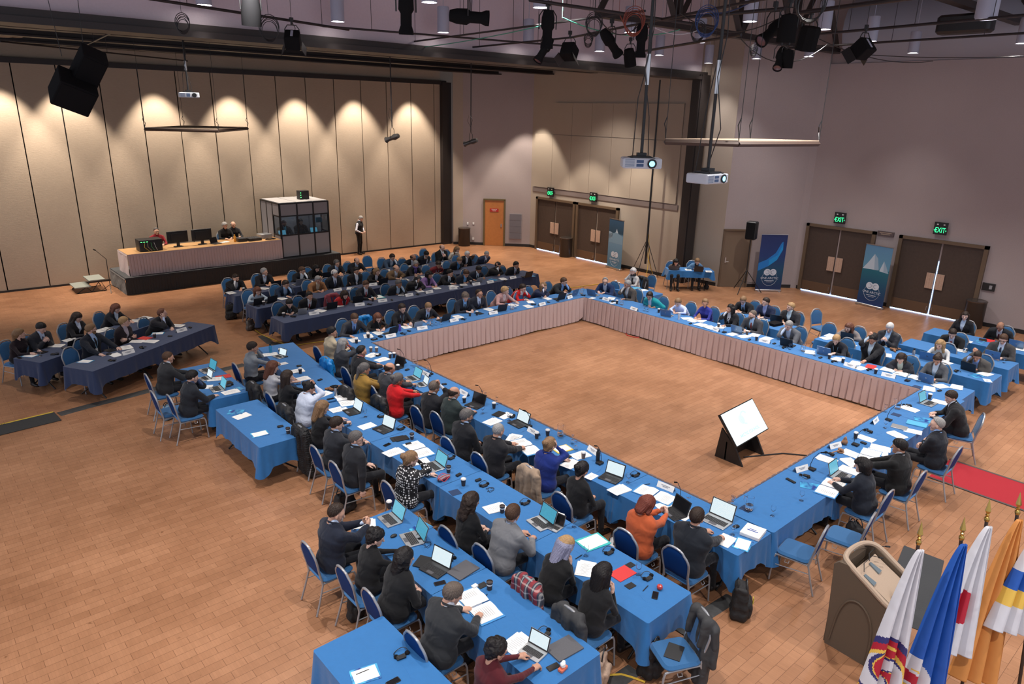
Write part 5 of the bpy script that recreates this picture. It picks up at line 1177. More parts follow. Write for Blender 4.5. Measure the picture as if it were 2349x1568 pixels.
def b_figure():
    t = itm('carved_figurine'); V, Q = smooth_field([ell((0, 0, .05), (.05, .045, .055)), ell((0, 0, .11), (.03, .028, .032)), cap((.03, .03, .05), (.06, .03, .01), .018, .014), cap((.03, -.03, .05), (.06, -.03, .01), .018, .014), ell((-.0, .022, .14), (.01, .008, .016)), ell((0, -.022, .14), (.01, .008, .016))], .007, .015).mesh()
    npobj('body', V, Q, np.zeros(len(Q), int), [m_brown], t); return t
def b_cable(m=None, name='coiled_cable', r=.0025):
    t = itm(name); rg = random.Random(5); pts = [(.055*math.cos(a)+.02*math.cos(a*2.7), .05*math.sin(a)+.02*math.sin(a*1.7), .004+.002*math.sin(a*3)) for a in np.linspace(0, 14, 60)]
    b = MB(); b.tube(pts, r, 5); b.build('cord', m or m_black, t); return t
def b_mouse():
    t = itm('computer_mouse'); V, Q = smooth_field([ell((0, 0, .012), (.052, .031, .022))], .007, 0).mesh(); V[:, 2] = np.maximum(V[:, 2], .001); npobj('shell', V, Q, np.zeros(len(Q), int), [m_black], t); return t
def b_pen(m=None):
    t = itm('pen'); b = MB(); b.tube([(-.07, 0, .006), (.06, 0, .006), (.072, 0, .006)], [.005, .005, .001], 7); b.build('barrel', m or m_black, t); return t
def b_hat():
    t = itm('fur_trimmed_hat'); V, Q = smooth_field([ell((0, 0, .045), (.11, .09, .055)), cap((-.1, .06, .03), (-.15, .1, .02), .03, .02), cap((.1, .06, .03), (.15, .1, .02), .03, .02)], .009, .02).mesh(); V = V+.004*np.sin(V[:, [1, 2, 0]]*200); V[:, 2] = np.maximum(V[:, 2], .001)
    mi = (np.linalg.norm(V[Q].mean(1)[:, :2], axis=1) > .085).astype(int); npobj('crown', V, Q, mi, [m_blackm, mat('brown_fur', (.25, .12, .06), .9, noise=.5, nscale=90)], t); return t
def b_pouch():
    t = itm('woven_pouch'); V, Q = smooth_field([ell((0, 0, .035), (.13, .06, .035))], .009, .0).mesh(); npobj('pouch', V, Q, (np.floor(V[Q].mean(1)[:, 1]*45) % 2).astype(int), [mat('woven_grey', (.25, .22, .25), .9), mat('woven_maroon', (.2, .03, .05), .9)], t)
    b = MB(); b.tube([(.1*math.cos(a)-.03, .09*math.sin(a)-.03, .03+.05*abs(math.sin(a*1.5))) for a in np.linspace(0, 6, 24)], .005, 6); b.build('strap', mat('red_cord', (.6, .03, .05), .6), t); return t
KIT = {
 'pp': (lambda: b_paper(n=3), 'stack of white papers', 'papers'), 'p1': (lambda: b_paper(n=1, lines=False), 'single white sheet', 'paper'), 'pq': (lambda: b_paper(n=1, w_=.148, h=.21), 'small white note sheet', 'paper'),
 'ob': (b_binder, 'open binder of printed pages', 'binder'), 'tt': (b_tent, 'folded white name card', 'name card'),
 'lw': (lambda: b_laptop('white', m_lapk), 'open black laptop with bright white screen', 'laptop'), 'lc': (lambda: b_laptop('cyan', m_sil), 'open silver laptop with light blue screen', 'laptop'),
 'lt': (lambda: b_laptop('teal', m_sil, size=1.03), 'open silver laptop with deep blue screen', 'laptop'), 'lk': (lambda: b_laptop('off', m_lapk), 'open black laptop with dark screen', 'laptop'),
 'lm': (lambda: b_laptop('cyan', m_sil, lid=m_lapb, logo=True), 'open silver-blue laptop with a round mark on its lid', 'laptop'), 'lb': (lambda: b_laptop('white', m_sil, size=1.15), 'big open silver laptop with blank white screen', 'laptop'),
 'ls': (lambda: b_laptop('white', m_sil, size=.8, name='small_laptop'), 'small open laptop with pale screen', 'laptop'), 'tk': (lambda: b_laptop('off', m_sil, size=.75, name='tablet_with_keyboard'), 'small white tablet with keyboard and dark screen', 'tablet'),
 'cu': (b_cup, 'dark paper coffee cup with pale lid', 'cup'), 'cb': (lambda: b_cup(m=m_cupb), 'brown paper coffee cup with pale lid', 'cup'), 'co': (lambda: b_cup(lid=False), 'open dark paper cup with a white print', 'cup'), 'cw': (lambda: b_cup(lid=False, m=m_white, name='tall_white_cup', h=.2), 'tall white cup', 'cup'),
 'rc': (lambda: b_recv(), 'black interpreter headset with its receiver', 'headset'), 'rs': (lambda: b_recv(False), 'small black interpreter receiver', 'receiver'),
 'gi': (lambda: b_glass(True), 'clear wine glass standing upside down', 'glass'), 'gl': (lambda: b_glass(False), 'clear stemmed water glass', 'glass'), 'pi': (b_pitcher, 'clear water pitcher', 'pitcher'),
 'ph': (b_phone, 'black phone lying flat', 'phone'), 'mi': (b_mic, 'black gooseneck microphone', 'microphone'),
 'fr': (lambda: b_flat('red_folder', m_red), 'red folder', 'folder'), 'fy': (lambda: b_flat('yellow_folder', m_yel, .23, .32, .01, True), 'yellow folder with a white page on it', 'folder'), 'ft': (lambda: b_flat('turquoise_folder', m_teal, .3, .4, .008, True), 'open turquoise and white folder', 'folder'),
 'bb': (lambda: b_flat('blue_brochure', m_bro, .21, .28, .004), 'glossy blue brochure', 'brochure'), 'bp': (lambda: b_flat('blue_brochure', m_bro, .22, .29, .004, True), 'glossy blue brochure with a white sheet on it', 'brochure'),
 'nb': (lambda: b_flat('black_notebook', m_black, .17, .24, .014), 'black notebook', 'notebook'), 'gb': (lambda: b_flat('grey_book', m_sil, .2, .27, .014), 'pale grey closed book', 'book'), 'bn': (lambda: b_flat('blue_notebook', mat('sky_blue_cover', (.08, .38, .62), .5), .22, .34, .02), 'sky blue notebook', 'notebook'),
 'gs': (lambda: b_flat('laptop_sleeve', m_grey, .25, .35, .016), 'grey felt laptop sleeve', 'sleeve'), 'tb': (lambda: b_flat('tablet', m_black, .18, .25, .009), 'black tablet lying flat', 'tablet'), 'pn': (b_pen, 'black pen', 'pen'),
 'bt': (lambda: b_bottle(mat('blue_bottle', (.03, .25, .5), .3)), 'blue water bottle with black cap', 'bottle'), 'bs': (lambda: b_bottle(m_steel), 'steel water bottle', 'bottle'), 'bv': (lambda: b_bottle(mat('violet_bottle', (.10, .08, .42), .3)), 'violet water bottle', 'bottle'), 'bk': (lambda: b_bottle(m_black), 'black drinks bottle', 'bottle'), 'bc': (lambda: b_bottle(m_glass, .2), 'small clear plastic bottle', 'bottle'),
 'rb': (b_binderc, 'thick white ring binder with blue print', 'binder'), 'ti': (b_tissue, 'orange tissue pack with a tissue pulled out', 'tissues'), 'ap': (b_apple, 'red and yellow apple', 'apple'), 'gv': (b_gavel, 'wooden gavel on its block', 'gavel'), 'fg': (b_figure, 'small brown carved animal figurine', 'figurine'),
 'cc': (b_cable, 'tangle of thin black cord', 'cable'), 'cx': (lambda: b_cable(m_white, r=.0035), 'tangle of white charging cable', 'cable'), 'ms': (b_mouse, 'black computer mouse', 'mouse'), 'ht': (b_hat, 'black hat with brown fur trim', 'hat'), 'po': (b_pouch, 'grey woven pouch with red cord', 'pouch'),
 'dn': (lambda: b_flat('dark_napkin', m_dnap, .16, .16, .003), 'folded dark blue napkin', 'napkin'), 'dc': (lambda: b_flat('passport', m_black, .09, .125, .006), 'black passport booklet', 'passport'), 'ch': (lambda: b_flat('charger', m_white, .055, .075, .028), 'white charger block', 'charger'), 'bx': (lambda: b_flat('black_box', m_black, .05, .1, .025), 'small black box', 'box'),
 'gc': (lambda: b_flat('black_bag', m_blackm, .28, .38, .07), 'flat black laptop bag', 'bag'), 'cm': (lambda: b_recv(True), 'black camera with its strap', 'camera'), 'rm': (lambda: b_flat('remote_control', m_black, .05, .17, .018), 'black remote control', 'remote'),
}
ITS = """
W pi,1285,998 cu,844,772;cu,818,784;cb,851,806;cb,864,806;cu,895,820;cu,904,819;cu,913,847;cu,1065,922;cu,1133,935;cu,1231,1004;cu,1256,998;rc,858,779;rc,869,815;rs,934,848;rs,1019,881;rc,1176,956;lc,945,868;ls,966,882;lk,1088,930;lw,1187,972;lk,906,842;pp,876,824;pp,853,814;pp,1129,966;pp,1178,1004;ob,1206,1024;fy,1290,1029;nb,1144,949;p1,1160,951;tt,922,826;tt,977,859;tt,1065,903;tt,1224,992;mi,926,832;mi,987,858;mi,1105,918;mi,1213,978;gi,949,838;gi,957,842;gi,982,850;gi,1106,912;gi,1113,916;gi,1139,926;gl,1107,947;gl,1168,963;cb,1338,1050;bk,1371,1056;pp,1331,1043;pp,1309,1063;pq,1358,1091;pp,1420,1122;ob,1503,1134;p1,1529,1158;pp,1568,1178;lw,1400,1097;lk,1544,1178;lb,1642,1195;tt,1362,1036;tt,1528,1119;mi,1376,1062;mi,1557,1148;gi,1313,1016;gi,1321,1030;gl,1441,1105;gi,1577,1160;rc,1459,1091;pn,1482,1110;gl,1680,1158;bx,1688,1208;gl,1680,1224;rb,1727,1222;bp,1704,1247;p1,1664,1236;pn,1186,1004;nb,1293,1048
X bt,621,808;cu,643,810;ls,640,818;rs,655,818;rs,686,839;rs,734,871;rc,790,899;rc,874,956;cu,689,855;pp,620,812;pq,650,833;pp,680,850;pp,692,868;pp,741,903;ob,792,918;pp,776,938;p1,843,975;pp,902,1036;ht,767,893;bs,771,908;ph,758,914;lw,806,944;lw,878,985;tb,913,1005;ph,888,1019;gl,838,955;rc,921,984;co,945,1006;nb,921,1005;rs,937,1018;ob,960,1030;pp,960,1057;lc,995,1070;rc,1036,1051;co,1029,1082;po,1018,1098;bx,1052,1089;cu,1063,1112;bx,1097,1101;rc,1111,1114;dn,1044,1128;pp,1136,1164;co,1152,1174;rc,1206,1155;lt,1238,1200;tk,1268,1208;pp,1267,1185;cc,1125,1122;ft,1360,1242;gl,1344,1273;rc,1399,1268;dc,1445,1295;fr,1428,1314;gl,1464,1316;rc,1488,1327;dc,1446,1342;ap,1513,1350;ph,1503,1364;pn,1481,1348;pp,1342,1303;pn,1328,1276;gl,1317,1207
Y cu,893,1164;rc,918,1174;lc,894,1192;pp,834,1200;ms,903,1229;bb,966,1210;lt,944,1236;rc,971,1234;nb,969,1288;lw,996,1306;rc,1030,1285;gs,1062,1307;ph,1009,1336;ch,1089,1345;cx,1089,1362;dc,1106,1341;co,1123,1350;pp,1068,1380;ob,1098,1387;ls,1222,1496;rc,1254,1456;gs,1294,1486;ph,1269,1528;ti,1291,1534;pp,1185,1474;cc,980,1248;pn,1112,1369
L rc,920,1507;bp,838,1545;ph,902,1562;pn,832,1540
Q bb,541,944;p1,556,952;bp,596,994;rs,643,978;co,661,993;dn,672,990
Z lt,474,850;ls,470,868;lc,497,892;fr,512,863;pp,494,868;p1,472,886;tb,518,878;rc,525,885;rs,486,843;pp,529,898;bb,541,893
S pi,2059,936;gi,2030,943;rc,2084,929;pp,2087,937;lc,2131,925;cu,2117,910;cu,2132,914;pp,2158,922;mi,2038,963;dn,2056,950;tt,2006,967;gl,2030,980;rc,1995,989;gb,2063,979;bn,2103,972;p1,2092,988;pp,2058,997;bb,2116,961;cu,1962,1004;p1,1984,1004;fg,1937,1018;mi,1962,1020;rs,1981,1016;tt,1914,1024;gv,1928,1036;rc,1907,1041;pp,2020,1027;pp,2014,1037;pp,1953,1040;ob,1994,1046;pp,1897,1053;pp,1951,1060;pp,1949,1078;lc,1930,1092;ob,1905,1118;tt,1837,1077;mi,1862,1076;rc,1850,1091;rm,1814,1102;bb,1857,1113;gl,1838,1146;gl,1772,1181;pi,1718,1168;dn,1712,1165;gi,1679,1158
N pp,813,780;pp,845,770;pp,868,763;pp,932,749;cu,845,774;cu,818,786;mi,873,772;tt,896,772;tt,968,754;tt,1041,736;lk,894,764;ls,955,748;lk,1016,733;bv,917,758;bk,950,750;rs,855,779;rc,922,765;rs,938,759;gi,991,747;gi,1000,745;gi,1011,743;pi,984,744;pp,1051,726;rc,1060,732;cu,1078,724;cu,1094,722;tb,1099,718;lk,1146,711;tt,1131,719;tt,1243,699;tt,1306,683;pp,1122,709;pp,1177,699;p1,1218,692;pp,1212,702;p1,1257,684;pi,1175,708;gi,1183,706;rc,1221,698;rs,1258,693;rs,1279,690;lk,1281,685;lm,1311,676;pi,1334,672;rc,1335,677
E lm,1362,676;pq,1358,683;pp,1402,684;tt,1391,688;rs,1379,684;rc,1405,691;cu,1415,696;pi,1426,698;pq,1405,694;tt,1455,710;gi,1478,712;gi,1486,714;cu,1511,716;lm,1531,723;cw,1557,732;pp,1577,730;pp,1591,735;rs,1584,742;pp,1608,735;ob,1618,748;pp,1654,749;tt,1641,757;mi,1661,762;cu,1648,750;lm,1695,761;p1,1680,766;pp,1707,771;pp,1731,768;cu,1713,767;cu,1735,780;rs,1719,779;rs,1776,788;rc,1797,796;tt,1754,784;pp,1759,776;lk,1808,791;pi,1842,804;pp,1858,807;lm,1893,811;gl,1868,815;gl,1811,800;rs,1882,820;cu,1902,822;cu,1933,831;rc,1912,828;pp,1922,823;pp,1963,832;tt,1950,840;fr,1998,840;p1,1974,844;rc,1992,847;cu,2008,856;tt,2038,863;ob,2054,852;ob,2084,862;mi,2081,873;gi,2104,873;lm,2129,874;pp,2132,891;pp,2158,885;pp,2195,887;rs,2155,896;dn,2104,886
F cu,1412,650;cu,1419,655;p1,1475,665;rs,1463,671;bn,1457,661;rc,1702,724;pp,1748,733;lk,1783,736;gc,1777,744;pp,1897,775;pp,1906,769;lk,1946,777;p1,1950,791;ht,2050,802;pp,2034,814;bs,2094,818;lm,2129,823;p1,2170,832;lk,2226,848;rc,2192,850;bb,2239,861;pp,2261,857;pq,2265,872
G pi,2214,806;lm,2280,820;gl,2303,831;pp,2206,803
H tb,2255,779;bb,2247,783;fr,2271,781;lm,2333,795;pp,2342,800;pq,2222,783
R cm,1534,613;cm,1553,617;pp,1579,618;lk,1602,621;pp,1626,622
C pp,530,671;cu,559,668;lk,630,656;pp,605,661;tt,631,664;lc,683,652;lk,745,636;pp,711,646;bc,791,633;pp,838,628;lk,854,626;tt,886,623;tt,936,614;cu,932,612;lk,965,606;tt,975,611;tt,1016,606;lk,1075,597
B lk,588,697;cu,605,699;lk,619,692;rs,592,702;lk,685,681;pp,647,684;tt,774,666;tt,855,654;pp,804,661;lk,875,650;pp,929,641;tt,993,635;lk,1019,627;pp,969,635
A cu,651,726;rc,670,726;ls,690,718;tt,720,720;pp,735,712;lk,757,706;pp,776,700;bc,783,697;lk,817,691;tt,825,700;rc,845,698;tt,877,691;cu,855,690;ft,868,680;rs,899,688;tt,938,678;pp,922,675;rc,956,675;tt,984,671;tt,1039,662;tt,1092,653;tt,1124,648;tt,1176,638;pp,963,667;pp,1001,660;pp,1040,656;pp,1063,652;pp,1154,639;ls,1095,646;lk,1207,634;rc,1057,658;rs,1159,644;bb,1131,641;bb,1219,632;cu,1080,651
J bp,196,828;rc,253,827;tt,294,810;rs,250,812;p1,267,813;pp,291,796;rc,323,797;tb,252,803;pp,315,782;pp,347,782;fr,332,775;cu,355,774;bp,362,764;rs,390,771;tt,416,759;pp,408,746;rs,436,751
K ph,44,820;bp,69,815;nb,95,807;gl,93,815;rc,122,813;pp,130,792;pp,160,780;lk,163,796;cu,172,786;p1,181,783;pp,245,754;p1,226,759;pp,312,735;pp,334,728
"""
ZPL = {'W': 'on the west arm', 'X': 'in the second western row', 'Q': 'on the empty blue table', 'L': 'on the table in the near corner'}
TPL = {}; recs = []
for ln in ITS.strip().splitlines():
    zn, rest = ln[0], ln[2:].replace(' ', ';')
    yawz = {'Q': 0, 'L': 0}.get(zn, None)
    if yawz is None: yawz = ZN[zn][0]
    for r_ in rest.split(';'):
        k, x, y = r_.split(','); q = P(float(x), float(y), TZ+.012)
        recs.append([zn, k, q, yawz, float(x), float(y)])
def nearest(zn, q, allz=False):
    best = None
    for kk, (root, yaw, desc, zl) in PPL.items():
        d = np.linalg.norm(q[:2]+0*root-(root+np.array([math.cos(yaw), math.sin(yaw)])*.6))
        if best is None or d < best[0]: best = (d, kk)
    return best
cnt = {}
for r in recs:
    d, kk = nearest(r[0], r[2]); 
    r += [d, kk]; cnt.setdefault((r[1], kk if d < 2.0 else r[0]), []).append(r)
RANK = ['nearest', 'next nearest', 'third nearest', 'fourth nearest', 'fifth nearest', 'sixth nearest']
rr_ = random.Random(3)
for key, lst in cnt.items():
    lst.sort(key=lambda r: r[6])
    for i, r in enumerate(lst):
        zn, k, q, yawz, px, py, d, kk = r; fn, desc, cat = KIT[k]
        if k in TPL: t = copy_tree(TPL[k])
        else: t = fn(); TPL[k] = t
        y = yawz+rr_.uniform(-.25, .25)
        if k in ('pp', 'p1', 'pq', 'ph', 'rc', 'rs', 'nb', 'pn', 'bb', 'bp'): y += rr_.uniform(-.4, .4)
        if k == 'mi': y = yawz
        t.location = (q[0], q[1], TZ+.0045); t.rotation_euler = (0, 0, y); t['category'] = cat
        per = PPL[kk][2]
        if d < 2.0: lab = desc+(' ' if len(lst) == 1 else ', '+RANK[min(i, 5)]+', ')+('by the ' if len(lst) == 1 else 'by the ')+per
        else: lab = desc+(' ' if len(lst) == 1 else ', '+ORD[min(i, 6)]+' one ')+ZPL.get(zn, 'on the blue table')
        if len(lab.split()) > 16:
            for cut_ in (' with ', ' of ', ' standing ', ' on its ', ' lying '):
                if cut_ in desc: lab = lab.replace(desc, desc.split(cut_)[0]); break
        w_ = lab.split()
        if len(w_) > 16: lab = ' '.join(w_[:16])
        if lab.endswith((' in', ' with', ' and', ' a', ' of', ' at')): lab = lab.rsplit(' ', 1)[0]
        t['label'] = lab; t['group'] = cat+' on the tables'
# ---------------------------------------------------------------- coats and bags
def draped(x, y, yaw, m, label, name='draped_coat', low=.25, cat='coat', fur=False, mats=None, shift=0.0, lump=1.0):
    th = math.radians(11); pr = []
    def bk(z, off=0, yy=0): return (-.215-math.sin(th)*(z-.44)-off, yy, .44+math.cos(th)*(z-.44))
    pr = [cap(bk(.93, 0, -.13), bk(.93, 0, .13), .062, .062), cap(bk(.9, .03, -.14), bk(low, .09, -.14), .062, .085), cap(bk(.9, .03, .14), bk(low, .085, .15), .062, .09), cap(bk(.9, .04, 0), bk(low+.03, .11, .0), .07, .10),
          cap(bk(.88, .04, .20), bk(.45, .10, .26), .055, .045), cap(bk(.88, .04, -.20), bk(.48, .10, -.26), .055, .045), cap(bk(.92, -.03, -.13), bk(.66, -.05, -.13), .05, .035), cap(bk(.92, -.03, .13), bk(.66, -.05, .13), .05, .035)]
    f = smooth_field(pr, .014, .03); V, Q = f.mesh(); amp = .010 if not fur else .008
    V = V+np.stack([amp*np.sin(V[:, 1]*48+V[:, 2]*9)+amp*.6*np.sin(V[:, 2]*21+V[:, 1]*14), 0*V[:, 0], 0*V[:, 0]], 1)
    if fur: V = V+.008*np.sin(V[:, [1, 2, 0]]*150)
    mi = np.zeros(len(Q), int); c_ = V[Q].mean(1)
    o = npobj(name, V, Q, mi, mats or [m]); o.location = (x, y, 0); o.rotation_euler = (0, 0, yaw); tag(o, label, cat); return o
def behind(k): r, yaw, d, z = PPL[k]; return r[0]-math.cos(yaw)*.02, r[1]-math.sin(yaw)*.02, yaw
m_puff = mat('bright_blue_quilt', (.01, .22, .60), .35, noise=.1, nscale=20); folds(m_puff, 9, .8)
m_plaid, _nt, _b = nodes('red_plaid'); _tc = _nt.nodes.new('ShaderNodeTexCoord')
_prev = None
for ax, col1 in ((1, (.45, .03, .03, 1)), (2, (.02, .03, .05, 1))):
    _w = _nt.nodes.new('ShaderNodeTexWave'); _w.bands_direction = 'Y' if ax == 1 else 'Z'; _w.inputs['Scale'].default_value = 3.2; lk(_nt, _tc.outputs['Object'], _w.inputs['Vector'])
    _r = _nt.nodes.new('ShaderNodeValToRGB'); _r.color_ramp.interpolation = 'CONSTANT'; e = _r.color_ramp.elements; e[0].color = col1; e[1].position = .55; e[1].color = (.06, .06, .08, 1); q_ = e.new(.93); q_.color = (.5, .48, .45, 1); lk(_nt, _w.outputs['Fac'], _r.inputs['Fac'])
    if _prev is None: _prev = _r
    else:
        _m = _nt.nodes.new('ShaderNodeMix'); _m.data_type = 'RGBA'; _m.inputs['Factor'].default_value = .5; lk(_nt, _prev.outputs['Color'], _m.inputs['A']); lk(_nt, _r.outputs['Color'], _m.inputs['B']); lk(_nt, _m.outputs['Result'], _b.inputs['Base Color'])
_b.inputs['Roughness'].default_value = .9
m_coatk = mat('black_coat', (.012, .012, .013), .7); folds(m_coatk, 10, .7); m_knit = mat('beige_knit', (.36, .26, .18), .95, bump=.6, bscale=200); folds(m_knit, 8, .8)
m_char = mat('charcoal_parka', (.035, .036, .038), .8); folds(m_char, 8, .8)
for k, m_, lab, kw in ((79, m_puff, 'bright blue puffer jacket hanging on a chair behind the grey-haired woman', {}), (81, m_coatk, 'black coat over the chair of the man with long ponytail', {}), (83, m_coatk, 'black quilted coat over the chair of the red hooded woman', {}),
        (88, m_knit, 'beige knitted cardigan over the chair of the royal blue jacket', {}), (93, m_coatk, 'black coat over the chair of the woman in white shirt', {}), (95, m_coatk, 'long black coat over the chair of the woman in white jacket', {}),
        (96, m_coatk, 'black fur coat reaching the floor behind the long-haired blond woman', dict(low=.10, fur=True)), (102, m_plaid, 'red and grey plaid scarf over the chair of the blue-haired woman', {}), (103, m_char, 'charcoal coat over the chair of the woman holding a phone up', {}),
        (38, m_puff, 'bright blue jacket hanging behind the strawberry-blond woman', {}), (49, m_coatk, 'dark coat over the chair of the woman with curly white hair', {}), (27, mat('dusty_pink_coat', (.25, .05, .07), .8), 'dark pink coat over the chair of the woman in red', {})):
    x, y, yw = behind(k); draped(x, y, yw, m_, lab, name='draped_coat' if 'scarf' not in lab else 'plaid_scarf', cat='coat' if 'scarf' not in lab else 'scarf', **kw)
q = P(1590, 1530, .30)[:2]; cq = P(1548, 1500, .46)[:2]; FREE.append(chair(cq[0], cq[1], PI*.86, 'empty blue banquet chair at the bottom edge holding a black tablet', 'empty banquet chairs'))
draped(cq[0], cq[1], PI*.86, m_char, 'charcoal parka with round red badge hanging off a chair', low=.2)
t = copy_tree(TPL['tb']); t.location = (cq[0]-.02, cq[1], .503); t.rotation_euler = (0, 0, .4); relabel(t, 'black tablet charging on the seat beside the parka', 'tablet')
def bag(px, py, m, label, size=(.3, .2, .34), rz=0.3, name='bag', cat='bag', strap=True, z=0):
    q = P(px, py, size[2]*.5)[:2]; a, b_, c_ = size; t = empty(name, (q[0], q[1], z), rz); f = Field((-a*.75, -b_*.9, -.04), (a*.75, b_*.9, c_*1.15), .014)
    X, Y, Z = np.meshgrid(*f.ax, indexing='ij'); tp_ = 1-.28*np.clip(Z/c_, 0, 1)
    def bxs(X, Y, Z, hx, hy, hz, r): q_ = np.stack([np.abs(X)-hx+r, np.abs(Y)-hy+r, np.abs(Z)-hz+r]); return np.linalg.norm(np.maximum(q_, 0), axis=0)+np.minimum(q_.max(0), 0)-r
    f.F = np.minimum(bxs(X/tp_, Y/tp_, Z-c_*.5, a*.5, b_*.42, c_*.5, .05), bxs(X, Y+b_*.46, Z-c_*.32, a*.34, b_*.14, c_*.26, .04)).astype(np.float32)
    V, Q = f.mesh(); V = V+.007*np.sin(V[:, [1, 2, 0]]*31)+.004*np.sin(V[:, [2, 0, 1]]*53); V[:, 2] = np.maximum(V[:, 2], .003); npobj('body', V, Q, np.zeros(len(Q), int), [m], t)
    if strap:
        for sy in (-1, 1): b = MB(); b.tube(smooth([(a*.26*math.cos(t_), sy*b_*.2, c_*.93+a*.30*math.sin(t_)) for t_ in np.linspace(0, PI, 7)], 3), .009, 6); b.build('strap', m_black, t)
    if 'yellow tag' in label: b = MB(); b.box((a*.1, -b_*.63, c_*.5), (.05, .006, .09)); b.build('tag', mat('yellow_tag', (.7, .6, .05), .5), t)
    return tag(t, label, cat)
m_bagk = mat('black_bag_fabric', (.013, .013, .014), .75); folds(m_bagk, 12, .6)
bag(790, 1150, m_bagk, 'black tote bag on the floor behind the polka dot jacket', (.44, .22, .34), .2, 'tote_bag')
bag(815, 1385, m_bagk, 'black leather handbag hanging beside the pinned-hair woman', (.26, .18, .42), .3, 'handbag')
bag(1698, 1375, m_bagk, 'black backpack with a yellow tag at the south-west corner', (.34, .26, .48), .6, 'backpack')
bag(1492, 1505, m_bagk, 'dark backpack under the end of the second western row', (.32, .26, .46), .2, 'backpack')
bag(529, 715, m_bagk, 'black backpack under the back navy row', (.34, .25, .45), .1, 'backpack')
bag(574, 745, mat('grey_leather', (.10, .09, .085), .5), 'grey leather handbag at the west end of the middle navy row', (.32, .18, .30), .4, 'handbag')
bag(385, 945, mat('pale_blue_plastic', (.20, .34, .48), .5), 'pale blue shopping bag under the empty west chair', (.24, .16, .32), .2, 'shopping_bag')
bag(1960, 1225, m_bagk, 'black bag on the floor behind the empty south chairs', (.36, .24, .36), .9, 'backpack')
bag(1620, 655, m_bagk, 'small black bag under the table by the tan door', (.24, .16, .26), .9, 'shoulder_bag')
bag(1405, 1255, mat('white_plastic', (.5, .5, .5), .4), 'crumpled white bag on the floor beside the orange jacket', (.3, .2, .24), .4, 'carrier_bag')
bag(1375, 1530, mat('spotted_fabric', (.36, .25, .18), .8, noise=.6, nscale=28), 'brown and cream patterned tote by the last western table', (.36, .2, .36), .5, 'tote_bag')
bag(1345, 1118, m_bagk, 'dark bag under the west arm near the clipped-up hair', (.3, .2, .26), .4, 'shoulder_bag')
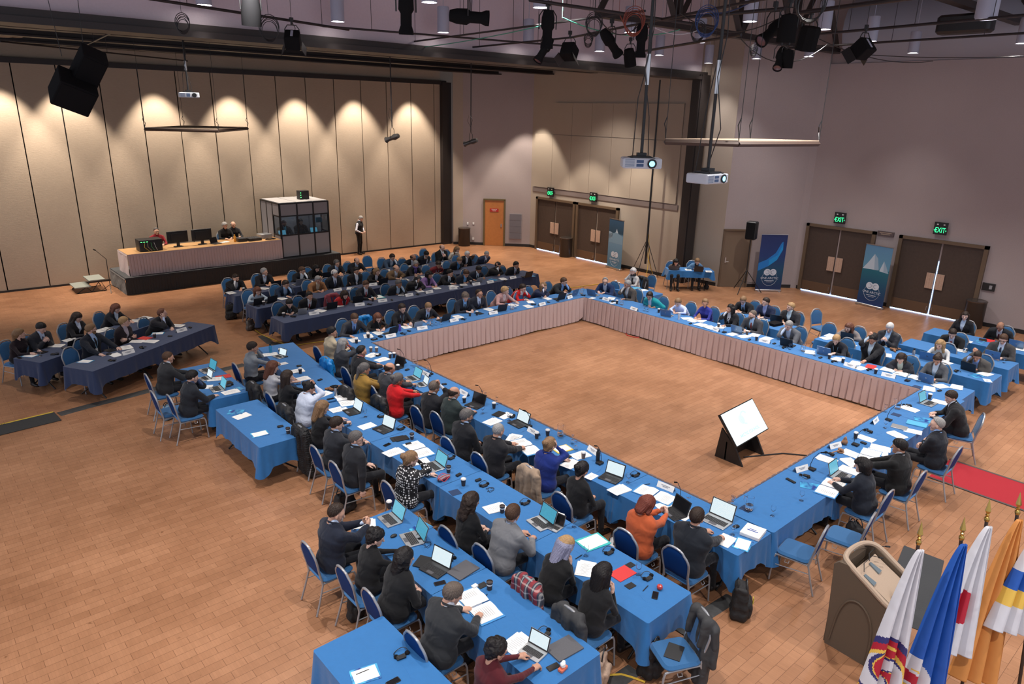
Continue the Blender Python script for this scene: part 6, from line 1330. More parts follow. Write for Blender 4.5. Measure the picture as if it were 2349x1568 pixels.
# ---------------------------------------------------------------- stage, booth, podium, monitor
def stage():
    x0, x1, y0, y1, h = 5.68, 13.75, 26.28, 28.35, .6
    t = empty('stage_platform', (x0, y0, 0)); tag(t, 'low black-skirted stage along the beige folding partition', 'stage')
    b = MB(); b.box(((x1-x0)/2, (y1-y0)/2, h-.03), (x1-x0, y1-y0, .06)); b.build('deck', mat('stage_deck', (.06, .065, .07), .7), t)
    m_sk = mat('black_stage_skirt', (.008, .008, .009), .7, sheen=.3)
    for a, b_, out in (((0, 0), (x1-x0, 0), (0, -1)), ((0, y1-y0), (0, 0), (-1, 0)), ((x1-x0, 0), (x1-x0, y1-y0), (1, 0))): skirt_obj(a, b_, .01, h-.02, out, None, m_sk, .016, .09, t, 'skirt')
    # desk
    dx0, dx1, dy0, dy1, z = 5.9, 11.38, 26.5, 27.75, 1.35
    t = empty('equipment_desk', (dx0, dy0, .6)); tag(t, 'long stage desk with a mauve pleated skirt and bare wooden top', 'desk')
    b = MB(); b.box(((dx1-dx0)/2, (dy1-dy0)/2, .735), (dx1-dx0, dy1-dy0, .03)); b.build('tabletop', mat('honey_table_top', (.42, .24, .10), .5, noise=.1, nscale=6), t)
    for a, b_, out in (((0, 0), (dx1-dx0, 0), (0, -1)), ((0, dy1-dy0), (0, 0), (-1, 0))): skirt_obj(a, b_, .0, .745, out, None, None, .018, .10, t, 'skirt')
    for sx in (.3, 2.7, 5.2): b = MB(); b.tube([(sx, .3, .01), (sx, .3, .72)], .02, 6); b.tube([(sx, 1.0, .01), (sx, 1.0, .72)], .02, 6); b.build('leg', m_tleg, t)
    Z = 1.353
    def on(px, py, z=Z): q = P(px, py, z); return q
    q = (6.75, 27.0); t = empty('equipment_rack', (q[0], q[1], Z)); tag(t, 'black equipment rack with green lights at the west end of the stage desk', 'rack')
    b = MB(); b.rbox((0, 0, .2), (.75, .5, .4), .02); b.build('case', m_black, t)
    [MB().box((-.30+.09*k, -.252, .33), (.05, .008, .02)).build('indicator_light', mat('green_led', (0, .3, .05), .5, emit=(.1, 1, .2), es=2), t) for k in range(3)]
    for k, c_ in enumerate(((.5, .35, .05), (.4, .3, .2), (.05, .3, .1), (.5, .5, .5))):
        b = MB(); b.tube([(-.2+.1*k, -.26, .3), (-.24+.12*k, -.32, .16), (-.1+.09*k, -.34, .02)], .006, 6); b.build('cable', mat('cable_%d' % k, c_, .5), t)
    for x, lab in ((7.75, 'black monitor seen from behind on the stage desk, beside the rack'), (8.6, 'second black monitor seen from behind on the stage desk')):
        t = empty('monitor', (x, 27.1, Z), .08); tag(t, lab, 'monitor', 'monitors on the stage desk')
        b = MB(); b.rbox((0, 0, .36), (.74, .05, .42), .02); b.box((0, -.035, .36), (.5, .03, .25)); b.build('case', m_black, t)
        b = MB(); b.box((0, .026, .36), (.70, .004, .38)); b.build('display', m_scr['cyan'], t)
        b = MB(); b.box((0, 0, .1), (.1, .05, .2)); b.rbox((0, 0, .01), (.3, .22, .02), .04); b.build('stand', m_black, t)
    t = copy_tree(TPL['lk']); t.location = (9.05, 26.95, Z); t.rotation_euler = (0, 0, PI*.62); relabel(t, 'small dark laptop on the stage desk between monitor and bottle', 'laptop')
    b = MB(); b.lathe([(.04, 0), (.045, .02), (.045, .2), (.02, .24), (.022, .28), (0, .28)], n=14); o = b.build('orange_bottle', mat('orange_plastic', (.8, .35, .03), .4), None, (9.75, 26.95, Z)); tag(o, 'orange bottle standing on the stage desk', 'bottle')
    rg = random.Random(4)
    for i, (x, y, w_, d_, h_, lab) in enumerate(((10.0, 27.0, .32, .4, .12, 'small black mixer next to the orange bottle'), (10.45, 26.95, .5, .45, .10, 'wide black audio mixer in front of the grey-haired technician'), (11.0, 27.2, .45, .4, .16, 'grey audio receiver stack at the east end of the stage desk'))):
        t = empty('audio_mixer', (x, y, Z), .05*i); tag(t, lab, 'mixer', 'audio gear on the stage desk'); b = MB(); b.rbox((0, 0, h_/2), (w_, d_, h_), .01); b.build('case', m_black if i < 2 else m_sil, t)
        b = MB(); 
        for k in range(6):
            for j in range(4): b.lathe([(.01, 0), (.008, .02), (0, .02)], (-w_*.4+k*w_*.16, -d_*.35+j*d_*.22, h_), 6)
        b.build('knob_bank', m_sil, t)
    t = copy_tree(TPL['cc']); t.location = (11.05, 26.75, Z); t.scale = (3, 2.5, 4); relabel(t, 'heap of black cables at the east end of the stage desk', 'cable')
    t = copy_tree(TPL['pp']); t.location = (9.4, 27.1, Z); relabel(t, 'white papers on the stage desk beside the small laptop', 'papers')
    chair(9.75, 28.0, -PI/2, 'empty blue banquet chair on the stage between the technicians', 'empty banquet chairs', .6)
    b = MB(); b.tube([(.22*math.cos(a), .04, .24+.22*math.sin(a)) for a in np.linspace(0, 2*PI, 21)[:-1]], .06, 8, closed=True); t = empty('cable_reel', (9.15, 28.05, 1.35-.6)); t.location = (9.2, 28.0, .6); b.build('tyre', m_blackm, t)
    b = MB(); b.lathe([(0, -.03), (.15, -.03), (.15, .03), (0, .03)], (0, .0, .24), 14, R=rotx(PI/2)); b.build('hub', mat('orange_plastic', (.8, .35, .03), .4), t); tag(t, 'black and orange cable reel beside the empty stage chair', 'reel')
    for px, py, dsc, kw in ((358, 539, 'technician in red shirt hidden behind the stage monitors', dict(sex='m', hs='thin', hc='dgr', shirt='7a1420')), (514, 521, 'technician with curly grey hair and black top on the stage', dict(sex='m', hs='curly', hc='gr', shirt='101012', lan=False)), (530, 517, 'bald man behind the curly-haired technician on the stage', dict(sex='m', hs='bald', hc='gr', shirt='17171a'))):
        q = PY(px, py, 28.0 if '530' not in str(px) else 28.25); person((q[0], 28.05 if px != 530 else 28.15), -PI/2, .6, dsc, 'type', .15, fine=0, group='stage crew', skin='a', **kw)
        if px != 530: chair(q[0], 28.07, -PI/2, 'blue banquet chair under the '+dsc.split(' hidden')[0].split(' on the')[0], 'occupied banquet chairs', .6)
    # steps and microphone stand
    t = empty('stage_steps', (4.95, 27.9, 0), 0); tag(t, 'two-tread portable steps at the west end of the stage', 'steps')
    for k, (x, z) in enumerate(((-.35, .2), (.1, .4))):
        b = MB(); b.box((x, 0, z), (.5, .9, .035)); b.build('tread', mat('pale_tread', (.25, .27, .24), .7), t)
        for sy in (-1, 1): b = MB(); b.tube([(x-.2, sy*.43, .01), (x+.1, sy*.43, z), (x+.25, sy*.43, .01)], .014, 6); b.tube([(x-.2, sy*.43, .01), (x+.25, sy*.43, .01)], .012, 6); b.build('leg', m_tleg, t)
    t = empty('microphone_stand', (5.38, 27.2, 0)); tag(t, 'black tripod microphone stand beside the stage steps', 'stand')
    b = MB(); b.tube([(0, 0, .1), (0, 0, 1.15)], .012, 8); b.build('pole', m_black, t); b = MB(); b.tube([(0, 0, 1.15), (-.3, -.1, 1.5)], .009, 6); b.tube([(-.3, -.1, 1.5), (-.36, -.12, 1.54)], .022, 8); b.build('boom', m_black, t)
    for a in (0.3, 2.4, 4.5): b = MB(); b.tube([(0, 0, .25), (.35*math.cos(a), .35*math.sin(a), .012)], .010, 6); b.build('leg', m_black, t)
stage()
def booth():
    x0, x1, y0, y1, z0, H = 11.42, 13.45, 26.55, 28.3, .6, 2.12
    t = empty('interpreter_booth', (x0, y0, z0)); tag(t, 'grey panelled interpreter booth with dark windows at the end of the stage', 'booth')
    mp = mat('booth_grey_fabric', (.30, .295, .31), .85, noise=.1, nscale=200); mr = mat('booth_roof', (.34, .335, .34), .7); W_, D_ = x1-x0, y1-y0
    mg = mat('dark_booth_glass', (.35, .4, .45), .03, trans=.92); fr = MB()
    xs = [0, W_*.345, W_*.68, W_]
    for x in xs: fr.box((x, 0, H/2), (.06, .06, H))
    for z in (.02, .88, 1.62, H-.02): fr.box((W_/2, 0, z), (W_, .055, .05))
    ysd = [0, D_*.36, D_*.68, D_]
    for y in ysd:
        for x in (0, W_): fr.box((x, y, H/2), (.06, .05, H))
    for x in (0, W_):
        for z in (.02, H-.02): fr.box((x, D_/2, z), (.055, D_, .05))
        for z in (.88, 1.62): fr.box((x, D_*.18, z), (.055, D_*.36, .05))
    fr.build('frame', m_black, t)
    for i in range(3):
        xa, xb = xs[i], xs[i+1]
        b = MB(); b.box(((xa+xb)/2, 0, .45), (xb-xa-.05, .035, .84)); b.build('panel', mp, t); b = MB(); b.box(((xa+xb)/2, 0, 1.86), (xb-xa-.05, .035, .44)); b.build('panel', mp, t)
        b = MB(); b.box(((xa+xb)/2, 0, 1.25), (xb-xa-.05, .008, .70)); b.build('window', mg, t)
    for x in (0, W_):
        for i in range(3):
            ya, yb = ysd[i], ysd[i+1]
            if i == 0:
                b = MB(); b.box((x, (ya+yb)/2, .45), (.035, yb-ya-.05, .84)); b.build('panel', mp, t); b = MB(); b.box((x, (ya+yb)/2, 1.86), (.035, yb-ya-.05, .44)); b.build('panel', mp, t)
                b = MB(); b.box((x, (ya+yb)/2, 1.25), (.008, yb-ya-.05, .70)); b.build('window', mg, t)
            else: b = MB(); b.box((x, (ya+yb)/2, H/2), (.035, yb-ya-.05, H-.08)); b.build('panel', mp, t)
    b = MB(); b.box((W_/2, D_, H/2), (W_, .04, H)); b.build('panel', mp, t)
    for i in range(3): xa, xb = xs[i], xs[i+1]; b = MB(); b.box(((xa+xb)/2, D_/2, H+.01), (xb-xa-.03, D_, .03)); b.build('roof_panel', mr, t)
    b = MB(); b.box((W_/2, .45, .76), (W_-.1, .6, .03)); b.build('shelf', m_kick, t)
    o, B_, h_ = person((x0+.45, y0+.85), -PI/2, z0, 'bearded interpreter behind the west window of the booth', 'type', .15, 'm', 'short', 'dgr', 'a', '15151a', '5fb4d0', fine=0, beard=True, group='booth interpreters')
    o, B_, h_ = person((x0+1.15, y0+.85), -PI/2, z0, 'dark-clothed interpreter in the middle window of the booth', 'rest', .15, 'm', 'short', 'blk', 'a', '101014', '15151a', fine=0, group='booth interpreters')
    for k, (x, z_) in enumerate(((.25, .80), (1.6, .80))):
        u = copy_tree(TPL['lc']); u.location = (x0+x, y0+.35, z0+z_); u.rotation_euler = (0, 0, PI/2); relabel(u, 'lit laptop inside the booth behind its %s window' % ('west', 'east')[k], 'laptop')
    b = MB(); b.box((0, 0, .0), (.26, .01, .20)); o = b.build('notice_sheet', mat('cyan_paper', (.05, .45, .65), .5), None, (x0+1.62, y0+.03, z0+1.38)); tag(o, 'bright blue sheet taped inside the east booth window', 'notice')
    l = bpy.data.lights.new('booth_lamp', 'POINT'); l.energy = 14; l.shadow_soft_size = .1; o = bpy.data.objects.new('booth_lamp', l); C.objects.link(o); o.location = (x0+1.0, y0+.7, z0+1.95)
    t = empty('wireless_transmitter', (x0+1.35, y0+.75, z0+H+.03), .05); tag(t, 'black box with green lights on the booth roof', 'transmitter'); b = MB(); b.rbox((0, 0, .17), (.40, .3, .34), .015); b.build('case', m_black, t)
    [MB().box((-.17, -.152, .08+.09*k), (.03, .006, .03)).build('indicator_light', mat('green_led', (0, .3, .05), .5, emit=(.1, 1, .2), es=2), t) for k in range(3)]
booth()
# standing man by the partition
q = P(826, 583, 0); person((q[0], q[1]), -PI*.30, 0, 'bald man in black waistcoat standing by the partition, head bowed', 'stand', .05, 'm', 'buzz', 'gr', 'd', None, 'c8ccd8', '0e0e10', fine=0, standing=True, hpitch=.6, s=1.04, cat='person')
b = MB(); ob = bpy.data.objects['person']
sm = [o for o in bpy.data.objects if o.get('label', '').startswith('bald man in black waistcoat')][0]
Bs = [v for k_, v in BODY.items() if k_[8]][0]
fv = Field((-.3, -.3, .8), (.35, .3, 1.6), .021)
for p_ in Bs['J'][:6]: fv.add(p_, .03)
fv.sub(lambda X, Y, Z: .9-Z); V_, Q_ = fv.mesh(); npobj('waistcoat', V_*1.04, Q_, np.zeros(len(Q_), int), [cloth(hexc('141416'))], sm)
# podium ------------------------------------------------------------------------------
m_pod = mat('speckled_brown_plastic', (.115, .082, .055), .7, noise=.3, nscale=260, bump=.2, bscale=300); m_podt = mat('tan_podium_top', (.40, .30, .22), .7, noise=.1, nscale=120)
t = empty('podium', (7.80, 2.22, 0), -.04); tag(t, 'brown moulded podium with sloping tan top and two microphones', 'podium'); t.scale = (1.04, .96, .935)
prof = [(0.02, 0), (.60, 0), (.66, 1.20), (.60, 1.26), (.50, 1.27), (-.04, .98), (-.05, .93), (-.02, .75)]
def side_panel(x, w_): b = MB(); b.prism(prof, w_, R=np.array([[0, 0, 1.0], [1, 0, 0], [0, 1, 0]]), c=(x, 0, 0)); return b
b = side_panel(0, .07); b.build('side_panel', m_pod, t); b = side_panel(.64, .07); b.build('side_panel', m_pod, t)
b = MB(); b.box((.355, .60, .6), (.64, .07, 1.2)); b.build('front_panel', m_pod, t)
b = MB(); b.box((.34, .08, .30), (.60, .05, .60)); b.box((.34, .3, .62), (.6, .5, .03)); b.build('shelf', m_pod, t)
sl = math.atan2(1.20-.93, .54); b = MB(); b.box((.34, .22, 1.045), (.56, .54, .02), R=rotx(sl)); b.build('reading_surface', m_podt, t)
b = MB(); b.tube(smooth([(.02, -.03, .975), (.02, .22, 1.12), (.03, .46, 1.255), (.12, .59, 1.285), (.34, .625, 1.295), (.58, .59, 1.285), (.68, .46, 1.255), (.69, .22, 1.12), (.69, -.03, .975), (.60, -.06, .957), (.34, -.065, .955), (.1, -.06, .957)], 4, True), .034, 8, closed=True); b.build('rim', m_podt, t)
b = MB(); b.tube(smooth([(-.003, .07, .08), (-.006, .07, .45), (-.006, .13, .70), (-.006, .27, .83), (-.006, .41, .78), (-.006, .50, .55), (-.003, .55, .1)], 5), .013, 8); b.build('moulded_arch', m_pod, t)
b = MB(); b.tube([(.22, -.015, 1.0), (.62, -.015, 1.0)], .03, 8); b.build('foam_rest', m_grey, t)
b = MB(); b.box((.34, .02, .78), (.54, .02, .26)); b.build('opening_shade', m_blackm, t)  # flat black sheet painted in as the shade of the podium's open recess
for k, (x, y) in enumerate(((.16, .30), (.40, .36))):
    b = MB(); b.prism([(-.03, -.09), (.05, -.08), (.02, .07), (-.02, .07)], .035, R=rotx(sl), c=(x, y, 1.02+(y)*.5-.09)); b.build('microphone_base', mat('silver_blue_base', (.2, .26, .3), .3, metal=.5), t)
    b = MB(); b.tube([(x, y+.06, 1.10+y*.25), (x+.1, y+.12, 1.22), (x+.3, y+.12, 1.24), (x+.36+.06*k, y+.06, 1.22)], .005, 6); b.tube([(x+.35+.06*k, y+.06, 1.222), (x+.40+.06*k, y+.03, 1.21)], .011, 8); b.build('gooseneck_microphone', m_black, t)
b = MB(); q1, q2, q3_, q4 = P(2052, 1268, 0), P(2145, 1295, 0), P(2138, 1415, 0), P(2085, 1400, 0)
b.add([(9.0, 2.0, .002), (10.9, 2.45, .002), (10.85, 3.0, .002), (8.9, 2.6, .002), (9.0, 2.0, .008), (10.9, 2.45, .008), (10.85, 3.0, .008), (8.9, 2.6, .008)], [(4, 5, 6, 7), (0, 1, 5, 4), (1, 2, 6, 5), (2, 3, 7, 6), (3, 0, 4, 7)])
tag(b.build('rubber_mat', mat('ribbed_rubber', (.035, .037, .040), .7, bump=.5, bscale=90)), 'dark grey rubber mat on the floor behind the podium', 'mat')
# red carpet
cw = [P(2180, 1048, 0), P(2127, 1088, 0)]
b = MB(); b.rbox((14.10, .75, .006), (1.06, 5.7, .012), .01, ch=.003); o = b.build('red_carpet', mat('red_carpet_pile', (.36, .012, .022), .95, noise=.25, nscale=160, bump=.5, bscale=400)); tag(o, 'red carpet runner with grey edging leading from the south arm', 'carpet')
b = MB(); [b.box((14.10+sg*.555, .75, .007), (.05, 5.72, .014)) for sg in (-1, 1)]; b.build('edging', mat('grey_edging', (.07, .055, .05), .8), o)
o.parent = None; o.rotation_euler = (0, 0, 0); o.location = (0, 0, 0)
# centre monitor
BL, BR_ = np.array([10.95, 6.04, .46]), np.array([12.17, 6.10, .46]); wv = (BR_-BL); Wm = np.linalg.norm(wv); wx = wv/Wm; TLp = np.array([10.95, 6.46, .98]); hv_ = TLp-BL; hv_ -= wx*np.dot(hv_, wx); Hm = np.linalg.norm(hv_); hy_ = hv_/Hm; hz_ = np.cross(wx, hy_); Rm_ = np.stack([wx, hy_, hz_], 1); cM = BL+wx*Wm/2+hy_*Hm/2
t = empty('floor_monitor', (cM[0], cM[1], 0)); tag(t, 'tilted flat monitor on black wedge stand in the empty square', 'monitor'); o0 = np.array([cM[0], cM[1], 0])
b = MB(); b.box(cM-o0-hz_*.02, (Wm, Hm, .05), R=Rm_); b.build('case', m_black, t)
b = MB(); b.box(cM-o0+hz_*.006, (Wm-.035, Hm-.035, .004), R=Rm_); dsp = b.build('display', mat('white_display', (.02, .02, .02), .2, emit=(.86, .97, 1.0), es=.72), t)
m_lb = mat('pale_blue_print', (.1, .1, .1), .5, emit=(.35, .75, .95), es=.62); rotm = Matrix([list(r) for r in Rm_]).to_euler()
lettering('ARCTIC COUNCIL', .085, m_lb, dsp, cM-o0+hz_*.0085-hy_*.20, rotm, depth=.0008)
b = MB(); b.tube([cM-o0+hz_*.009+wx*(.05+.12*math.cos(a))+hy_*(.08+.12*math.sin(a)) for a in np.linspace(.6, 4.6, 18)], .022, 4)
b.lathe([(0, 0), (.09, 0), (.09, .001), (0, .001)], cM-o0+hz_*.009+wx*(-.06)+hy_*.07, 18, R=Rm_); b.build('emblem', mat('pale_emblem', (.1, .1, .1), .5, emit=(.62, .88, .97), es=.68), dsp)
for sx in (-.38, .38):
    b = MB(); b.prism([(-.30, 0), (.30, 0), (.22, .62), (-.12, .30)], .04, R=np.array([[0, 0, 1.0], [1, 0, 0], [0, 1, 0]]), c=(sx, 0.02, 0)); b.build('wedge_side', m_black, t)
b = MB(); b.box((0, .1, .2), (.76, .03, .36)); b.build('wedge_back', m_black, t)
b = MB(); b.tube([(cM[0], 6.2, .01), (12.3, 5.8, .012), (12.95, 5.0, .012)], .014, 6); tag(b.build('monitor_cable', m_black), 'black cable running from the floor monitor to the south arm', 'cable')
# roll-up banners --------------------------------------------------------------------
def grad(name, stops, axis=2, noise=0.0):
    m, nt, b_ = nodes(name); tc = nt.nodes.new('ShaderNodeTexCoord'); sp = nt.nodes.new('ShaderNodeSeparateXYZ'); lk(nt, tc.outputs['Generated'], sp.inputs[0]); r = nt.nodes.new('ShaderNodeValToRGB')
    e = r.color_ramp.elements; e[0].position = stops[0][0]; e[0].color = (*stops[0][1], 1); e[1].position = stops[-1][0]; e[1].color = (*stops[-1][1], 1)
    for p_, c_ in stops[1:-1]: q = e.new(p_); q.color = (*c_, 1)
    lk(nt, sp.outputs[axis], r.inputs['Fac']); lk(nt, r.outputs['Color'], b_.inputs['Base Color']); b_.inputs['Roughness'].default_value = .45; return m
m_logo = mat('pale_logo', (.55, .6, .68), .6); m_ice = mat('ice_white', (.42, .50, .58), .6); m_ice2 = mat('ice_shade', (.26, .36, .46), .6)
def banner(x, y, yaw, W_, H, m, label, art):
    t = empty('rollup_banner', (x, y, 0), yaw); tag(t, label, 'banner', 'roll-up banners along the walls')
    b = MB(); b.rbox((0, 0, .04), (W_+.03, .14, .08), .03); b.box((-W_*.4, .0, .01), (.04, .34, .018)); b.box((W_*.4, .0, .01), (.04, .34, .018)); b.build('base', m_steel, t)
    b = MB(); b.box((0, 0, H/2+.04), (W_, .006, H-.08)); sh = b.build('printed_sheet', m, t); b = MB(); b.box((0, 0, H), (W_+.01, .025, .025)); b.build('top_rail', m_steel, t)
    b = MB(); b.tube([(0, .03, .06), (0, .03, H)], .01, 6); b.build('support_pole', m_steel, t)
    f = -.0045
    def pl(pts, mm, nm='artwork', k=0): b = MB(); b.add([(px_*W_, f-.0006*k, pz*H) for px_, pz in pts], [tuple(range(len(pts)))[::1]]); b.build(nm, mm, sh)
    if art == 'berg':
        pl([(-.49, .60), (-.30, .72), (-.12, .86), (.02, .80), (.12, .61)], m_ice); pl([(-.12, .86), (.02, .80), (.12, .61), (-.05, .61)], m_ice2, k=1); pl([(.14, .60), (.26, .77), (.36, .70), (.49, .585)], m_ice); pl([(.26, .77), (.36, .70), (.49, .585), (.3, .59)], m_ice2, k=1)
    if art == 'swoosh':
        ma = mat('bright_blue_print', (.005, .16, .50), .5); mb_ = mat('deep_teal_print', (.0, .08, .20), .5)
        pl([(-.49, .36), (-.1, .45), (.2, .56), (.38, .74), (.36, .88), (.30, .86), (.12, .68), (-.2, .56), (-.49, .50)], ma); pl([(-.1, .45), (.2, .56), (.38, .74), (.36, .84), (.2, .64), (-.1, .56)], mat('sky_blue_print', (.0, .24, .60), .5), k=1)
    if art == 'snow':
        pl([(-.49, .74), (-.3, .73), (-.2, .70), (-.28, .60), (-.49, .60)], m_ice2); pl([(.49, .68), (.2, .72), (.0, .76), (-.12, .72), (-.49, .70), (-.49, .52), (.49, .52)], mat('misty_blue', (.16, .27, .37), .6)); pl([(-.02, .74), (.05, .82), (.10, .77), (.16, .73)], m_ice, k=1)
    cz = .235 if art != 'snow' else .19
    for k, cx in ((0, -.11), (1, .11)):
        n_ = 18; b = MB(); c_ = np.array([cx*W_, f-.002, (cz+.105)*H]); r_ = .135*W_
        b.add([c_+(r_*math.cos(a), 0, r_*.95*math.sin(a)) for a in np.linspace(0, 2*PI, n_, endpoint=False)], [tuple(range(n_))]); b.tube([c_+(.5*r_*math.cos(a), -.001, .5*r_*math.sin(a)) for a in np.linspace(1 if k else 4, 5 if k else 8, 10)], .006, 4, mi=1)
        b.build('logo_ring', [m_logo, mat('logo_line', (.05, .1, .2), .6)], sh)
    b = MB(); R_ = .29*W_; b.tube([(R_*math.cos(a), f-.001, cz*H+R_*math.sin(a)) for a in np.linspace(0, 2*PI, 29)[:-1]], .0035, 4, closed=True); b.build('circle_outline', m_logo, sh)
    lettering('ONE ARCTIC', .105*W_/.9, m_logo, sh, (0, f-.002, cz*H+.0), (PI/2, 0, 0), depth=.0006)
    b = MB(); b.box((0, f-.001, cz*H-.10), (W_*.36, .001, .018)); b.box((0, f-.001, cz*H-.15), (W_*.22, .001, .012)); b.build('fine_print', m_logo, sh)
b1, b1r = P(1390, 611, 0), P(1426, 622, 0); v_ = (b1r-b1)[:2]; banner(*((b1+b1r)/2)[:2], math.atan2(v_[1], v_[0]), .95, 2.1, grad('snow_banner', [(.0, (.05, .16, .26)), (.5, (.12, .24, .36)), (.68, (.10, .22, .33)), (.72, (.01, .05, .09)), (1, (.02, .07, .14))]), 'blue-grey roll-up banner beside the wooden double doors, small bear on ice', 'snow')
b1, b1r = P(1733, 667, 0), P(1788, 668, 0); v_ = (b1r-b1)[:2]; banner(*((b1+b1r)/2)[:2], math.atan2(v_[1], v_[0]), .98, 2.16, grad('swoosh_banner', [(0, (.004, .02, .09)), (.35, (.0, .06, .13)), (.6, (.005, .03, .14)), (1, (.004, .015, .10))]), 'dark blue roll-up banner with a bright swoosh near the loudspeaker', 'swoosh')
b1, b1r = P(1967, 694, 0), P(2027, 709, 0); v_ = (b1r-b1)[:2]; banner(*(((b1+b1r)/2)[:2]-np.array([.12, 0])), math.atan2(v_[1], v_[0]), .98, 2.16, grad('berg_banner', [(0, (.008, .03, .12)), (.3, (.004, .06, .13)), (.60, (.01, .12, .17)), (.62, (.10, .26, .38)), (1, (.09, .22, .38))]), 'roll-up banner with white iceberg between the east double doors', 'berg')
# loudspeaker on tripod, tall stand, bins, exit signs ---------------------------------------
q = P(1708, 667, 0); t = empty('speaker_stand', (q[0]-.2, q[1]-.1, 0)); tag(t, 'black tripod stand carrying the loudspeaker beside the tan door', 'stand')
b = MB(); b.tube([(0, 0, .35), (0, 0, 2.0)], .02, 8); b.build('pole', m_black, t)
for a in (-.9, 1.2, 3.3): b = MB(); b.tube([(0, 0, .85), (.62*math.cos(a), .62*math.sin(a), .02)], .016, 6); b.tube([(0, 0, .4), (.35*math.cos(a), .35*math.sin(a), .38)], .008, 6); b.build('leg', m_black, t)
s_ = empty('loudspeaker', (q[0]-.2, q[1]-.1, 2.0), PI*1.08); tag(s_, 'black loudspeaker on a tripod in front of the mauve wall', 'loudspeaker'); b = MB(); b.rbox((0, 0, .33), (.36, .38, .66), .07); b.build('cabinet', m_black, s_); b = MB(); b.rbox((.182, 0, .33), (.02, .32, .6), .008); b.build('grille', m_blackm, s_)
q = P(1478, 632, 0); t = empty('light_stand', (q[0], q[1], 0)); tag(t, 'very tall black stand with yellow cables in front of the beige wall', 'stand')
b = MB(); b.tube([(0, 0, .5), (0, 0, 7.55)], [.045, .03], 8); b.build('pole', m_black, t)
for a in (0.2, 1.8, 3.3, 4.9): b = MB(); b.tube([(0, 0, 1.5), (.25*math.cos(a), .25*math.sin(a), .9), (.62*math.cos(a), .62*math.sin(a), .02)], .014, 6); b.build('leg', m_black, t)
b = MB(); b.tube([(.02, -.04, 1.7), (.06, -.1, 1.1), (-.15, -.25, .4), (-.4, -.4, .02)], .012, 6); b.tube([(0, .05, 1.7), (.1, .0, .8), (.2, -.3, .02)], .012, 6); b.build('yellow_cable', mat('yellow_cable', (.55, .35, .03), .6), t)
for px, py, dx, lab in ((1065, 563, 0, 'round dark bin beside the orange sprinkler room door'), (1297, 588, 0, 'round dark bin between the wooden double doors'), (2230, 748, -.1, 'tall round dark bin east of the second exit door')):
    q = P(px, py, 0); t = empty('waste_bin', (q[0]+dx, q[1], 0)); tag(t, lab, 'bin', 'round waste bins along the walls'); b = MB(); b.lathe([(.27, 0), (.29, .03), (.29, .82), (.30, .86), (.28, .88), (.22, .87), (.21, .80), (0, .79)], n=24); b.build('drum', mat('bronze_bin', (.028, .021, .017), .35), t); b = MB(); b.lathe([(.30, .84), (.305, .87), (.27, .885), (.25, .88)], n=24); b.build('rim', mat('bronze_rim', (.12, .1, .09), .25, metal=.7), t)
m_exit = mat('exit_green', (0, .1, .03), .5, emit=(.04, 1.0, .30), es=1.3)
for px, py, x, lab in ((1263, 440, XW-.1, 'green exit sign above the first wooden double door'), (1361, 452, XW-.1, 'green exit sign above the second wooden double door'), (1927, 500, XR-.1, 'green exit sign above the door west of the iceberg banner'), (2158, 524, XR-.1, 'green exit sign above the door east of the iceberg banner')):
    q = PX(px, py, x); t = empty('exit_sign', (x, q[1], q[2]-.18), -PI/2+.25*0); tag(t, lab, 'exit sign', 'exit signs over the doors'); k = 1.0
    b = MB(); b.box((0, 0, .18), (.40, .05, .40)); b.box((0, .06, .30), (.06, .12, .06)); b.build('housing', m_black, t); lettering('EXIT', .19, m_exit, t, (0, -.028, .12), (PI/2, 0, 0)).scale = (.82, 1.25, 1)
    b = MB(); b.prism([(-.19, .12), (-.165, .15), (-.165, .09)], .003, R=np.array([[1, 0, 0], [0, 0, -1.0], [0, 1, 0]]), c=(0, -.028, 0)); b.prism([(.19, .12), (.165, .15), (.165, .09)][::-1], .003, R=np.array([[1, 0, 0], [0, 0, -1.0], [0, 1, 0]]), c=(0, -.028, 0)); b.build('arrow', m_exit, t)
    for sx in (-.1, .1): b = MB(); b.box((sx, -.03, .31), (.05, .01, .035)); b.build('emergency_lamp', m_white, t)
for px, py, x, w_, h_, m_, nm, lab in ((2032, 536, XR, .55, .16, mat('plaque', (.10, .07, .07), .5), 'wall_plaque', 'small brown lettered plaque between the east double doors'), (1829, 519, XR, .16, .18, mat('red_box', (.35, .03, .04), .4), 'fire_alarm', 'red fire alarm strobe, upper one beside the east door'), (1823, 565, XR, .12, .14, mat('red_box', (.35, .03, .04), .4), 'alarm_pull', 'small red alarm pull, lower one beside the east door'), (2268, 658, XR, .36, .24, m_black, 'wall_panel_control', 'black wall control panel above the tall bin')):
    q = PX(px, py, x-.03); b = MB(); b.rbox((0, 0, 0), (.05, w_, h_), .01); o = b.build(nm, m_, None, (x-.03, q[1], q[2])); tag(o, lab, 'wall fitting')
    if nm == 'wall_plaque': b = MB(); [b.box((-.028, 0, .03-.05*k_), (.003, .40-.1*k_, .022)) for k_ in range(2)]; b.build('engraved_text', m_podt, o)
    if nm == 'wall_panel_control': b = MB(); b.box((-.028, -.06, 0), (.004, .08, .12)); b.build('button_plate', mat('grey_plate', (.3, .3, .32), .4), o)
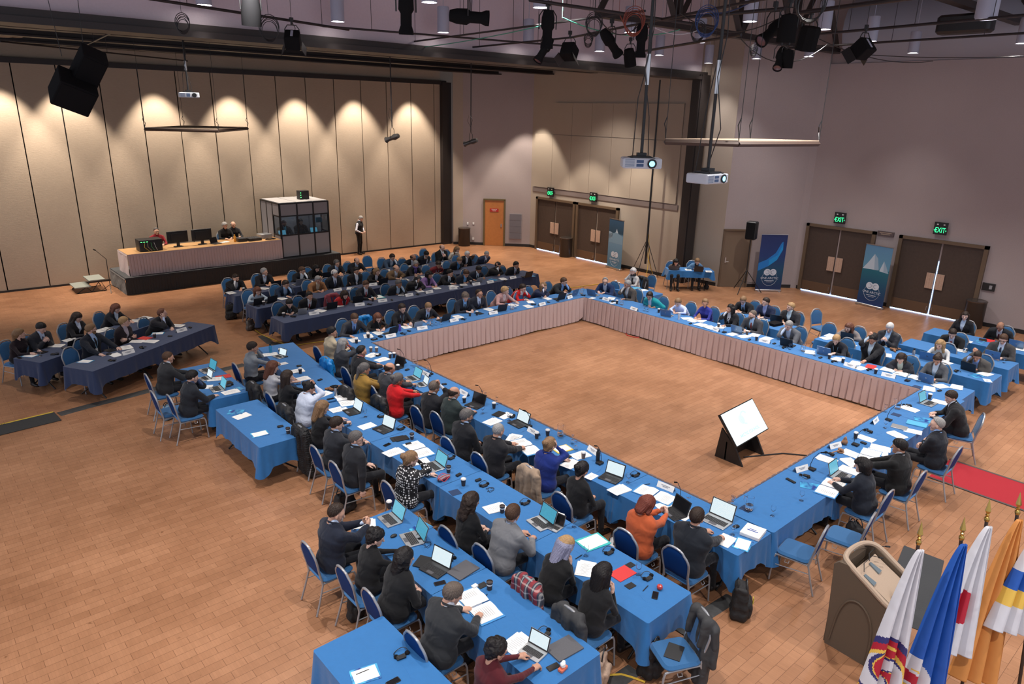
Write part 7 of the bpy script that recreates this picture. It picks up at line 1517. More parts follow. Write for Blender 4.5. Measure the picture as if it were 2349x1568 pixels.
# floor ramps, tape and cables ----------------------------------------------------------------
m_tape = mat('dark_gaffer_tape', (.045, .045, .045), .55, noise=.3, nscale=20, bump=.3, bscale=30); m_ycab = mat('yellow_cable', (.55, .35, .03), .6); m_ytape = mat('yellow_black_tape', (.6, .42, .04), .6)
def strip(pts, w_, z, m, name, label, cat, lump=0.0):
    b = MB(); v = []; n_ = len(pts)
    for i, p_ in enumerate(pts):
        p_ = np.array(p_[:2]); d_ = np.array(pts[min(i+1, n_-1)][:2])-np.array(pts[max(i-1, 0)][:2]); d_ /= np.linalg.norm(d_); nn_ = np.array([-d_[1], d_[0]])*w_/2
        v += [(*(p_+nn_), .001), (*(p_+nn_*.6), z), (*(p_-nn_*.6), z), (*(p_-nn_), .001)]
    b.add(v, [(4*i+j, 4*i+j+1, 4*i+j+5, 4*i+j+4)[::-1] for i in range(n_-1) for j in range(3)], 0, True); o = b.build(name, m); tag(o, label, cat); return o
def ppath(l): return [P(x, y, 0) for x, y in l]
strip(ppath([(135, 950), (200, 932), (280, 912), (340, 896), (420, 872), (520, 845), (560, 836)]), .26, .012, m_tape, 'taped_cable_run', 'dark taped cable run crossing the floor near the angled rows', 'tape')
strip(ppath([(600, 770), (620, 786), (672, 798), (716, 826), (742, 838)]), .22, .012, m_tape, 'taped_cable_run', 'dark taped cable run between navy rows and second western row', 'tape')
strip(ppath([(1680, 1370), (1640, 1395), (1600, 1420), (1560, 1452)]), .20, .012, m_tape, 'taped_cable_run', 'dark taped cable run at the south end of the second western row', 'tape')
strip(ppath([(1455, 1535), (1430, 1552), (1400, 1572)]), .20, .012, m_tape, 'taped_cable_run', 'dark tape patch on the floor by the patterned tote', 'tape')
q1, q2 = P(-20, 992, 0), P(133, 955, 0); d_ = (q2-q1)[:2]; cq_ = ((q1+q2)/2)[:2]
b = MB(); b.rbox((0, 0, .008), (np.linalg.norm(d_), .58, .016), .01, ch=.004); o = b.build('cable_cover_mat', mat('black_floor_mat', (.03, .03, .03), .9, noise=.3, nscale=90), None, (cq_[0], cq_[1]+.02, 0), math.atan2(d_[1], d_[0])); tag(o, 'dark mat with yellow caution tape on the open floor', 'mat')
b = MB(); b.box((0, .27, .0175), (np.linalg.norm(d_)*.98, .05, .002)); b.build('caution_tape', m_ytape, o)
me_ = lettering('CAUTION', .09, m_black, o, (-.5, .255, .0195), (0, 0, 0), depth=.0005)
for nm, pts, lab in (('yellow_cable', [(585, 757), (600, 768), (640, 785), (668, 795), (700, 789), (745, 783), (780, 776)], 'yellow cable lying by the west ends of the navy rows'), ('yellow_cable', [(1010, 808), (1080, 795), (1120, 779), (1180, 768), (1240, 757), (1300, 741)], 'yellow cable along the foot of the north skirt'), ('yellow_cable', [(1195, 705), (1250, 690), (1300, 662), (1350, 655), (1375, 652)], 'yellow cable on the floor behind the north arm'), ('yellow_cable', [(1395, 1550), (1425, 1548), (1450, 1555), (1480, 1566)], 'yellow cable by the patterned tote at the bottom edge')):
    b = MB(); q_ = ppath(pts); b.tube([(a[0], a[1], .014) for a in q_], .013, 6); tag(b.build(nm, m_ycab), lab, 'cable')
b = MB(); b.tube([(16.02, 12.9, .012), (15.9, 12.75, .012), (15.92, 12.5, .012), (16.02, 12.4, .012)], .012, 6); tag(b.build('red_cable', mat('red_cable', (.5, .03, .03), .5)), 'red cable loop peeping from under the east skirt', 'cable')
# flags --------------------------------------------------------------------------------------
m_pole = mat('dark_wood_pole', (.035, .018, .012), .4); m_brass = mat('brass', (.55, .36, .10), .25, metal=1.0)
FW, FB, FR_, FO, FY, FN = (mat('flag_white', (.62, .62, .66), .7), mat('flag_blue', (.01, .09, .42), .6), mat('flag_red', (.42, .01, .03), .6), mat('flag_orange', (.62, .25, .06), .7), mat('flag_yellow', (.75, .48, .08), .7), mat('flag_navy', (.03, .03, .15), .6))
for m_ in (FW, FB, FO): folds(m_, 5, .35)
LEFT = np.array([-RR[0], -RR[1], 0]); LEFT /= np.linalg.norm(LEFT); DEEP = np.array([math.cos(YAW), math.sin(YAW), 0])
def flag(tip, base, label, mats, fn, wmax, top, bot, folds_=3.2, sd=1, hem=0.0):
    tip = np.array(tip); base = np.array(base); t = empty('flag_on_pole', (base[0], base[1], 0)); tag(t, label, 'flag', 'flags on poles in the near corner'); o_ = np.array([base[0], base[1], 0]); ax = (tip-base)/np.linalg.norm(tip-base)
    L_ = np.linalg.norm(tip-base); b = MB(); b.tube([base-o_+ax*.03, tip-o_-ax*.22], .0165, 10); b.build('pole', m_pole, t)
    e = tip-o_-ax*.24; b = MB(); b.tube([e, e+ax*.02, e+ax*.035, e+ax*.05], [.02, .026, .026, .016], 10); b.tube([e+ax*.05, e+ax*.07, e+ax*.08, e+ax*.11, e+ax*.24], [.012, .02, .012, .028, .001], 8); b.build('spear_finial', m_brass, t)
    b = MB(); b.lathe([(.17, 0), (.17, .02), (.06, .06), (.03, .12), (0, .12)], n=20); b.build('base', m_brass, t)
    nt_, nu = 130, 120; V = []; mi = []
    for i in range(nt_+1):
        tt = i/nt_; c_ = tip-o_-ax*(.30+(top+(bot-top)*tt)); w_ = .05+wmax*tt**.75
        for j in range(nu+1):
            u = j/nu; g_ = u*folds_*2*PI; fold = math.sin(g_+.5*tt); amp = (.018+.050*tt**.6)
            V.append(c_+LEFT*sd*(w_*(u**.85)-.035-.02*tt)+DEEP*(amp*fold-.035-amp*.6)+LEFT*(.03*tt*math.cos(g_*1.0))+np.array([0, 0, -hem*u*tt-.02*tt*math.sin(g_)+.10*u*tt]))
    Q = []
    for i in range(nt_):
        for j in range(nu): Q.append((i*(nu+1)+j, i*(nu+1)+j+1, (i+1)*(nu+1)+j+1, (i+1)*(nu+1)+j)); mi.append(fn(i/nt_, j/nu))
    o = npobj('flag_cloth', np.array(V), np.array(Q), mi, mats, t); sol = o.modifiers.new('thickness', 'SOLIDIFY'); sol.thickness = .003
    return t
def basepx(x, y, dz=545, s_=-.157): return P(x+s_*dz, y+dz, 0)
ZF = 2.62
def arcs(t_, u):
    x_, y_ = (u-.62)*.9, (t_-.86)*2.0; r_ = math.hypot(x_, y_); a_ = math.atan2(y_, x_)
    if y_ < -.55 or r_ > .58: return 0
    if r_ > .50: return 3
    if r_ > .42: return 1
    if r_ > .38: return 2
    k = math.sin(a_*2+r_*14); return 1 if k > .3 else (2 if k > .12 else (3 if k > -.35 else 0))
def emb(t_, u):
    if t_ < .60: return 0
    r_ = math.hypot((t_-.8)*3.2, (u-.75)*1.6); 
    if r_ > .62: return 0
    k = math.sin(t_*38+math.sin(u*17)*2.2); return 1 if k > .35 else (2 if k > -.1 else (3 if k > -.45 else 0))
def seal(t_, u):
    r_ = math.hypot((t_-.80)*3.0, (u-.93)*1.1)
    if r_ > .50: return 0
    if r_ > .30: return 1
    k = math.sin(t_*45+u*6); return 2 if k > .3 else (3 if k < -.4 else 1)
flag(P(2115, 1195, ZF), basepx(2115, 1195), 'white flag with red, blue and yellow swirls, closest to podium', [FW, FR_, FY, FN], arcs, .40, -.03, 1.55)
flag(P(2213, 1185, ZF), basepx(2213, 1185, 545, -.15), 'blue flag with a round white seal beside the swirl flag', [FB, FW, FR_, FY], seal, .50, -.04, 1.9)
flag(P(2271, 1143, ZF), basepx(2271, 1143, 560, -.15), 'white flag with a red disc beside the orange flag', [FW, FR_], lambda t_, u: 1 if math.hypot((t_-.62)*1.5, (u-.66)*.62) < .20 else 0, .46, -.03, 1.35)
flag(P(2341, 1128, ZF), basepx(2341, 1128, 560, -.15), 'plain orange flag between the white flags', [FO], lambda t_, u: 0, .50, -.03, 1.75)
flag(P(2402, 1140, ZF), basepx(2402, 1140, 560, -.15), 'white flag with blue and yellow bands at the edge of view', [FW, FB, FY, FW], lambda t_, u: (1 if .42 < t_ < .60 and u > .4 else 2 if .60 <= t_ < .75 and u > .4 else 0), .48, -.03, 1.15)

q = P(985, 558.5, 0); q2_ = P(1010, 555.5, 0); b = MB(); b.tube([(q[0], q[1], .012), (q2_[0], q2_[1], .012)], .012, 6); struct(b.build('trim_partition_gap_light', m_gap))
for px, py, w_, h_, lab in ((1073, 512, .07, .11, 'pale wall switch above the bin, lower of the pair'), (1086, 512, .08, .10, 'pale wall socket next to the switch by the orange door'), (1085, 547, .11, .12, 'white wall outlet low beside the orange door')):
    dd_ = rayd(px, py)[:2]; k_ = np.linalg.solve(np.array([[dd_[0], -dwall[0]], [dd_[1], -dwall[1]]]), WB); q = O3+rayd(px, py)*k_[0]; b = MB(); b.rbox((0, 0, 0), (w_, .02, h_), .004, R=rotz(angw)); q = np.array([*(q[:2]-nwall*.012), q[2]]); tag(b.build('wall_outlet', m_white, None, tuple(q)), lab, 'wall fitting')
# ---------------------------------------------------------------- rig overhead
ZR = 7.9; m_pipe = mat('rig_pipe', (.035, .030, .032), .45, metal=.5); m_can = mat('pale_can_paint', (.42, .44, .55), .5); m_lens = mat('lens', (.12, .06, .07), .1)
m_lamp = mat('can_lamp', (1, 1, 1), .5, emit=(1, .93, .85), es=14)
def pipe(a, b, lab, r=.026, z=ZR, z2=None, drops=True):
    A = P(*a, z); B_ = P(*b, z2 or z); t = empty('rig_pipe', tuple(A)); tag(t, lab, 'pipe', 'rigging pipes under the ceiling'); d = B_-A
    bb = MB(); bb.tube([(0, 0, 0), d], r, 10); bb.build('tube', m_pipe, t); L_ = np.linalg.norm(d)
    n_ = max(2, int(L_/2.6))
    if z < 7.8:
        bb = MB(); bb.tube([d*.5, d*.5+(0, 0, 8.64-z)], .006, 5); bb.build('hanger', m_pipe, t)
    if drops:
        for i in range(n_+1): q = d*(i+.5)/(n_+1); bb = MB(); bb.tube([q, q+(0, 0, 11.19-z)], .006, 5); bb.build('hanger', m_pipe, t)
    return A, B_
pipe((330, -5), (800, 68), 'long black pipe crossing in front of the header wall'); pipe((740, 60), (1315, 107), 'thin dark pipe continuing east along the header wall', .022)
pipe((905, 101), (1480, 25), 'dark pipe rising towards the middle of the rig', .02); pipe((1065, 110), (1310, 86), 'short pipe beside the horizontal stage light', .022); pipe((1310, 86), (1780, -8), 'dark pipe from the profile light towards the ceiling', .024)
pipe((1215, 0), (1640, 62), 'grey pipe above the twin profile lights', .028); pipe((1821, 31), (2349, -40), 'thick pipe over the fresnel light', .035); pipe((1879, 78), (2380, 32), 'pipe running east above the small floodlight', .026); pipe((1790, 112), (2380, 74), 'lowest pipe running east past the floodlight', .024)
pipe((1430, 125), (1700, 80), 'pale pipe between the hanging cans', .03); pipe((1480, 48), (1800, 20), 'dark pipe crossing the projector poles', .03); pipe((0, 95), (430, 140), 'thin pipe below the header over the bay', .02, 7.55, None, False); pipe((180, 112), (262, 72), 'short bare pipe beside the hung speakers', .02, 7.7, None, False)
# ceiling truss
def truss():
    t = empty('roof_truss', (13.5, 12.4, 8.5)); tag(t, 'dark steel roof truss with slanting members over the hall', 'truss'); Lx = 12.2; m_ = m_dark
    b = MB(); b.box((Lx/2, 0, 0), (Lx, .24, .16)); b.build('bottom_chord', m_, t); b = MB(); b.box((Lx/2, 0, 2.3), (Lx, .24, .16)); b.build('top_chord', m_, t)
    n_ = 8
    for i in range(n_): x0_ = Lx*i/n_; x1_ = Lx*(i+1)/n_; a = (x0_, 0, 0) if i % 2 == 0 else (x0_, 0, 2.3); c_ = (x1_, 0, 2.3) if i % 2 == 0 else (x1_, 0, 0); b = MB(); b.tube([a, c_], .10, 4); b.build('diagonal', m_, t)
    for i in range(2, n_, 2): b = MB(); b.box((Lx*i/n_, 0, 1.15), (.16, .2, 2.3)); b.build('upright', m_, t)
    t2 = copy_tree(t); t2.location = (13.5, 7.0, 9.0); relabel(t2, 'second dark roof truss nearer to the projectors', 'truss'); 
    b = MB(); b.box((0, 0, 0), (.3, 9.5, .3)); tag(b.build('ceiling_beam', m_, None, (17.5, 9.2, 10.6)), 'dark steel beam linking the roof trusses', 'beam')
truss()
def can(px, py, z=8.2, lab='', power=230, dia=.30):
    q = P(px, py, z)
    if q[1] > 15.7: q = PY(px, py, 15.7)
    if q[0] > 23.2 and q[1] > 12.6: q = PX(px, py, 23.0)
    t = empty('can_light', tuple(q)); tag(t, lab, 'ceiling light', 'white can lights hanging over the hall')
    b = MB(); b.lathe([(dia*.44, .02), (dia*.5, 0), (dia*.5, .58), (dia*.46, .60), (0, .60)], n=20); b.build('housing', m_can, t)
    b = MB(); b.lathe([(0, .012), (dia*.42, .012), (dia*.42, .02), (0, .02)], n=18); b.build('lamp', m_lamp, t)
    b = MB(); b.tube([(0, 0, .6), (0, 0, 11.19-q[2])], .008, 6); b.build('stem', m_can, t)
    spot('can_spot', (q[0], q[1], q[2]-.06), (q[0], q[1]-(1.6 if q[1] > 15 else 0), 0), power, math.radians(78), 1.0, (1, .95, .92), .12)
CANS = [(468, 12, 'west end of the header wall'), (775, 50, 'header wall above the booth'), (985, 6, 'top edge above the pipe crossing'), (1017, 75, 'header wall beside the profile light'), (1240, 18, 'above the twin profile lights'), (1212, 98, 'header wall behind the double profile light'), (1375, 118, 'over the small square floodlight'), (1445, 75, 'beside the orange cable coil'), (1512, 127, 'left of the first projector pole'), (1605, 98, 'between the projector poles'), (1625, 145, 'lowest, beside the second projector pole'), (1720, 50, 'big one beside the blue cable'), (1735, 135, 'over the mauve notch wall'), (1855, 130, 'below the fresnel light'), (1890, 68, 'behind the fresnel light'), (1997, 95, 'behind the small floodlight'), (2094, 122, 'in front of the round duct'), (2345, 100, 'at the east edge of the rig')]
for x, y, l_ in CANS: can(x, y, 8.2, 'white can light, '+l_)
can(2260, 45, 7.9, 'large blue-lit can light crossing the round duct', 300, .34)
def stage_light(px, py, kind, aim, lab, zc=ZR, L=.58, R_=.11):
    # px, py: the clamp; hangs from the pipe level
    q = P(px, py, zc); t = empty('stage_light', tuple(q)); tag(t, lab, 'stage light', 'stage lights on the rig'); az, el = aim; c_ = np.array([0, 0, -.38]); Rr = rotz(YAW+math.radians(az)) @ roty(math.radians(el))
    b = MB(); b.tube([(0, 0, 11.19-q[2]), (0, 0, .0)], .005, 5); b.tube([(0, 0, .03), (0, 0, -.1)], .022, 8); b.box((0, 0, 0), (.07, .05, .08)); b.build('clamp', m_black, t)
    yy = Rr @ np.array([0, 1.0, 0]); w_ = R_+.03
    b = MB(); b.tube([c_+yy*w_, c_+yy*w_+(0, 0, .20), np.array([0, 0, -.10])+yy*w_*.6, np.array([0, 0, -.10])-yy*w_*.6, c_-yy*w_+(0, 0, .20), c_-yy*w_], .010, 6); b.build('yoke', m_black, t)
    if kind == 'ers':
        b = MB(); b.lathe([(0, -L*.5), (R_*.7, -L*.48), (R_*.95, -L*.30), (R_*1.0, -L*.05), (R_*.72, .02), (R_*.72, L*.3), (R_*.95, L*.42), (R_*.95, L*.5), (R_*.8, L*.5), (R_*.75, L*.46), (0, L*.46)], c_, 16, R=Rr @ roty(PI/2)); b.build('barrel', m_blackm, t)
        b = MB(); b.lathe([(0, L*.47), (R_*.78, L*.47), (0, L*.475)], c_, 16, R=Rr @ roty(PI/2)); b.build('lens', m_lens, t)
    elif kind == 'par':
        b = MB(); b.lathe([(0, -L*.35), (R_*1.0, -L*.3), (R_*1.25, -.0), (R_*1.25, L*.35), (R_*1.1, L*.35), (R_*1.1, L*.2), (0, L*.2)], c_, 16, R=Rr @ roty(PI/2)); b.build('barrel', m_blackm, t)
    elif kind == 'box':
        b = MB(); b.rbox(c_, (L*.5, .30, .30), .03, R=Rr); b.build('housing', m_blackm, t); 
        for s_ in (-1, 1): b = MB(); b.box(c_+Rr @ np.array([L*.32, s_*.2, 0]), (.16, .01, .30), R=Rr @ rotz(s_*.5)); b.build('barn_door', m_black, t)
        b = MB(); b.box(c_+Rr @ np.array([-L*.26, 0, 0]), (.006, .05, .2), R=Rr); b.build('label_plate', m_can, t)
    else:
        b = MB(); b.lathe([(0, -.16), (.16, -.16), (.17, -.12), (.17, .14), (.18, .2), (.15, .2), (.15, .16), (0, .16)], c_, 8, R=Rr @ roty(PI/2)); b.build('housing', m_blackm, t); b = MB(); b.lathe([(0, .17), (.15, .17), (0, .172)], c_, 16, R=Rr @ roty(PI/2)); b.build('lens', mat('blue_lens', (.05, .2, .35), .1), t)
    b = MB(); b.tube([(0, 0, -.02), (.1, .06, -.14), (.06, .02, -.3)], .007, 6); b.build('lead', m_black, t); return t
SL = [(570, -45, 'par', (30, 80), 'black par light at the top edge over the folding partition'), (668, 45, 'box', (10, 55), 'black square floodlight below the header pipe'), (930, -42, 'ers', (20, 85), 'black profile light hanging straight down beside the pipe crossing'), (1076, -28, 'ers', (-92, 3), 'horizontal black profile light pointing east'), (1258, 8, 'ers', (10, 84), 'black profile light hanging straight down, first of the close pair'), (1250, 70, 'ers', (120, 55), 'tilted profile light with pink lens, second of the close pair'), (1308, 75, 'box', (150, 60), 'small square floodlight with a white label strip'), (1404, 48, 'ers', (-60, 45), 'slanting profile light with striped lens'), (1447, 90, 'par', (-40, 70), 'short black par light beside the slanting one'), (1475, 40, 'ers', (0, 86), 'long black profile light beside the first projector pole'), (1780, 10, 'ers', (120, 35), 'profile light with pink lens pointing down west'), (1815, 0, 'par', (0, 85), 'brown-black drum light above the cable tangle'), (1795, 92, 'ers', (150, 50), 'small profile light with red rim under the tangle'), (1812, 92, 'par', (0, 85), 'small black par light hanging under the tangle'), (1862, 28, 'fres', (10, 75), 'big black fresnel light with pale blue lens'), (1988, 62, 'box', (30, 40), 'dark floodlight with blue label strip near the duct')]
for px, py, k_, am, lb in SL: stage_light(px, py, k_, am, lb)
b = MB(); q = P(2215, 55, 8.6); b.rbox((0, 0, 0), (.5, 1.25, .45), .12); tag(b.build('ceiling_speaker', m_black, None, tuple(q), 0), 'dark ceiling speaker box in front of the round duct', 'loudspeaker')
# cable coils and loose cable on the rig
def coil(px, py, r_, m, lab, z=ZR-.25):
    q = P(px, py, z); b = MB(); ax_ = RR/np.linalg.norm(RR)
    for k in range(5): b.tube([np.array(ax_)*(r_*(1-.06*k)*math.cos(a))+np.array([0, 0, r_*(1.15-.05*k)*math.sin(a)])+DEEP*.02*(k % 3)+np.array([0, 0, -.02*k]) for a in np.linspace(0, 2*PI, 19)[:-1]], .0065, 6, closed=True)
    b.tube([(0, 0, r_*1.1), (0, 0, 11.19-q[2])], .004, 5)
    tag(b.build('cable_coil', m, None, tuple(q)), lab, 'cable', 'cable coils on the rig')
coil(617, 62, .19, m_black, 'round black cable coil hanging near the par light'); coil(418, 50, .13, m_black, 'small black cable coil above the far projector'); coil(1455, 45, .17, mat('orange_cable', (.22, .04, .02), .6), 'orange cable coil beside the first projector pole'); coil(1622, 45, .18, mat('blue_cable', (.01, .04, .15), .6), 'dark blue cable coil between the projector poles'); coil(1363, 52, .14, m_black, 'black cable loop hanging over the slanting light'); coil(1602, 68, .13, m_black, 'small black cable coil left of the second projector pole'); coil(1862, 0, .2, m_black, 'black cable loops above the fresnel light'); coil(1350, 88, .09, m_black, 'tiny cable coil under the thin pipe'); coil(1730, 112, .08, m_black, 'tight black coil beside the hanging can')
rg = random.Random(9)
def sag(a, b_, dz, lab, m=None, r_=.010, z=ZR+.02):
    A, B_ = P(*a, z), P(*b_, z); pts = [A+(B_-A)*t_+np.array([0, 0, -dz*4*t_*(1-t_)]) for t_ in np.linspace(0, 1, 14)]; b = MB(); b.tube([q-A for q in pts], r_, 6); b.tube([(0, 0, 0), (0, 0, 11.19-A[2])], .004, 5); tag(b.build('rig_cable', m or m_black, None, tuple(A)), lab, 'cable', 'loose cables along the rig')
m_gcab = mat('green_cable', (.05, .30, .20), .5); m_wcab = mat('white_cable', (.5, .5, .55), .5)
for a, b_, dz, lab, m_ in (((800, 118), (1290, 48), .15, 'thin green cable sagging across the header wall', m_gcab), ((1290, 40), (1560, 68), .2, 'green cable between profile lights and projector pole', m_gcab), ((1500, 62), (1600, 70), .1, 'pale cable bundle between projector poles', m_wcab), ((1360, 18), (1480, 40), .35, 'black cable loop above the slanting light', None), ((1560, 30), (1780, 45), .25, 'black cable sagging over the blue coil', None), ((1700, 90), (1900, 100), .45, 'black cable sagging below the small par light', None), ((1830, 110), (2349, 128), .12, 'black cable along the foot of the round duct', None), ((1640, 30), (1730, 0), .05, 'blue cable beside the big can light', mat('blue_cable', (.01, .04, .15), .6)), ((1420, 30), (1500, 45), .3, 'orange cable draped under the pipe', mat('orange_cable', (.22, .04, .02), .6)), ((1880, 90), (2140, 140), .2, 'thin black cable below the truss', None)): sag(a, b_, dz, lab, m_)
# projectors
def projector(px, py, dist, yaw, top, lab, s_=1.0, lit=True):
    q = PD(px, py, dist); t = empty('projector', tuple(q), yaw); t['label'] = lab; t['category'] = 'projector'; t['group'] = 'projectors hung from the rig'
    b = MB(); b.rbox((0, 0, 0), (.36*s_, .50*s_, .13*s_), .03*s_); b.build('body', mat('projector_white', (.62, .66, .72), .4), t)
    b = MB(); b.lathe([(.055*s_, .0), (.06*s_, .02*s_), (.045*s_, .022*s_), (0, .018*s_)], (.175*s_, .12*s_, 0), 18, R=roty(PI/2)); l = b.build('lens_ring', m_black, t)
    if lit: b = MB(); b.lathe([(0, .021*s_), (.042*s_, .021*s_), (0, .022*s_)], (.175*s_, .12*s_, 0), 16, R=roty(PI/2)); b.build('lit_lens', mat('projector_beam', (.5, .8, 1), .2, emit=(.12, .62, 1.0), es=2.2), l)
    b = MB(); [b.box((.181*s_, -.03*s_, z_), (.004, .09*s_, .035*s_)) for z_ in (-.022*s_, .025*s_)]; [b.box((.181*s_, -.16*s_, -.04+.014*k), (.003, .12*s_, .004)) for k in range(7)]; b.build('vent_grille', mat('projector_vent', (.05, .1, .22), .4), t)
    tp = P(*top, ZR)-q; tp = np.array([0, 0, ZR-q[2]]); b = MB(); b.tube([(0, 0, .1), tp], .020, 8); b.tube([tp, (0, 0, (8.63 if not lit else 11.19)-q[2])], .006, 5); b.build('pole', m_black, t)
    b = MB(); b.tube([(0, 0, tp[2]*.42), (0, 0, tp[2]*.58)], .03, 8); b.build('pole_sleeve', m_steel, t)
    b = MB(); b.box((0, 0, .075), (.24, .24, .02)); b.box((0, 0, .10), (.12, .12, .05)); [b.tube([(0, 0, .09), (a*.13, c_*.16, .065)], .007, 5) for a in (-1, 1) for c_ in (-1, 1)]; b.build('mount', m_black, t)
    b = MB(); b.tube([(.02, .02, tp[2]), (.06, .03, tp[2]*.7), (.03, -.04, tp[2]*.5), (.09, .05, tp[2]*.25), (-.1, .1, .06)], .006, 6); b.tube([(-.02, .0, tp[2]), (-.04, .03, tp[2]*.6), (-.05, -.09, tp[2]*.35), (-.12, -.1, .06)], .006, 6); b.build('cable', m_black, t)
    # let the rotation be undone for the world-vertical parts: the pole already points straight up
cdir = lambda px, py: math.atan2(-PD(px, py, 1)[1], -PD(px, py, 1)[0])
projector(1470, 373, 9.6, cdir(1470, 373)+.12, (1500, 60), 'white projector with glowing lens, hung over the near corner of the square')
projector(1622, 408, 9.6, cdir(1622, 408)+.95, (1660, 45), 'white projector seen from its side, hung below the curved board', .92)
projector(433, 218, 21, cdir(433, 218)+.1, (418, 90), 'small white projector hung in front of the folding partition', .95, False)
# hung boards
def cloud(pts, z, lab, wires, thick=.09):
    pts = [P(x, y, z) for x, y in pts]; pts.append(pts[0]+pts[2]-pts[1]); o_ = pts[0].copy(); t = empty('hung_board', tuple(o_)); tag(t, lab, 'board', 'boards hung on wires')
    b = MB(); n_ = 4; v = [p_-o_-(0, 0, thick) for p_ in pts]+[p_-o_ for p_ in pts]
    if np.cross((pts[1]-pts[0])[:2], (pts[2]-pts[1])[:2]) < 0: fs = [(0, 1, 2, 3), (7, 6, 5, 4)]+[(i, i+4, (i+1) % 4+4, (i+1) % 4) for i in range(4)]
    else: fs = [(3, 2, 1, 0), (4, 5, 6, 7)]+[(i, (i+1) % 4, (i+1) % 4+4, i+4) for i in range(4)]
    b.add(v, fs); b.build('panel', mat('board_top', (.55, .42, .30), .7), t)
    for i in range(4):
        a, c_ = pts[i]-o_, pts[(i+1) % 4]-o_; b = MB(); b.tube([a-(0, 0, thick*.6), c_-(0, 0, thick*.6)], thick*.45, 4); b.build('edge_rail', mat('bronze_rail', (.07, .045, .035), .5), t)
        b = MB(); b.tube([a+(0, 0, 0), a+(0, 0, wires-z)], .005, 5); b.tube([a, a+(.05, .05, .12), a+(-.03, .02, .2), a+(0, 0, .3)], .008, 5); b.build('hanging_wire', m_black, t)
cloud([(332, 292), (500, 296), (568, 291)], 5.62, 'square board hung on wires in front of the folding partition', 8.63)
cloud([(1527, 317), (1695, 322), (1879, 322)], 5.92, 'long shallow board hung on wires in front of the mauve wall', 11.19, .085)
# hung loudspeaker cluster, far hanging profile lights, ceiling dishes
q = PD(188, 186, 15.6); t = empty('hung_speaker_cluster', tuple(q), YAW+PI+.55); tag(t, 'pair of tilted black loudspeakers hung under the header', 'loudspeaker')
Rk = roty(.55) @ rotx(-.45)
for k, (c_, s3) in enumerate((((0, .14, .24), (.42, .42, .60)), ((.04, -.16, -.18), (.55, .62, .50)))):
    b = MB(); b.rbox(np.array(c_), s3, .03, R=Rk); b.build('cabinet', m_blackm, t); b = MB(); b.rbox(np.array(c_)+Rk @ np.array([s3[0]/2+.004, 0, 0]), (.01, s3[1]*.86, s3[2]*.86), .004, R=Rk); b.build('grille', m_blackm, t)
b = MB(); [b.tube([(0, y_, .4), (0, y_*1.5, 8.64-q[2])], .006, 5) for y_ in (-.25, .1)]; b.build('hanging_wire', m_black, t)
for px, py, yy, lab in ((900, 316, 20.5, 'small silver-black light on a long drop pole before the partition'), (1080, 326, 20.0, 'small silver-black light on a drop pole before the mauve wall')):
    q = PY(px, py, yy); t = empty('drop_light', tuple(q), YAW+PI/2-.5); tag(t, lab, 'stage light', 'lights on long drop poles'); b = MB(); b.tube([(0, 0, .35), (0, 0, 8.64-q[2])], .018, 8); b.build('drop_pole', m_pipe, t)
    b = MB(); b.lathe([(0, -.28), (.07, -.26), (.10, -.1), (.07, 0), (.07, .18), (.10, .26), (0, .26)], (0, 0, 0), 14, R=roty(PI/2+.3)); b.build('barrel', mat('worn_metal', (.14, .13, .12), .35, metal=.6), t)
    b = MB(); b.tube([(0, .1, 0), (0, .1, .25), (0, 0, .36), (0, -.1, .25), (0, -.1, 0)], .009, 6); b.tube([(0, .02, .5), (.1, .06, .7), (.02, .08, .9), (-.08, .02, .75), (0, 0, .5)], .006, 5); b.build('yoke', m_black, t)
m_dish = mat('dish_metal', (.30, .24, .19), .35, metal=.4)
for px, py, z, lab in ((722, 128, 8.0, 'round ceiling dish over the booth'), (1330, 163, 8.0, 'round ceiling dish at the east end of the bay'), (-8, 82, 8.0, 'round ceiling dish at the west end of the bay'), (1275, 62, 9.6, 'large round ceiling dish above the rig')):
    q = P(px, py, z); b = MB(); b.lathe([(.62, 0), (.66, .02), (.60, .06), (.35, .16), (.28, .30), (0, .30)], n=28); b.lathe([(0, -.02), (.34, -.02), (.36, 0), (.30, .03), (0, .03)], n=24); o = b.build('ceiling_dish', m_dish, None, tuple(q)); tag(o, lab, 'diffuser', 'round ceiling dishes')
for px, pyw in WSH if 'WSH' in globals() else []: pass
# wall-washer lamps in the bay
for px in (-10, 140, 350, 523, 675, 810, 938):
    a = P(px, 640, 0)[:2]; s_ = float(np.dot(PY(px, 200, PA[1]+(PB[1]-PA[1])*.0)[:2]-PA, pd)); dd_ = rayd(px, 200); 
    A_ = np.array([[dd_[0], -pd[0]], [dd_[1], -pd[1]]]); k_ = np.linalg.solve(A_, PA); s_ = k_[1]
    L0 = np.array(PT(s_, -.95, 7.95)); spot('wash_light', L0, PT(s_, -.55, 0), 900, math.radians(66), .5, (1, .86, .72), .05)
for y_, off_, z_ in ((24.6, 1.25, 7.4), (21.4, 2.2, 7.4), (18.6, 2.0, 7.4)): spot('wash_light', (XW-off_, y_, z_), (XW-off_*.8, y_, 0), 640, math.radians(66), .35, (1, .88, .74), .06)
spot('wash_light', DW(1.6, 2.0, 7.6), DW(1.6, 1.4, 0), 420, math.radians(62), .5, (1, .88, .74), .1)
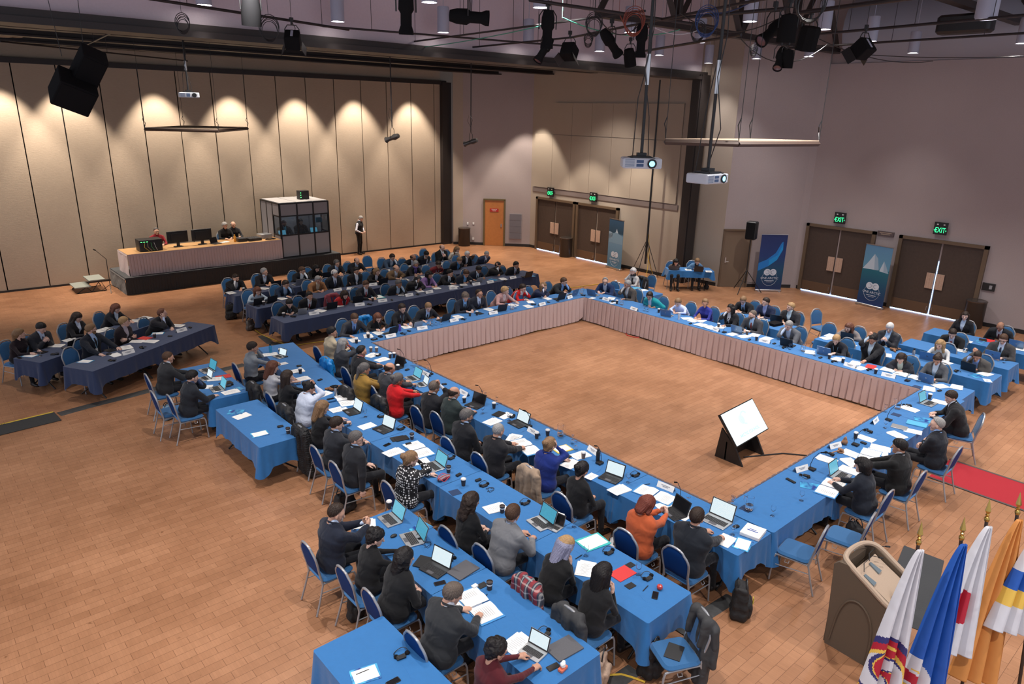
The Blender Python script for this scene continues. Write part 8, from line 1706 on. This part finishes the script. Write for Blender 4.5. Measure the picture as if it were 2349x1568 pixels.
# ---------------------------------------------------------------- wording of places
SUB = [('in the angled north end of the second western row', 'at the angled far end of the middle laptop row'), ('at the second eastern row', 'in the second row before the doors'), ('at the west arm', 'opposite the exit doors'), ('in the second western row', 'in the middle laptop row'), ('in the third western row', 'in the row nearest bare floor'), ('at the small west table', 'at the small three-laptop table'), ('at the south arm', 'on the podium side'), ('at the east arm', 'on the exit-door side'),
 ('in the second eastern row', 'in the second row before the doors'), ('in the third eastern row', 'in the third row before the doors'), ('in the fourth eastern row', 'in the row closest to the doors'), ('at the north-east corner', 'at the far corner of the square'), ('at the north arm', 'on the navy-cloth side'),
 ('along the west arm of the hollow square', 'on the square side opposite the exit doors'), ('along the south arm of the hollow square', 'on the podium side of the square'), ('along the east arm of the hollow square', 'on the exit-door side of the square'), ('along the north arm of the hollow square', 'on the navy-cloth side of the square'),
 ('on the inner edge of the west arm', 'on the square edge opposite the exit doors'), ('on the inner edge of the south arm', 'on the square edge nearest the podium'), ('from the north arm', 'along the navy-cloth side'), ('from the east arm', 'along the exit-door side'), ('on the west arm', 'on the side opposite the doors'),
 ('in the row behind the west arm', 'in the middle laptop row'), ('in the angled north end of the middle laptop row', 'in the angled far end of the middle laptop row'), ('behind the north end of the east arm', 'behind the teal jacket'), ('behind the middle of the east arm', 'behind the bald man in grey'), ('behind the south end of the east arm', 'in the second row before the doors'),
 ('north of the square', 'behind the square'), ('west of the middle laptop row', 'beside the middle laptop row'), (', west of the second row', ', beside the empty blue table'), ('at the east end of the row', 'at the far end of the row'), ('at the west end of', 'at the near end of'), ('at the east end of', 'at the far end of'), ('at the west ends of', 'at the near ends of'), ('by the west ends of', 'by the near ends of'),
 ('at the north end of', 'at the far end of'), ('at the south end of', 'at the near end of'), ('leading from the south arm', 'leading away from the podium side'), ('to the south arm', 'to the podium side'), ('behind the north arm', 'behind the navy-cloth side'), ('at the south-west corner', 'at the corner by the big navy suit'), ('under the west arm', 'under the square table'), ('empty south chairs', 'empty podium-side chairs'),
 ('foot of the north skirt', 'foot of the navy-side skirt'), ('under the east skirt', 'under the door-side skirt'), ('the east double doors', 'the big dark double doors'), ('beside the east door', 'beside the dark double door'), ('east of the second exit door', 'beyond the last exit door'), ('west of the iceberg banner', 'before the iceberg banner'), ('east of the iceberg banner', 'past the iceberg banner'),
 ('standing free on the floor east of the second row', 'standing free on the open floor by the doors'), ('behind the west window', 'behind the first window'), ('east booth window', 'last booth window'), ('its west window', 'its first window'), ('its east window', 'its last window'), ('pointing down west', 'pointing down'), ('pointing east', 'pointing sideways'), ('continuing east along', 'continuing along'), ('pipe running east', 'pipe running on'),
 ('under the empty west chair', 'under the empty chair by three laptops'), ('last western table', 'last laptop table'), ('second western row', 'middle laptop row'), ('third western row', 'row nearest bare floor'), ('small west table', 'small three-laptop table'), ('east edge of the rig', 'outer edge of the rig'), ('west end of the header', 'start of the header'), ('east end of the bay', 'door end of the bay'), ('west end of the bay', 'near end of the bay')]
for o in bpy.data.objects:
    l = o.get('label')
    if not l: continue
    for a, b in SUB:
        if a in l: l = l.replace(a, b)
    w_ = l.split()
    if len(w_) > 16:
        l = l.replace(' seated ', ', ').replace(' of the run', ''); w_ = l.split()[:16]; l = ' '.join(w_)
        while l.split()[-1] in ('in', 'with', 'and', 'a', 'of', 'at', 'the', 'by', 'before', 'to', 'on', 'nearest'): l = l.rsplit(' ', 1)[0]
    o['label'] = l
